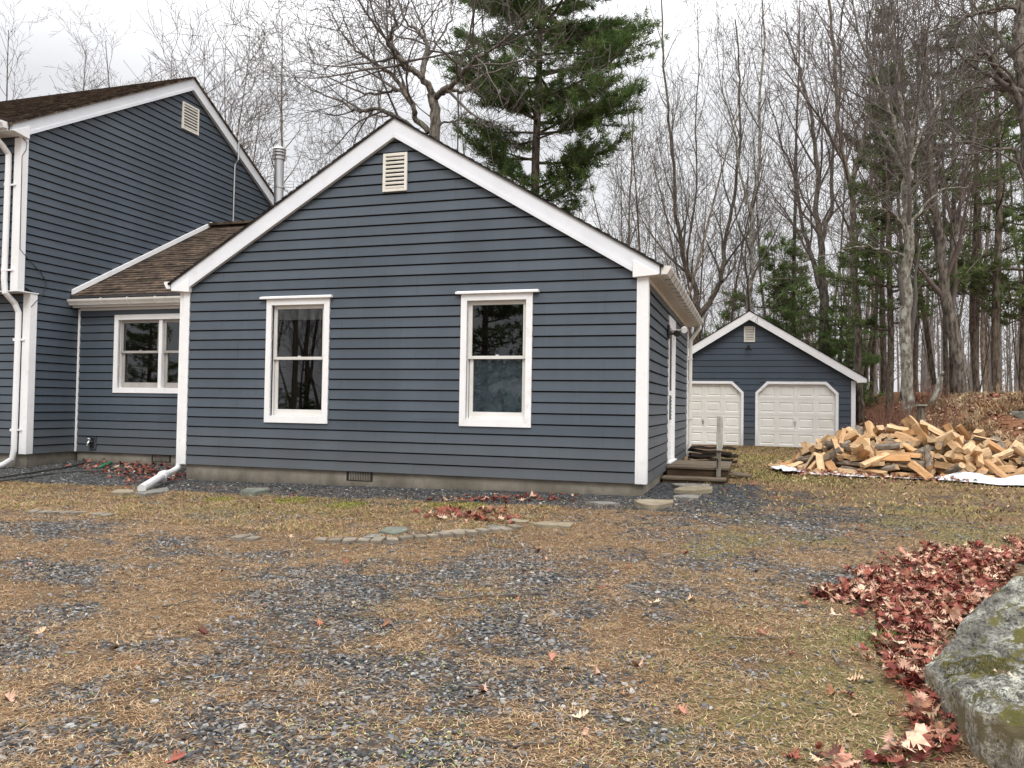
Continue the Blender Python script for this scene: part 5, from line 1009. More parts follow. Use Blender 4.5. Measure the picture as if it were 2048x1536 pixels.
q = ground_line([(204, 938), (212, 935), (221, 931)], 0.05); b = MB(); b.tube(q, [0.028, 0.034, 0.03], 10); b.tube([q[0], q[0] + np.array([-0.02, -0.06, -0.02])], 0.016, 8); b.build('hose_nozzle', M['green_plastic'], ho)
# ------------------------------------------------------------------ firewood
def log_geo(kind, seed):
    """split billet along X; returns verts, faces, material index (0 split face, 1 bark, 2 end grain)"""
    r = random.Random(seed * 17 + kind); L_ = r.uniform(0.38, 0.52); R_ = r.uniform(0.105, 0.145)
    if kind == 0: a0, a1 = 0.0, r.uniform(1.35, 1.75)
    elif kind == 1: a0, a1 = 0.0, math.pi * r.uniform(0.9, 1.05); R_ *= 0.78
    elif kind == 2: a0, a1 = 0, 0
    elif kind == 3: a0, a1 = 0, 2 * math.pi; R_ *= r.uniform(0.42, 0.55)
    else: a0, a1 = 0.0, r.uniform(0.7, 1.0); R_ *= 1.05
    sec, bark = [], []
    if kind == 2:
        w_, h_ = r.uniform(0.055, 0.085), r.uniform(0.034, 0.052); sec = [(-w_, -h_), (w_ * 0.9, -h_ * 1.1), (w_, h_ * 0.7), (w_ * .1, h_ * 1.15), (-w_ * 0.8, h_)]; bark = [0, 0, 0, 0, 0]
        if seed % 2: bark = [1, 0, 0, 0, 0]
    else:
        n = 12 if kind == 3 else 6
        arc = [(R_ * (1 + r.uniform(-.05, .05)) * math.cos(a0 + (a1 - a0) * i / (n if kind == 3 else n - 1)), R_ * (1 + r.uniform(-.05, .05)) * math.sin(a0 + (a1 - a0) * i / (n if kind == 3 else n - 1))) for i in range(n)]
        if kind == 3: sec, bark = arc, [1] * n
        else: sec = arc + [(r.uniform(0, .02), r.uniform(0, .02))]; bark = [1] * (n - 1) + [0, 0]
        if kind == 1: sec[-1] = (0, -0.01)
    if seed in (2, 5, 10, 11, 13): bark = [0] * len(bark)
    cx_ = sum(p[0] for p in sec) / len(sec); cy_ = sum(p[1] for p in sec) / len(sec); sec = [(p[0] - cx_, p[1] - cy_) for p in sec]
    ns, m_ = 5, len(sec); vs, fs, ms = [], [], []; tw = r.uniform(-.18, .18)
    for k in range(ns + 1):
        u = k / ns; sc_ = 1 + r.uniform(-.06, .06); c_, s_ = math.cos(tw * u), math.sin(tw * u); dx, dy = r.uniform(-.006, .006), r.uniform(-.006, .006)
        for p in sec:
            q = (p[0] * sc_ + dx, p[1] * sc_ + dy); sk = (0.05 * p[0] + 0.10 * p[1]) * (1 if k in (0, ns) else 0) * (1 if seed % 2 else -1)
            vs.append(((u - 0.5) * L_ + sk, q[0] * c_ - q[1] * s_, q[0] * s_ + q[1] * c_))
    for k in range(ns):
        for e in range(m_): fs.append((k * m_ + e, k * m_ + (e + 1) % m_, (k + 1) * m_ + (e + 1) % m_, (k + 1) * m_ + e)); ms.append(bark[e])
    fs.append(tuple(range(m_ - 1, -1, -1))); ms.append(2); fs.append(tuple(ns * m_ + e for e in range(m_))); ms.append(2)
    return vs, fs, ms
LOGK = [(0, 1), (0, 2), (0, 3), (4, 4), (4, 5), (1, 6), (2, 7), (2, 8), (3, 9), (0, 10), (4, 11), (2, 12), (1, 13), (3, 14)]
HEAP = (2.85, 16.15)
LOGS = [(9,3.047,17.478,0.176,0.665,0.724,-0.02,0.183),(6,3.609,15.032,0.094,0.636,0.746,0.142,0.138),(7,3.957,16.557,0.38,0.749,0.603,0.272,-0.015),(13,4.409,16.774,0.152,0.746,0.14,0.28,0.587),(0,3.261,16.657,0.519,0.916,-0.246,0.145,0.28),(2,0.917,15.88,0.079,0.176,-0.823,-0.538,0.058),(6,2.211,17.414,0.077,0.08,0.974,0.213,0.007),(4,3.497,15.144,0.102,0.879,-0.44,-0.124,0.134),(5,3.851,15.722,0.431,0.837,-0.017,-0.119,0.534),(0,4.174,15.76,0.271,0.515,-0.826,0.203,0.103),(6,2.608,15.784,0.612,0.844,0.224,-0.169,0.458),(3,3.612,16.69,0.407,0.572,0.72,0.392,0.002),(6,4.674,16.799,0.095,0.9,-0.013,0.028,0.435),(1,3.355,17.431,0.064,0.242,-0.943,0.221,-0.054),(11,1.551,15.827,0.333,0.426,-0.112,-0.224,0.869),(2,2.574,15.327,0.322,0.388,0.811,-0.222,-0.377),(9,1.287,16.534,0.224,0.696,-0.195,0.067,0.687),(7,2.165,15.601,0.405,0.074,-0.669,-0.676,-0.3),(5,3.283,15.318,0.286,0.36,-0.907,0.189,0.107),(12,1.999,16.402,0.48,0.085,0.982,-0.022,0.17),(2,4.885,15.157,0.056,0.379,-0.868,0.291,-0.136),(7,2.451,17.18,0.141,0.909,-0.322,0.022,0.263),(8,1.725,15.246,0.101,0.47,-0.833,0.273,-0.106),(12,1.233,15.77,0.178,0.039,-0.178,-0.194,0.964),(9,1.54,15.178,0.061,0.33,-0.858,0.369,-0.139),(7,2.174,16.695,0.404,0.311,0.625,0.714,-0.056),(5,1.654,15.384,0.217,0.27,0.078,0.163,0.946),(5,2.768,17.049,0.294,0.63,0.503,0.572,0.15),(2,4.297,15.533,0.132,0.03,0.293,-0.954,-0.058),(8,3.004,17.305,0.085,0.342,0.94,-0.003,-0.003),(10,3.045,15.552,0.438,0.807,-0.506,-0.268,0.142),(6,2.086,17.166,0.113,0.543,0.818,0.18,0.056),(3,3.616,17.118,0.127,0.413,-0.892,0.102,-0.153),(10,3.738,16.094,0.492,0.606,-0.529,-0.402,0.438),(7,3.004,17.066,0.242,0.717,-0.272,-0.177,-0.616),(9,3.714,17.349,0.064,0.225,-0.821,0.506,-0.138),(0,1.992,15.359,0.264,0.698,0.141,-0.283,0.643),(4,1.652,15.942,0.361,0.724,-0.526,0.213,-0.392),(6,0.81,16.511,0.106,0.1,0.552,0.828,-0.009),(6,4.723,16.014,0.117,0.701,-0.134,0.175,-0.678),(1,1.604,17.241,0.06,0.366,-0.921,0.122,-0.048),(9,1.666,16.796,0.235,0.226,0.928,0.291,0.043),(6,0.946,16.707,0.089,0.647,0.0,0.005,0.762),(4,1.207,16.175,0.227,0.863,-0.316,-0.047,-0.392),(4,3.057,16.172,0.732,0.147,-0.649,0.685,-0.296),(0,3.754,14.909,0.061,0.332,-0.921,-0.188,0.076),(7,3.077,15.167,0.177,0.384,-0.836,0.379,0.101),(4,0.371,16.095,0.076,0.556,0.029,0.05,0.829),(2,2.345,16.972,0.275,0.189,0.975,0.113,0.002),(7,1.644,16.982,0.1,0.169,0.974,0.122,0.084),(0,4.575,15.855,0.173,0.401,0.592,0.43,0.551),(9,1.186,15.275,0.061,0.32,-0.783,-0.494,0.203),(11,3.301,17.068,0.217,0.388,0.92,-0.018,-0.052),(11,3.206,14.778,0.094,0.973,-0.051,0.025,-0.222),(2,0.826,16.172,0.058,0.199,-0.381,0.792,-0.434),(9,2.327,16.288,0.622,0.01,0.727,0.648,-0.228),(1,2.775,15.749,0.576,0.646,-0.606,-0.449,0.118),(11,1.896,16.088,0.489,0.168,0.515,0.817,0.2),(1,2.485,14.925,0.065,0.529,-0.848,0.028,-0.006),(9,3.892,17.253,0.159,0.536,-0.818,0.08,0.192),(10,2.473,16.416,0.635,0.729,-0.221,0.03,0.647),(9,3.96,16.713,0.27,0.226,-0.934,-0.112,0.254),(10,2.697,16.484,0.602,0.284,-0.825,-0.306,0.381),(7,1.711,16.135,0.411,0.212,0.525,0.817,0.109),(4,2.057,16.074,0.53,0.3,-0.499,-0.66,0.475),(2,2.915,17.139,0.308,0.618,-0.003,-0.32,-0.718),(7,1.485,16.35,0.301,0.079,-0.603,0.785,-0.121),(6,3.674,16.414,0.502,0.014,-0.746,-0.607,0.274),(1,5.21,16.683,0.06,0.365,-0.917,0.151,-0.059),(6,2.026,17.018,0.279,0.628,-0.622,-0.271,0.381),(6,1.364,16.916,0.171,0.664,0.673,-0.324,0.033),(0,1.173,15.597,0.211,0.814,0.171,-0.251,0.496),(0,3.22,16.854,0.366,0.068,0.169,-0.892,0.415),(5,4.374,16.155,0.27,0.187,-0.687,-0.675,0.195),(7,1.454,16.332,0.437,0.415,-0.855,-0.309,0.052),(13,3.781,16.976,0.319,0.395,-0.855,-0.239,0.237),(3,1.523,17.082,0.129,0.177,0.971,0.105,0.121),(7,4.229,17.14,0.066,0.095,-0.977,-0.189,0.023),(2,4.878,16.335,0.058,0.275,-0.798,0.505,-0.178),(11,1.809,16.674,0.349,0.946,-0.285,-0.103,0.113),(11,0.595,16.308,0.094,0.928,-0.056,-0.008,0.369),(9,3.444,16.156,0.645,0.555,0.65,0.446,0.268),(8,4.097,15.254,0.086,0.362,-0.891,-0.26,0.085),(12,3.981,16.182,0.423,0.311,-0.461,-0.766,0.324),(4,3.629,15.621,0.386,0.27,-0.569,0.777,0.01),(3,3.663,16.938,0.228,0.038,-0.993,-0.019,0.108),(5,2.811,15.497,0.472,0.962,0.057,-0.156,0.216),(11,2.916,16.361,0.72,0.072,0.82,-0.493,0.281),(6,2.163,16.113,0.611,0.511,0.31,0.548,0.586),(13,1.521,16.004,0.499,0.976,-0.032,-0.164,0.137),(6,2.433,16.788,0.411,0.356,0.861,0.362,-0.027),(6,4.996,15.882,0.077,0.029,0.352,0.934,0.057),(11,3.249,17.34,0.192,0.081,-0.994,0.045,0.05),(5,1.09,16.871,0.099,0.615,-0.046,-0.026,0.787),(2,1.417,15.619,0.278,0.829,0.348,-0.291,0.326),(11,4.204,16.328,0.323,0.18,-0.691,-0.65,0.26),(5,3.896,16.804,0.369,0.34,0.757,0.49,-0.268),(1,0.727,15.847,0.133,0.81,0.325,0.101,0.478),(2,4.855,15.896,0.166,0.263,-0.696,-0.64,0.19),(5,2.057,16.73,0.477,0.013,0.594,-0.764,0.252),(4,1.6,16.257,0.462,0.12,-0.938,-0.311,-0.095),(12,1.409,16.621,0.335,0.085,-0.83,0.478,-0.274),(2,0.546,16.544,0.096,0.124,-0.792,-0.565,0.194),(9,4.275,15.957,0.395,0.329,-0.772,-0.503,0.204),(0,4.6,16.307,0.188,0.009,-0.748,0.62,-0.236),(3,3.575,17.433,0.15,0.456,-0.834,0.191,-0.245),(12,2.72,17.554,0.102,0.914,-0.187,-0.071,0.354),(6,1.669,16.97,0.304,0.827,0.495,-0.248,0.097),(2,0.783,16.816,0.124,0.454,-0.837,0.11,-0.284),(12,1.827,17.216,0.173,0.082,0.814,0.53,-0.224),(6,2.326,15.457,0.364,0.208,-0.69,0.658,0.218),(0,2.653,15.704,0.68,0.56,-0.725,0.396,-0.064),(11,2.361,15.201,0.204,0.514,-0.843,-0.145,-0.067),(8,1.118,16.06,0.191,0.727,-0.578,0.055,-0.367),(2,3.523,16.847,0.464,0.215,-0.977,-0.01,-0.017),(11,3.102,16.712,0.56,0.226,-0.216,0.483,-0.818),(5,2.146,14.985,0.16,0.951,-0.031,-0.122,-0.283),(0,1.329,16.408,0.453,0.347,0.32,0.81,-0.347),(10,2.119,15.429,0.419,0.716,0.108,-0.325,0.608),(13,1.011,15.975,0.244,0.483,-0.8,0.262,-0.24),(4,3.361,14.941,0.177,0.307,-0.649,-0.646,0.26),(6,2.618,15.21,0.403,0.932,-0.239,0.074,-0.262),(8,1.451,16.993,0.373,0.473,0.129,-0.294,-0.82),(4,4.688,16.854,0.177,0.327,-0.937,-0.023,-0.12),(4,1.381,15.748,0.341,0.533,-0.611,0.251,-0.529),(10,2.861,15.224,0.327,0.309,0.323,-0.044,-0.893),(8,1.89,17.231,0.281,0.392,0.489,-0.762,-0.163),(11,1.592,15.49,0.344,0.94,-0.057,0.1,0.322),(1,3.314,17.014,0.367,0.165,-0.986,0.021,0.007),(11,2.306,17.233,0.238,0.363,-0.733,-0.227,0.528),(9,1.086,15.402,0.225,0.869,0.202,-0.243,0.38),(3,2.605,17.083,0.304,0.672,-0.395,0.271,0.565),(3,1.456,17.107,0.273,0.744,0.599,0.238,0.178),(5,2.734,16.703,0.657,0.191,0.904,-0.343,0.166),(7,2.891,15.005,0.177,0.83,0.173,-0.255,0.465),(5,2.562,15.075,0.296,0.916,0.39,0.009,-0.097),(10,1.984,14.936,0.101,0.872,-0.361,0.15,-0.294),(6,4.081,16.341,0.428,0.631,0.231,0.456,0.584),(4,4.451,16.018,0.325,0.094,-0.677,0.72,-0.115),(13,3.932,17.106,0.415,0.109,0.917,0.38,-0.057),(5,2.49,15.572,0.589,0.829,0.432,-0.115,-0.337),(1,3.875,15.949,0.55,0.315,-0.738,-0.547,0.236),(1,4.585,15.662,0.251,0.408,0.731,0.46,0.297),(2,1.079,16.763,0.192,0.228,-0.538,0.772,-0.25),(10,1.872,15.661,0.338,0.496,-0.556,-0.643,0.177),(12,4.189,15.124,0.154,0.924,0.084,-0.131,0.349),(12,3.252,17.185,0.282,0.222,0.973,-0.012,-0.054),(1,3.563,15.431,0.418,0.419,0.704,-0.378,-0.432),(4,4.337,16.41,0.372,0.238,-0.729,0.613,-0.192),(10,1.047,17.038,0.191,0.331,-0.87,-0.317,0.181),(2,2.311,15.301,0.429,0.771,0.461,-0.029,0.439),(0,4.724,16.255,0.29,0.278,-0.784,0.038,0.554),(5,2.859,15.01,0.383,0.277,0.627,-0.333,-0.647),(1,2.365,16.592,0.627,0.094,-0.559,0.697,-0.439),(8,3.686,15.94,0.613,0.376,-0.605,0.554,-0.43),(11,1.723,16.759,0.525,0.161,-0.459,-0.873,-0.024),(3,1.759,16.759,0.383,0.369,-0.911,-0.183,0.033),(6,4.373,15.102,0.077,0.057,0.632,0.771,0.054),(1,3.879,15.398,0.317,0.705,-0.574,-0.084,0.408),(6,4.157,16.004,0.48,0.364,-0.75,-0.487,0.259),(7,3.945,16.86,0.466,0.307,0.921,0.202,-0.13),(13,3.157,15.539,0.604,0.61,-0.536,-0.435,0.389),(3,2.329,15.383,0.546,0.661,-0.666,0.257,-0.232),(5,4.017,16.026,0.671,0.076,-0.99,-0.046,0.112),(4,2.549,15.36,0.542,0.405,-0.055,-0.658,0.632),(11,2.556,17.629,0.094,0.933,-0.056,-0.007,0.354),(2,1.016,15.531,0.203,0.255,-0.804,0.095,-0.529),(11,3.487,14.974,0.253,0.181,0.592,-0.722,-0.308),(1,1.374,16.755,0.476,0.256,-0.598,0.727,-0.219),(11,3.255,16.127,0.691,0.018,0.85,0.511,-0.126),(7,2.405,17.031,0.384,0.594,-0.135,-0.251,-0.752),(10,3.34,15.647,0.457,0.468,-0.533,-0.689,0.151),(0,3.672,14.983,0.203,0.228,-0.762,-0.594,0.121),(10,2.769,16.743,0.488,0.261,0.965,0.002,0.021),(5,4.574,15.953,0.446,0.301,0.784,-0.462,-0.284),(3,3.463,17.285,0.3,0.16,0.985,-0.02,-0.063),(0,3.452,17.197,0.382,0.356,-0.928,0.086,0.061),(1,0.961,16.679,0.283,0.377,-0.707,-0.531,0.277),(4,0.829,16.465,0.239,0.739,0.063,-0.14,-0.656),(1,3.535,15.981,0.622,0.746,0.274,-0.055,0.605),(10,2.509,17.282,0.268,0.212,0.625,0.408,-0.632),(2,1.862,15.326,0.336,0.64,-0.763,-0.041,-0.088),(1,2.303,16.847,0.567,0.106,-0.973,-0.199,0.048),(1,2.827,17.053,0.498,0.965,-0.099,0.203,0.134),(6,1.901,16.28,0.615,0.544,0.19,0.383,0.722),(1,2.285,15.171,0.431,0.622,-0.781,-0.026,-0.047),(2,3.051,15.047,0.361,0.32,-0.762,-0.434,0.359),(0,2.681,17.267,0.335,0.615,0.104,0.732,0.276),(8,4.112,16.764,0.387,0.75,0.351,0.509,0.236),(11,2.211,16.198,0.771,0.232,0.53,0.807,-0.119),(7,1.055,16.123,0.29,0.927,-0.01,-0.182,-0.327),(10,2.813,17.337,0.331,0.828,-0.116,-0.461,-0.296),(3,3.109,15.044,0.256,0.792,-0.584,-0.04,0.175),(11,1.159,16.673,0.292,0.761,-0.192,-0.293,0.545),(1,2.229,17.412,0.247,0.154,-0.987,0.033,-0.012),(0,2.164,17.231,0.386,0.09,-0.961,-0.253,0.065),(9,2.656,16.854,0.673,0.363,-0.928,-0.088,0.013),(6,1.458,17.248,0.196,0.033,0.947,0.31,0.078),(0,2.143,17.553,0.108,0.122,0.98,0.154,0.022),(10,1.894,15.959,0.581,0.587,-0.73,-0.343,-0.065),(9,3.24,16.376,0.785,0.531,-0.004,-0.445,-0.721),(0,2.279,15.233,0.575,0.311,-0.037,0.041,0.949),(2,3.4,15.304,0.38,0.532,-0.629,-0.567,0.007),(10,3.957,15.174,0.182,0.58,-0.781,0.133,-0.19),(1,2.708,14.772,0.176,0.569,-0.681,0.461,0.009),(5,1.076,16.115,0.411,0.308,0.411,0.818,0.259),(4,2.832,16.092,0.813,0.951,0.177,-0.146,-0.206),(3,4.053,17.04,0.311,0.163,0.653,-0.217,0.707),(7,1.348,15.275,0.154,0.34,-0.706,0.62,-0.038),(9,3.155,17.136,0.499,0.875,0.316,-0.276,-0.241),(11,2.565,16.235,0.828,0.322,0.94,0.096,-0.054),(0,3.397,15.705,0.613,0.533,-0.52,-0.607,0.278),(12,4.802,15.603,0.08,0.8,-0.04,-0.027,0.598),(7,4.284,17.01,0.155,0.863,-0.453,-0.117,0.191),(11,4.003,15.27,0.257,0.312,0.825,0.437,-0.175),(12,3.893,14.945,0.217,0.379,0.311,-0.064,0.869),(11,2.085,16.457,0.713,0.139,-0.934,-0.153,-0.29),(12,4.526,16.426,0.308,0.211,0.707,0.643,-0.204),(11,1.975,15.716,0.495,0.651,-0.302,-0.62,0.316),(2,2.502,14.964,0.196,0.206,-0.971,0.095,0.071),(11,3.032,15.641,0.647,0.044,0.647,-0.755,0.094),(9,1.165,17.113,0.316,0.361,-0.882,-0.245,0.177),(5,1.526,15.738,0.496,0.148,-0.211,-0.924,0.282),(6,2.384,17.139,0.51,0.221,0.881,0.251,0.335),(10,2.342,14.977,0.331,0.459,-0.878,0.114,-0.071),(5,4.067,15.656,0.4,0.002,-0.839,0.286,0.463),(8,3.219,14.81,0.22,0.275,-0.762,0.414,-0.414),(7,3.022,16.708,0.686,0.099,0.855,-0.473,0.187),(10,3.652,15.087,0.399,0.382,-0.66,-0.643,0.062),(2,1.435,17.447,0.07,0.144,-0.989,-0.03,0.011),(10,3.68,16.946,0.535,0.155,-0.339,-0.468,0.801),(7,1.986,15.033,0.226,0.047,0.917,-0.39,0.071),(7,3.396,15.154,0.405,0.852,0.438,0.166,0.235),(9,3.559,15.374,0.54,0.45,-0.676,-0.549,0.199),(1,3.497,17.469,0.293,0.057,-0.949,0.279,-0.136),(9,3.331,15.314,0.591,0.435,-0.581,0.645,-0.239),(9,4.42,16.649,0.291,0.045,-0.165,-0.838,0.519),(10,2.344,17.018,0.55,0.802,-0.57,-0.109,0.139),(11,1.604,16.969,0.419,0.233,-0.526,0.786,-0.226),(9,2.599,16.531,0.815,0.182,-0.499,0.641,-0.554),(1,4.434,16.878,0.246,0.399,-0.835,0.363,-0.105),(1,1.112,16.85,0.408,0.382,-0.727,-0.531,0.208),(11,1.467,16.072,0.587,0.185,0.809,0.558,0.012),(10,2.075,16.591,0.653,0.403,-0.896,-0.036,-0.183),(7,3.351,16.777,0.61,0.207,0.916,0.343,-0.018),(11,1.112,16.396,0.411,0.803,0.177,-0.307,-0.479),(4,3.527,16.573,0.528,0.07,0.435,-0.883,0.163),(3,1.557,16.377,0.606,0.42,-0.672,0.325,-0.516)]
HIDDEN_LOGS = set([])
def wood_split(name):
    m, t, N, L, b = nt(name); v = coords(N, L, 'Object', (1.2, 16, 16)); rnd = objrand(N)
    c = ramp(N, L, tex_noise(N, L, v, 3.5, 8, 0.7), [(0.25, (0.25, 0.15, 0.085)), (0.5, (0.52, 0.37, 0.22)), (0.75, (0.72, 0.58, 0.40))])
    tint = ramp(N, L, rnd, [(0.0, (0.55, 0.46, 0.40)), (0.25, (1.0, 0.88, 0.74)), (0.45, (1.15, 1.13, 1.08)), (0.7, (0.85, 0.80, 0.74)), (0.85, (1.0, 0.74, 0.52)), (1.0, (0.7, 0.6, 0.52))])
    L.new(mix(N, L, 1.0, c, tint, 'MULTIPLY'), b.inputs['Base Color']); b.inputs['Roughness'].default_value = 0.8; b.inputs['Specular IOR Level'].default_value = 0.2
    bump(N, L, b, tex_noise(N, L, v, 8, 7, 0.75), 0.7, 0.01); return m
M['split'] = wood_split('split_wood')
M['endgrain'] = m_two('log_end_grain', (0.34, 0.21, 0.11), (0.56, 0.40, 0.23), 14, 0.85, c3=(0.22, 0.12, 0.06), s3=6, f3=(0.6, 0.8), bs=0.4, bscale=60)
M['logbark'] = m_two('log_bark', (0.075, 0.055, 0.040), (0.25, 0.205, 0.155), 18, 0.95, stretch=(0.5, 1, 1), bs=0.9, bscale=40, bdist=0.01, c3=(0.26, 0.26, 0.22), s3=9, f3=(0.6, 0.75))
log_me = []
for k, (kind, seed) in enumerate(LOGK):
    vs, fs, ms = log_geo(kind, seed); b = MB(); b.v = vs; b.f = fs; b.m = ms; me = bpy.data.meshes.new('firewood_log'); me.from_pydata(vs, [], fs)
    for q in ('split', 'logbark', 'endgrain'): me.materials.append(M[q])
    me.polygons.foreach_set('material_index', ms)
    import bmesh
    bm = bmesh.new(); bm.from_mesh(me); bmesh.ops.recalc_face_normals(bm, faces=bm.faces); bm.to_mesh(me); bm.free(); me.update(); log_me.append(me)
KN = {0: 'split quarter log', 1: 'half round log', 2: 'squarish split billet', 3: 'round log in bark', 4: 'slim split wedge'}
xs_ = [l[1] for l in LOGS]; HID = set()
for n_, (k, x, y, z, qw, qx, qy, qz) in enumerate(LOGS):
    if n_ in HIDDEN_LOGS: continue
    o = bpy.data.objects.new('firewood_log', log_me[k]); COL.objects.link(o); o.location = (x, y, z + float(gz(x, y)) - 0.02); o.rotation_mode = 'QUATERNION'; o.rotation_quaternion = (qw, qx, qy, qz); o.scale = (1.0, .92, .92)
    u = (x - HEAP[0]) / 2.3; hz = 'at the far left tail' if u < -0.75 else 'left of the middle' if u < -0.3 else 'in the middle' if u < 0.25 else 'right of the middle' if u < 0.7 else 'at the right end'
    vz = 'on the ground at the front' if (z < 0.22 and y < 15.6) else 'low on the front slope' if (z < 0.4 and y < 16) else 'half way up the front slope' if (z < 0.65 and y < 16.2) else 'near the crest' if z >= 0.65 else 'on the back side'
    tag(o, '%s %s, %s' % (KN[LOGK[k][0]], vz, hz), 'firewood log', 'split logs in the firewood heap')
R = np.random.default_rng(12)
for q in range(42):
    u, v = R.uniform(-.85, .95), R.uniform(-.85, .25); r = math.hypot(u, v)
    if r > 1.0: continue
    x, y = HEAP[0] + u * 2.25, HEAP[1] + v * 1.35; z = 0.10 + 0.86 * max(0, 1 - r) ** 0.75; k = int(R.choice([0, 1, 2, 3, 4, 6, 7, 10, 11, 12]))
    o = bpy.data.objects.new('firewood_log', log_me[k]); COL.objects.link(o); o.location = (x, y, z + float(gz(x, y)) + 0.05); o.rotation_euler = (R.random() * 6.28, R.choice([-1, 1]) * R.uniform(.35, 1.0), R.random() * 6.28)
    hz = 'at the far left tail' if u < -0.6 else 'left of the middle' if u < -0.2 else 'in the middle' if u < 0.25 else 'right of the middle' if u < 0.65 else 'at the right end'
    tag(o, '%s propped up steeply, %s' % (KN[LOGK[k][0]], hz), 'firewood log', 'split logs in the firewood heap')
n = 30; b = MB(); vs = []
for i in range(n + 1):
    for j in range(n + 1):
        u = -1 + 2 * i / n; v = -1 + 2 * j / n; r = math.hypot(u, v); vs.append((HEAP[0] + u * 2.0, HEAP[1] + v * 1.15, -0.02 + 0.72 * max(0, 1 - r) ** 0.85 + 0.03 * (vnoise(i * .7, j * .7) - .5)))
b.add(vs, [(i * (n + 1) + j, (i + 1) * (n + 1) + j, (i + 1) * (n + 1) + j + 1, i * (n + 1) + j + 1) for i in range(n) for j in range(n)])
tag(b.build('bark_debris', m_two('bark_debris', (0.05, 0.028, 0.018), (0.16, 0.09, 0.05), 24, 0.95, bs=0.9, bscale=50, bdist=0.02)), 'dark bark chips and debris filling the inside of the firewood heap', 'debris', None, 'stuff')
# white tarp under the heap
M['tarp'] = m_two('white_tarp', (0.62, 0.63, 0.66), (0.78, 0.79, 0.82), 5, 0.35, bs=0.3, bscale=14, bdist=0.02, c3=(0.45, 0.42, 0.38), s3=7, f3=(0.6, 0.85))
tx = np.linspace(0.42, 6.2, 150); ty = np.linspace(0, 1, 60); TX, TV = np.meshgrid(tx, ty)
front = 14.50 + 0.10 * np.sin(TX * 2.3) + 0.07 * np.sin(TX * 6.1 + 1) - 0.50 * sstep(2.9, 3.8, TX) + 0.28 * sstep(1.0, 1.5, TX) * sstep(3.1, 2.6, TX) + 0.25 * sstep(1.5, 0.6, TX) ; back = 17.25 - 0.35 * sstep(1.4, .5, TX)
TY = front + (back - front) * TV; TX = TX + 0.10 * np.sin(TY * 3.1) * (TX < 1.2)
TZ = gz(TX, TY) + 0.03 + 0.05 * np.abs(fbm(TX * 4, TY * 5, 3) - .45) + 0.15 * np.sin(np.clip(TV / 0.16, 0, 1) * np.pi) * (0.55 + 0.45 * np.sin(TX * 4.2) ** 2) * sstep(2.7, 3.3, TX) + 0.06 * sstep(1.0, 0.62, TX) * (0.3 + fbm(TX * 7, TY * 5, 2))
nx_, ny_ = len(tx), len(ty); i = np.arange(ny_ - 1)[:, None] * nx_; j = np.arange(nx_ - 1)[None]; FT = np.stack([i + j, i + j + 1, i + nx_ + j + 1, i + nx_ + j], -1).reshape(-1, 4)
tag(np_mesh('tarp', np.stack([TX, TY, TZ], -1).reshape(-1, 3), [FT], M['tarp'], None, None, True), 'crumpled white tarp spread under the firewood heap', 'tarp')

# ------------------------------------------------------------------ trees
def nrm(v): return v / (np.linalg.norm(v) + 1e-9)
def side_dir(d, ang, az):
    a = nrm(np.cross(d, [0.13, 0.97, 0.21])); c = np.cross(d, a); return nrm(d * math.cos(ang) + (a * math.cos(az) + c * math.sin(az)) * math.sin(ang))
def grow(T, p, d, r, L_, lvl, C, R):
    ns = C['seg'][lvl]; pts, rad, dirs = [p], [r], [d]; st = L_ / ns; tip = C['tip'][lvl]
    for k in range(ns):
        d = nrm(d + R.normal(0, C['wob'][lvl], 3) + np.array([0, 0, C['trop'][lvl]])); p = p + d * st; pts.append(p); rad.append(r * (1 - (1 - tip) * ((k + 1) / ns))); dirs.append(d)
    T.append((np.array(pts), np.maximum(rad, C['rmin']), C['sides'][lvl], lvl))
    if lvl + 1 >= len(C['n']): return
    nch = C['n'][lvl + 1]; nch = max(1, int(round(nch * min(1.4, max(0.35, L_ / C['ref'][lvl]))))); az = R.random() * 6.28
    for q in range(nch):
        t0 = C['t0'][lvl]; u = t0 + (1 - t0) * ((q + R.random() * 0.8) / nch); f = u * ns; k = min(int(f), ns - 1); g = f - k
        pp = pts[k] * (1 - g) + pts[k + 1] * g; rr = rad[k] * (1 - g) + rad[k + 1] * g; az += 2.4 + R.normal(0, .5)
        a = C['ang'][lvl + 1] * R.uniform(0.7, 1.3); l2 = C['len'][lvl + 1] * R.uniform(0.65, 1.25) * (1 - C['short'][lvl] * u)
        grow(T, pp, side_dir(dirs[k + 1], a, az), max(C['rmin'], rr * C['rk'][lvl + 1]), l2, lvl + 1, C, R)
def cfg(H, spread=1.0, n=(1, 14, 6, 4, 2), r=0.17, t0=0.35, ang=(0, .75, .7, .7, .7), trop=(.02, .10, .07, .05, .03), wob=(.028, .09, .13, .16, .2)):
    return dict(H=H, r=r, n=n, seg=(12, 7, 4, 3, 2), tip=(.12, .15, .25, .4, .6), wob=wob, trop=trop, rmin=0.0062, sides=(9, 5, 3, 3, 3), ref=(H, 4.2 * spread, 1.9 * spread, 1.0, .5), t0=(t0, .25, .2, .2, .2), ang=ang, len=(H, 5.2 * spread, 2.1 * spread, 1.05, .55), short=(.62, .45, .4, .3, .2), rk=(1, .52, .55, .6, .7))
def bare(C, seed, stems=1, lean=0.04):
    R = np.random.default_rng(seed); T = []
    for s in range(stems):
        d = nrm(np.array([R.normal(0, lean), R.normal(0, lean), 1.0])) if stems == 1 else nrm(np.array([0.22 * math.cos(s * 6.28 / stems + seed), 0.22 * math.sin(s * 6.28 / stems + seed), 1.0]))
        grow(T, np.array([0.0, 0, -0.5]) + d * 0.02 * s, d, C['r'] * (1 if s == 0 else 0.8), C['H'] * (1 if s == 0 else R.uniform(.8, .97)), 0, C, R)
    return T
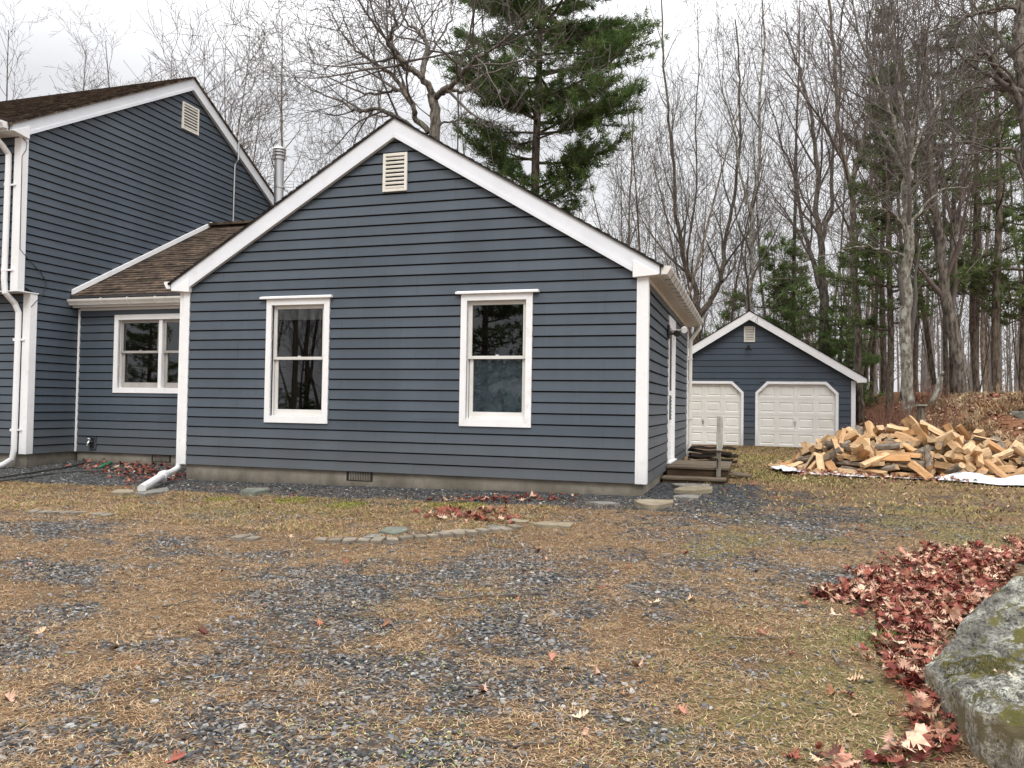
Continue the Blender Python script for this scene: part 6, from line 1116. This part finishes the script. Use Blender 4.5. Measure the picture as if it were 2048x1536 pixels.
def tree_obj(T, name, bark, twig, loc, label, group=None, cut=1):
    root = empty(name, loc, label, 'tree', group)
    tubes_mesh('trunk', [(a, b_, c_) for a, b_, c_, l in T if l <= cut], M[bark], root)
    tw = [(a, b_, c_) for a, b_, c_, l in T if l > cut]
    if tw: tubes_mesh('crown', tw, M[twig], root)
    return root
def copy_tree(o, loc, rz, s, label=None, group=None, sz=None):
    c = o.copy(); COL.objects.link(c); c.location = loc; c.rotation_euler = (0, 0, rz); c.scale = (s, s, sz or s)
    if label: c['label'] = label
    if group: c['group'] = group
    for ch in o.children:
        k = ch.copy(); COL.objects.link(k); k.parent = c
    return c
def base_at(px, Yd, py=815): p = onY(px, py, Yd); return (p[0], Yd, float(gz(p[0], Yd)) - 0.05)

# needle foliage for pines
def needles_mesh(tufts, dirs, ln, per, width, cols, R, parent, name='crown', spread=0.9):
    k = len(tufts); P = np.repeat(np.asarray(tufts), per, 0); D = np.repeat(np.asarray(dirs), per, 0) + R.normal(0, spread, (k * per, 3)); D /= np.linalg.norm(D, axis=1)[:, None]
    P = P + R.normal(0, ln * 0.22, P.shape); l_ = ln * R.uniform(0.6, 1.25, k * per); sd = np.cross(D, R.normal(0, 1, D.shape)); sd /= np.linalg.norm(sd, axis=1)[:, None] + 1e-9
    w_ = width * R.uniform(.7, 1.3, k * per)
    V_ = np.stack([P - sd * w_[:, None] / 2, P + sd * w_[:, None] / 2, P + D * l_[:, None]], 1).reshape(-1, 3)
    c = np.asarray(cols)[R.integers(0, len(cols), k)] * R.uniform(0.65, 1.3, k)[:, None]
    return np_mesh(name, V_, [np.arange(len(V_)).reshape(-1, 3)], M['needle'], np.repeat(np.repeat(c, per, 0), 3, 0), parent)
def pine(name, H, loc, label, seed, prof, z0, zstep=0.62, nb=5, r=0.17, ln=0.16, per=10, width=0.014, cols=None, up=0.22, tw=0.26, group=None, bark='bark_dark', dead=0.0, sub_d=0.30, lean=0.0, dens=1.0, droop=0.0, skip=0.16):
    R = np.random.default_rng(seed); root = empty(name, loc, label, 'tree', group); T = []
    zz = np.linspace(-0.5, H, 16); tx_ = lean * zz; T.append((np.stack([tx_ + 0.05 * np.sin(zz * .7 + seed), 0.04 * np.cos(zz * .6), zz], -1), r * np.clip(1 - zz / (H * 1.04), 0.04, 1) ** 0.8, 10)); tf, td, tl = [], [], []
    z = z0
    while z < H - 0.4:
        for q in range(nb):
            if R.random() < (skip if z / H > .46 else min(.5, skip * 1.6)): continue
            az = R.random() * 6.28; Lb = prof(z / H) * R.uniform(0.6, 1.15)
            if Lb < 0.25: continue
            ns = 6; p = np.array([lean * z, 0, z + R.uniform(-.2, .2)]); d = nrm(np.array([math.cos(az), math.sin(az), R.uniform(-0.05, 0.25) - droop])); pts = [p]; bare_ = R.random() < dead
            for k in range(ns): d = nrm(d + np.array([0, 0, up * (k / ns) - droop * .15]) + R.normal(0, .07, 3)); p = p + d * Lb / ns; pts.append(p)
            pts = np.array(pts); T.append((pts, np.linspace(max(.012, 0.022 + .011 * Lb), .008, ns + 1), 4))
            s_ = 0.22 if not bare_ else .9; side = 1
            while s_ < 1.0:
                f = s_ * ns; k = min(int(f), ns - 1); pp = pts[k] + (pts[k + 1] - pts[k]) * (f - k); dd = nrm(pts[k + 1] - pts[k]); hd = nrm(np.cross(dd, [0, 0, 1])) * side; side = -side
                sl = (0.18 + 0.32 * Lb * (1 - abs(s_ - .5) * 1.1)) * R.uniform(.6, 1.2) * (0.55 if s_ > .8 else 1); sd_ = nrm(dd * .65 + hd * .8 + np.array([0, 0, R.uniform(-.05, .3)]))
                e = pp + sd_ * sl; T.append((np.array([pp, (pp + e) / 2 + [0, 0, .02], e]), np.array([.009, .007, .006]), 3))
                nn = max(2, int(sl / tw)); 
                for w in range(nn):
                    g = (w + 1) / nn; tf.append(pp + sd_ * sl * g); td.append(nrm(sd_ + np.array([0, 0, .45])))
                    if R.random() < .5 * dens: tf.append(pp + sd_ * sl * g + R.normal(0, .09, 3)); td.append(nrm(sd_ + R.normal(0, .5, 3)))
                s_ += sub_d / max(Lb, .5) * R.uniform(.7, 1.3)
            tf.append(pts[-1]); td.append(d)
        z += zstep * R.uniform(.75, 1.25)
    tubes_mesh('trunk', T, M[bark], root)
    needles_mesh(tf, td, ln, per, width, cols or [(0.085, 0.14, 0.042), (0.12, 0.18, 0.055), (0.06, 0.10, 0.034), (0.16, 0.21, 0.07)], R, root)
    return root

# --- the tall white pine standing behind the gable
p = base_at(1066, 25.0); p = (p[0], 25.0, -0.1)
pf_ = lambda u: (0.6 + 9 * (u - .22)) if u < .45 else (3.9 if u < .72 else 3.9 * (1 - u) / .28)
def prof_big(u):
    if u < 0.36: return 1.9
    if u < 0.46: return 2.8
    if u < 0.68: return 4.1
    return max(.2, 4.5 * (1 - u) / .32)
pine('white_pine', 21.0, p, 'tall white pine with layered dark green boughs behind the gable peak', 11, prof_big, 6.3, 0.68, 6, 0.21, 0.20, 20, 0.027, up=.30, skip=.13, dens=2.2, sub_d=.20, tw=.17)

# --- hand shaped trees: limbs drawn as polylines, fine twigs grown on them
def limb_tree(name, limbs, Yd, bark, twig, label, seed, tw_cfg, base=None, tn=0.55):
    R = np.random.default_rng(seed); T = []; ref = None
    C = tw_cfg
    for li, (pxs, r0, r1, dy, tw_n) in enumerate(limbs):
        P = np.array([onY(x, y, Yd + dy * (k / max(1, len(pxs) - 1))) for k, (x, y) in enumerate(pxs)])
        if ref is None: ref = P[0].copy(); ref[2] = float(gz(ref[0], Yd)) - 0.1
        if li == 0 and P[0][2] > ref[2] + .3: P = np.concatenate([[[P[0][0], Yd, ref[2]]], P])
        n_ = (len(P) - 1) * 4; P = smooth(P, 4); P = P + np.r_[np.zeros((1, 3)), R.normal(0, .02 + 0.05 * r0, (len(P) - 1, 3))] ; rr = np.linspace(r0, r1, len(P)) ** 1.0
        T.append((P - ref, rr, 9 if r0 > .06 else 6, 0)); Ls = np.linalg.norm(np.diff(P, axis=0), axis=1).sum(); D = np.gradient(P, axis=0)
        az = R.random() * 6.28
        for q in range(tw_n):
            u = 0.18 + 0.82 * (q + R.random()) / tw_n; k = min(int(u * (len(P) - 1)), len(P) - 1); az += 2.4
            grow(T, P[k] - ref, side_dir(nrm(D[k]), C['ang'][1] * R.uniform(.7, 1.25), az), max(.009, rr[k] * tn), C['len'][1] * R.uniform(.45, 1.2) * (1 - .45 * u), 1, C, R)
    T = [(a, b_, c_, l) for a, b_, c_, l in T]
    return tree_obj(T, name, bark, twig, tuple(ref), label, None, 0)
OAK = cfg(14, 0.80, (1, 1, 5, 4, 2), ang=(0, .85, .75, .75, .7), trop=(0, .05, .04, .03, .02), wob=(.05, .16, .18, .2, .2))
limb_tree('oak_tree', [
    ([(872, 330), (869, 273), (869, 219), (864, 187)], .17, .13, 0, 0),
    ([(864, 187), (846, 156), (826, 140), (805, 133), (803, 121), (787, 105), (776, 86), (783, 66), (795, 50), (785, 20), (772, -30)], .095, .02, -1.5, 13),
    ([(842, 150), (850, 113), (856, 94), (850, 78), (834, 62), (819, 51), (800, 20), (788, -30)], .075, .02, 1.5, 10),
    ([(869, 195), (889, 180), (912, 164), (932, 137), (951, 117), (975, 105), (1014, 78), (1050, 40)], .09, .015, -2, 11),
    ([(889, 182), (915, 181), (932, 184), (940, 168), (971, 148), (1010, 137), (1050, 120)], .06, .012, 1, 9),
    ([(858, 265), (827, 234), (830, 219), (811, 187), (784, 152), (756, 129), (729, 113), (701, 90), (678, 59), (655, 10)], .085, .012, -1, 14),
    ([(868, 300), (830, 262), (795, 238), (768, 223), (756, 217), (725, 224), (705, 219), (690, 203), (639, 187), (608, 172), (560, 130)], .08, .01, 2, 14),
    ([(800, 180), (783, 183), (740, 188), (700, 178), (650, 150), (600, 140)], .045, .01, 1, 8),
    ([(846, 156), (850, 120), (880, 80), (900, 40), (905, -20)], .05, .014, 2.5, 8),
    ([(868, 262), (890, 245), (915, 240), (950, 225)], .04, .01, 1, 5)], 19.6, 'bark_oak', 'twig', 'large bare oak with crooked spreading limbs rising behind the gable peak', 21, OAK)
UPR = cfg(14, 0.9, (1, 1, 5, 4, 2), ang=(0, .5, .55, .6, .6), trop=(0, .12, .08, .05, .03), wob=(.05, .10, .13, .16, .2))
limb_tree('pale_tree', [
    ([(1816, 800), (1813, 700), (1812, 600), (1816, 500), (1814, 420), (1812, 330)], .165, .12, 0, 3),
    ([(1812, 330), (1785, 235), (1752, 160), (1715, 60), (1695, -40)], .075, .015, -1, 13), ([(1812, 330), (1802, 210), (1788, 100), (1780, -30)], .075, .015, 1, 12),
    ([(1813, 330), (1832, 220), (1850, 120), (1885, 20)], .08, .015, -1, 12), ([(1814, 350), (1843, 260), (1890, 180), (1940, 90)], .06, .012, 1.5, 11), ([(1812, 345), (1770, 275), (1722, 220), (1680, 170)], .055, .01, 1, 10),
    ([(1813, 470), (1802, 444), (1782, 424), (1751, 410), (1710, 413)], .055, .012, -1, 7), ([(1816, 456), (1837, 427), (1861, 396), (1885, 379), (1940, 372)], .05, .012, 1, 7), ([(1813, 514), (1775, 499), (1741, 492), (1703, 495), (1640, 515)], .045, .01, -.5, 7)],
    24.0, 'bark_pale', 'twig', 'pale grey barked tree with a straight trunk and upswept crown behind the firewood', 23, UPR)
limb_tree('leaning_tree', [([(1931, 806), (1915, 725), (1902, 639), (1888, 564), (1880, 485), (1868, 400), (1858, 300), (1850, 180), (1848, 60)], .20, .06, 0, 10), ([(1888, 560), (1912, 480), (1925, 380), (1950, 260), (1960, 150)], .09, .02, 1, 10), ([(1868, 400), (1835, 330), (1800, 250)], .05, .01, 1, 6)],
    25.5, 'bark_oak', 'twig_red', 'thick leaning trunk right of the pale tree, tilting left as it rises', 25, UPR)
limb_tree('forked_tree', [([(1398, 700), (1397, 634)], .17, .16, 0, 0), ([(1397, 636), (1390, 570), (1372, 542), (1365, 507), (1352, 430), (1348, 330), (1335, 220), (1325, 110), (1322, -20)], .13, .028, 0, 12), ([(1399, 634), (1425, 598), (1442, 560), (1449, 521), (1450, 480), (1468, 400), (1480, 280), (1478, 160), (1470, 40)], .135, .028, 1, 13), ([(1372, 545), (1380, 470), (1392, 380), (1390, 260), (1398, 130), (1395, 20)], .06, .015, -1, 10)],
    34.5, 'bark_dark', 'twig', 'dark tree forking into a wide V just left of the garage roof', 27, UPR)
limb_tree('forked_tree', [([(1650, 700), (1648, 640), (1645, 554)], .20, .175, 0, 0), ([(1645, 556), (1642, 485), (1632, 434), (1636, 340), (1625, 240), (1600, 140), (1570, 60)], .15, .03, 0, 13), ([(1640, 575), (1622, 510), (1605, 455), (1592, 360), (1560, 280), (1535, 190)], .11, .02, 1, 12), ([(1644, 480), (1662, 420), (1665, 320), (1680, 200), (1676, 80), (1690, -20)], .09, .02, -1, 12)],
    34.2, 'bark_oak', 'twig_red', 'stout dark forked trunk rising behind the right slope of the garage roof', 29, UPR)
limb_tree('straight_tree', [([(1724, 870), (1720, 800), (1717, 640), (1705, 503), (1707, 420), (1703, 376), (1686, 318), (1676, 240), (1670, 120), (1660, 0)], .15, .05, 0, 14), ([(1703, 376), (1722, 300), (1740, 200), (1745, 90), (1752, -10)], .09, .02, 1, 12), ([(1690, 325), (1650, 250), (1600, 180), (1555, 120)], .06, .012, -1, 10)],
    30.5, 'bark_grey', 'twig_red', 'tall straight trunk standing just right of the garage corner', 31, UPR)
limb_tree('curved_tree', [([(1500, 700), (1499, 620), (1495, 581), (1506, 553), (1502, 500), (1506, 420), (1520, 320), (1518, 200), (1530, 90), (1522, -20)], .13, .03, 0, 15), ([(1506, 440), (1480, 350), (1470, 260), (1440, 170), (1430, 60)], .06, .012, 1, 11)],
    33.5, 'bark_pale', 'twig', 'pale crooked trunk growing up behind the garage peak', 33, UPR)
OAK2 = cfg(14, 0.6, (1, 1, 5, 4, 2), ang=(0, .9, .8, .75, .7), trop=(0, .03, .03, .03, .02), wob=(.05, .2, .2, .2, .2))
limb_tree('oak_tree', [([(2082, 820), (2076, 600), (2068, 400), (2058, 250), (2046, 140), (2040, 102), (2036, 61), (2044, 17), (2046, -60)], .22, .10, 0, 2),
    ([(2062, 300), (2040, 210), (2018, 162), (1990, 138), (1981, 113), (1975, 106), (1943, 107)], .09, .03, -1, 9), ([(2038, 25), (2010, 10), (1984, 20), (1929, 34), (1881, 58), (1840, 66)], .055, .01, -1, 9), ([(2046, 140), (2020, 100), (1990, 60), (1960, 30), (1930, -10)], .06, .012, 1, 8), ([(2072, 430), (2030, 300), (1980, 298), (1930, 310), (1870, 335)], .05, .01, -1, 9), ([(2064, 330), (2020, 180), (1960, 175), (1900, 205), (1850, 240)], .045, .01, .5, 9)],
    20.5, 'bark_oak', 'twig', 'near oak at the right edge reaching crooked limbs into the picture', 35, OAK2)

# --- green pines and hemlocks of the wood
def conif(px, Yd, H, w, z0, label, seed, cols=None, **kw):
    p = base_at(px, Yd); return pine('pine_tree', H, p, label, seed, lambda u: max(.15, w * min(1, (1 - u) * 1.5) * (0.75 + .25 * math.sin(u * 23))), z0, cols=cols, **{'tw': .2, 'sub_d': .24, **kw})
DG = [(0.13, 0.18, 0.065), (0.17, 0.22, 0.08), (0.10, 0.14, 0.055)]; LG = [(0.15, 0.23, 0.075), (0.19, 0.27, 0.09), (0.12, 0.18, 0.06)]; OG = [(0.125, 0.14, 0.06), (0.16, 0.17, 0.07), (0.09, 0.11, 0.045)]
conif(1545, 34.8, 8.6, 3.0, 0.8, 'young bright green pine filling the gap right behind the garage peak', 41, LG, per=13, ln=.2, width=0.042, zstep=.5, r=0.061, dens=1)
conif(1462, 38, 7.0, 2.2, 0.8, 'smaller green pine left of the garage peak', 42, LG, per=12, ln=.2, width=0.042, zstep=.5, r=0.054)
conif(1680, 33.8, 6.6, 2.3, 0.9, 'low spreading hemlock beside the right slope of the garage roof', 43, LG, per=13, ln=.16, width=0.038, zstep=.45, r=0.061, droop=.12)
conif(1778, 27.5, 12.6, 2.4, 3.0, 'tall dense green pine directly behind the pale tree', 44, DG, per=13, ln=.2, width=0.046, zstep=.6, r=0.116, dens=1.2)
conif(1765, 36, 17.5, 2.9, 8.5, 'high olive brown pine top left of the pale tree crown', 45, OG, per=12, ln=.22, width=0.049, zstep=.6, r=0.136)
conif(1905, 31, 14.5, 3.2, 7.5, 'dark pine high above the leaning trunk', 46, DG, per=13, ln=.2, width=0.046, zstep=.7, r=0.122, dens=1.2)
conif(1995, 28, 15.0, 3.0, 6.2, 'tall open pine with dark sparse boughs near the right edge', 47, DG, per=12, ln=.19, width=0.042, zstep=.8, r=0.136, dead=.25)
conif(2050, 29, 12.0, 3.0, 2.5, 'broad green pine on the right edge of the wood', 48, DG, per=12, ln=.2, width=0.046, zstep=.65, r=0.122)
conif(1170, 30, 7.8, 1.9, 2.0, 'short green pine showing over the right roof slope', 51, LG, per=12, ln=.18, width=0.038, zstep=.55, r=0.061)
conif(975, 29, 8.6, 1.8, 2.0, 'small olive pine left of the tall pine behind the roof', 52, OG, per=12, ln=.18, width=0.038, zstep=.55, r=0.061)
conif(1600, 48, 10.5, 2.4, 1.5, 'far pine between the garage roof and the stout forked trunk', 53, DG, per=11, ln=.22, width=0.057, zstep=.6, r=0.095)

conif(1955, 33, 15.0, 2.8, 5.0, 'broad green pine between the leaning trunk and the right edge', 54, DG, per=9, ln=.2, width=.04, zstep=.6, r=0.116)
conif(1832, 37, 16.0, 2.8, 6.0, 'tall green pine just right of the pale tree crown', 55, DG, per=9, ln=.2, width=.04, zstep=.6, r=0.116)
conif(1690, 33.6, 5.0, 2.6, 0.6, 'low bright hemlock boughs right of the garage roof', 56, LG, per=9, ln=.17, width=.03, zstep=.4, r=0.048, droop=.1)
conif(1588, 35.5, 9.5, 2.6, 2.0, 'bright young pine right of the garage peak', 57, LG, per=9, ln=.2, width=.036, zstep=.5, r=0.068)
# --- prototypes of the ordinary bare trees, placed in the wood
PROTO = []
specs = [(cfg(19, .95, r=.125, t0=.48), 61, 1, 'bark_grey', 'twig'), (cfg(18, .8, (1, 15, 6, 4, 2), r=.105, t0=.5, ang=(0, .55, .6, .65, .7)), 62, 1, 'bark_dark', 'twig_red'), (cfg(16, .85, (1, 13, 6, 4, 3), r=.085, t0=.3, ang=(0, .5, .55, .6, .7)), 63, 3, 'bark_grey', 'twig'), (cfg(12, .55, (1, 16, 6, 4), r=.05, t0=.3), 64, 1, 'bark_dark', 'twig_red'),
         (cfg(14, .7, (1, 15, 6, 5, 2), r=.075, t0=.35, ang=(0, .6, .65, .65, .7)), 65, 2, 'bark_pale', 'twig'), (cfg(20, 1.05, r=.13, t0=.48), 66, 1, 'bark_oak', 'twig_red'), (cfg(9, .5, (1, 14, 5, 4), r=.03, t0=.25), 67, 2, 'bark_dark', 'twig_red')]
used = {}
def place(k, px, Yd, s, rz, label, group, sz=None):
    loc = base_at(px, Yd)
    if k not in used:
        C, sd, st, bk_, tw_ = specs[k]; T = bare(C, sd, st, .05); o = tree_obj(T, 'bare_tree', bk_, tw_, loc, label, group, 1); o.rotation_euler = (0, 0, rz); o.scale = (s, s, sz or s); used[k] = o; return o
    return copy_tree(used[k], loc, rz, s, label, group, sz)
# singled out
one = [(2, 1300, 30, 1.02, 0.3, 'tall many stemmed bare tree right of the big pine'), (2, 1425, 37, 1.05, 2.0, 'airy many stemmed bare tree left of the garage peak'), (0, 1252, 38, .9, 1.2, 'slim bare tree close to the right side of the big pine'), (4, 1190, 33, .72, .4, 'short twin stemmed bare tree over the right roof slope'), (5, 1575, 36, .98, 2.2, 'tall bare tree spreading above the right half of the garage'), (1, 1740, 36, 1.0, 1.0, 'tall reddish twigged tree right of the straight trunk'),
       (5, 930, 34, .8, 0.2, 'bare tree filling in behind the big oak'), (6, 1040, 27, 1.0, 1.0, 'small reddish sapling in front of the big pine trunk')]
for k, px, Yd, s, rz, lab in one: place(k, px, Yd, s, rz, lab, None)
HN = [19, 18, 16, 12, 14, 20, 9]
for k, px, pyt, Yd, rz, lab in [(4, 600, 150, 27, 1.4, 'twin stemmed bare tree behind the metal flue'), (4, 655, 110, 31, 3.4, 'bare tree between the flue and the big oak'), (0, 560, 45, 33, 4.4, 'bare tree with fine twigs just left of the flue'), (3, 478, 85, 30, 0.7, 'upright bare tree rising just right of the left ridge'), (3, 420, 35, 29, 2.7, 'tallest slim bare tree above the left ridge'), (3, 350, 60, 30, 4.0, 'slim bare tree left of the tallest one above the left ridge'),
       (5, 215, 95, 36, 1.0, 'rounded bare tree crown over the mossy left roof'), (0, 140, 98, 36, 2.0, 'bare tree crown over the left part of the mossy roof'), (5, -25, 70, 33, 3.0, 'bare tree at the left edge of the picture above the roof'), (4, 280, 110, 34, 5.0, 'thin bare treetop between the rounded crown and the ridge'), (4, 35, 170, 34, 2.2, 'low bare treetop above the far left roof corner'), (3, 452, 100, 33, 3.1, 'thin bare treetop close to the left ridge'), (3, 385, 95, 35, .1, 'faint slim treetop directly above the left roof peak')]:
    b_ = base_at(px, Yd); zt = onY(px, pyt, Yd)[2]; s_ = (zt - b_[2]) / (HN[k] * .97); place(k, px, Yd, s_, rz, lab, None)
R = np.random.default_rng(77)
def band(n, x0, x1, y0, y1, ks, s0, s1, label, group):
    for q in range(n):
        px = x0 + (x1 - x0) * (q + R.random()) / n; Yd = R.uniform(y0, y1); Yd = Yd if px > 1745 or px < 1300 else max(Yd, 34.0 + R.random() * 3); place(ks[int(R.integers(0, len(ks)))], px, Yd, R.uniform(s0, s1), R.random() * 6.28, label, group)
band(9, 1100, 1340, 40, 60, [2, 3, 4, 1], .75, 1.0, 'thin bare tree in the gap between the big pine and the wood', 'thin trees between the pine and the wood')
band(11, 1350, 1690, 38, 62, [0, 1, 3, 4, 2], .75, 1.0, 'bare tree in the wood behind the garage', 'bare trees behind the garage')
band(13, 1690, 2090, 29, 44, [0, 1, 3, 1, 5], .75, 1.0, 'bare trunk among the trees on the brown bank', 'bare trees on the bank')
band(16, 1680, 2120, 44, 75, [0, 1, 3, 5, 3], .8, 1.05, 'distant bare trunk deep in the wood at the right', 'distant trunks deep in the wood')
band(14, 1370, 2080, 28.5, 38, [6], .7, 1.15, 'thin reddish sapling at the edge of the wood', 'saplings at the edge of the wood')
band(2, 480, 1000, 44, 62, [0, 3, 4], .7, .95, 'faint bare tree far behind the house roofs', 'faint trees behind the house')
# behind the viewer: mirrored in the window glass
for k, x, y, s in ((5, -17.9, -7, .8), (1, -16.2, -6.5, .9), (3, -17.0, -6, .9), (2, -18.6, -9, .9), (6, -15.7, -5.5, 1.0), (2, -16.6, -8, .9), (3, -18.2, -7.5, 1), (0, -22, -15, 1), (2, -24, -14, 1)):
    o = copy_tree(used[k], (x, y, -0.6), x, s, 'bare tree across the drive, mirrored in the left gable window', 'trees mirrored in the windows')
mp_ = pine('pine_tree', 12, (-11.0, -11.0, -0.8), 'dark pine across the drive, mirrored in the right gable window', 90, lambda u: 3.4 * min(1, 1.5 * (1 - u)), 0.8, per=8, ln=.25, width=.06, r=.2, zstep=.5, cols=DG, dens=1.5)
for x, y, s, lab in ((-33, -13, .8, 'dark pine across the drive, mirrored in the recessed window'), (-18.2, -8.2, .25, 'low evergreen bush added behind the viewer to darken the left gable window'), (-37, -12, .8, 'second dark pine across the drive, mirrored in the recessed window'), (-19.9, -9.0, .23, 'smaller evergreen bush added behind the viewer to darken the left gable window')):  # the two unseen bushes are added to block reflected sky low in the pane
    copy_tree(mp_, (x, y, -0.8), x, s * 1.6 if s < .5 else s, lab, None, s if s < .5 else s)
# far wood as one mass
Vs, Fs, n = [], [], 0; R = np.random.default_rng(5)
for q in range(520):
    az = R.uniform(-1.25, 0.65) if q < 380 else R.uniform(0.02, .42); dd = R.uniform(75, 130); x, y = dd * math.sin(az), dd * math.cos(az); H = R.uniform(9, 15); z = float(gz(x, y)); r = R.uniform(.08, .2); lx = R.normal(0, .4)
    P = np.array([[x, y, z - .5], [x + lx * .4, y, z + H * .5], [x + lx, y, z + H]]); v, f = tube_np(P, [r, r * .7, .03], 4); Vs.append(v); Fs.append(f + n); n += len(v)
    for w in range(14):
        u = R.uniform(.3, .97); b0 = P[0] + (P[2] - P[0]) * u; e = b0 + np.array([R.normal(0, 1.3), R.normal(0, 1), R.uniform(.6, 2.4)]) * (1.15 - u * .6); v, f = tube_np(np.array([b0, (b0 + e) / 2 + [0, 0, .15], e]), [.035, .025, .015], 3); Vs.append(v); Fs.append(f + n); n += len(v)
tag(np_mesh('far_wood', np.concatenate(Vs), [np.concatenate(Fs)], m_two('far_wood_bark', (0.13, 0.115, 0.105), (0.21, 0.19, 0.175), .3, .95)), 'hazy mass of bare trees far behind everything', 'wood', None, 'stuff')

# brush on the bank, dead leaning trunk
def shrub(name, loc, h, n, R, mat, label, group, sp=.5):
    T = []
    for q in range(n):
        az = R.random() * 6.28; d = nrm(np.array([math.cos(az) * sp * R.random(), math.sin(az) * sp * R.random(), 1])); p = np.array([R.normal(0, .12), R.normal(0, .12), -.05]); L_ = h * R.uniform(.5, 1.1); pts = [p]
        for k in range(4): d = nrm(d + R.normal(0, .16, 3)); p = p + d * L_ / 4; pts.append(p)
        T.append((np.array(pts), np.linspace(.009, .004, 5), 3))
        for w in range(4):
            k = R.integers(1, 5); e = pts[k] + nrm(d + R.normal(0, .8, 3)) * L_ * R.uniform(.15, .35); T.append((np.array([pts[k], (pts[k] + e) / 2 + [0, 0, .01], e]), np.array([.006, .005, .003]), 3))
    root = empty(name, loc, label, 'shrub', group); tubes_mesh('stems', T, M[mat], root); return root
M['brush_red'] = m_two('rusty_brush', (0.12, 0.055, 0.035), (0.26, 0.13, 0.08), 2, .9); M['brush_tan'] = m_two('tan_brush', (0.26, 0.18, 0.10), (0.44, 0.33, 0.21), 2, .9)
R = np.random.default_rng(8); sr = [shrub('shrub', (0, 0, -50), .75, 22, R, 'brush_red', 'x', 'g'), shrub('shrub', (0, 0, -50), .5, 16, R, 'brush_tan', 'x', 'g', .7)]
first = [True, True]
for q in range(36):
    red = q < 20; k = 0 if red else 1
    px = R.uniform(1735, 1890) if red else R.uniform(1850, 2075); Yd = R.uniform(19.5, 25) if red else R.uniform(18.6, 24); p = onY(px, 815, Yd); loc = (p[0], Yd, float(gz(p[0], Yd)))
    lab, grp = (('rusty leafless bush on the bank behind the firewood crest', 'rusty bushes on the bank') if red else ('tan dry bush on the bank at the right', 'tan dry bushes on the bank'))
    if first[k]: first[k] = False; o = sr[k]; o.location = loc; o['label'] = lab; o['group'] = grp
    else: o = copy_tree(sr[k], loc, R.random() * 6.28, R.uniform(.55, 1.15), lab, grp)
x = R.uniform(3.0, 10, 30000); y = R.uniform(17.6, 26, 30000); kp = fbm(x * 1.1, y * 1.1, 3) > .40; x, y = x[kp], y[kp]
rt_ = x > 4.3 + 0.8 * (fbm(x, y, 3) - .5) * 4
blades('bank_grass', x[rt_], y[rt_], 0.26, 0.014, 0.7, [(0.46, 0.35, 0.21), (0.38, 0.26, 0.15), (0.30, 0.19, 0.11), (0.54, 0.43, 0.28)], 'tan dead grass covering the right part of the bank', 'grass')
blades('bank_grass', x[~rt_], y[~rt_], 0.16, 0.013, 0.6, [(0.30, 0.17, 0.10), (0.22, 0.11, 0.065), (0.36, 0.24, 0.14)], 'rusty dead grass on the left part of the bank behind the firewood', 'grass')
a, c = onY(1862, 812, 23), onY(1882, 752, 23); b = MB(); b.tube([a, (a + c) / 2 + np.array([.03, 0, .02]), c], [.085, .075, .06], 9); b.tube([c, c + np.array([.06, 0, .12])], [.05, .03], 7); tag(b.build('broken_snag', M['bark_pale'], None, True), 'short pale broken trunk leaning among the bushes on the bank', 'dead trunk')

# ------------------------------------------------------------------ sky, sun, camera
w = bpy.data.worlds.new('World'); SC.world = w; w.use_nodes = True; t = w.node_tree; N, L = t.nodes, t.links
bg = N['Background']; sky = N.new('ShaderNodeTexSky'); sky.sky_type = 'NISHITA'; sky.sun_disc = False; SUN_EL, SUN_AZ = math.radians(48), math.radians(158)
sky.sun_elevation = SUN_EL; sky.sun_rotation = SUN_AZ; sky.air_density = 1.0; sky.dust_density = 4.0
tc = N.new('ShaderNodeTexCoord'); sp_ = N.new('ShaderNodeSeparateXYZ'); L.new(tc.outputs['Generated'], sp_.inputs[0])
mp = N.new('ShaderNodeMapping'); mp.inputs['Scale'].default_value = (1.6, 1.6, 4.5); L.new(tc.outputs['Generated'], mp.inputs[0])
cl = tex_noise(N, L, mp.outputs[0], 1.4, 6, .55)
cloud = ramp(N, L, cl, [(0.36, (8.8, 8.85, 9.15)), (0.62, (10.2, 10.2, 10.3))])
zen = N.new('ShaderNodeMapRange'); zen.inputs[1].default_value = 0.34; zen.inputs[2].default_value = 0.95; zen.inputs[3].default_value = 1.0; zen.inputs[4].default_value = 4.1; L.new(sp_.outputs[2], zen.inputs[0])
cl2 = mix(N, L, 1.0, cloud, zen.outputs[0], 'MULTIPLY')
L.new(mix(N, L, 0.88, sky.outputs[0], cl2), bg.inputs['Color']); bg.inputs['Strength'].default_value = 0.1
sl = bpy.data.lights.new('sun', 'SUN'); sl.energy = 1.5; sl.use_shadow = True; sl.angle = math.radians(22); sl.color = (1.0, 0.96, 0.90); so = bpy.data.objects.new('sun', sl); COL.objects.link(so)
sd_ = Vector((math.sin(SUN_AZ) * math.cos(SUN_EL), math.cos(SUN_AZ) * math.cos(SUN_EL), math.sin(SUN_EL))); so.rotation_euler = (-sd_).to_track_quat('-Z', 'Y').to_euler()
cd = bpy.data.cameras.new('camera'); cd.sensor_fit = 'HORIZONTAL'; cd.sensor_width = 36; cd.lens = F / 2048 * 36; cd.clip_end = 2000; cd.clip_start = 0.05
co = bpy.data.objects.new('camera', cd); COL.objects.link(co)
co.matrix_world = Matrix(((RT[0], UP[0], -FW[0], CAM[0]), (RT[1], UP[1], -FW[1], CAM[1]), (RT[2], UP[2], -FW[2], CAM[2]), (0, 0, 0, 1)))
SC.camera = co
SC.view_settings.view_transform = 'Standard'; SC.view_settings.look = 'None'; SC.view_settings.exposure = 0; SC.view_settings.gamma = 1
SC.cycles.max_bounces = 6; SC.cycles.transparent_max_bounces = 12; SC.cycles.use_denoising = True
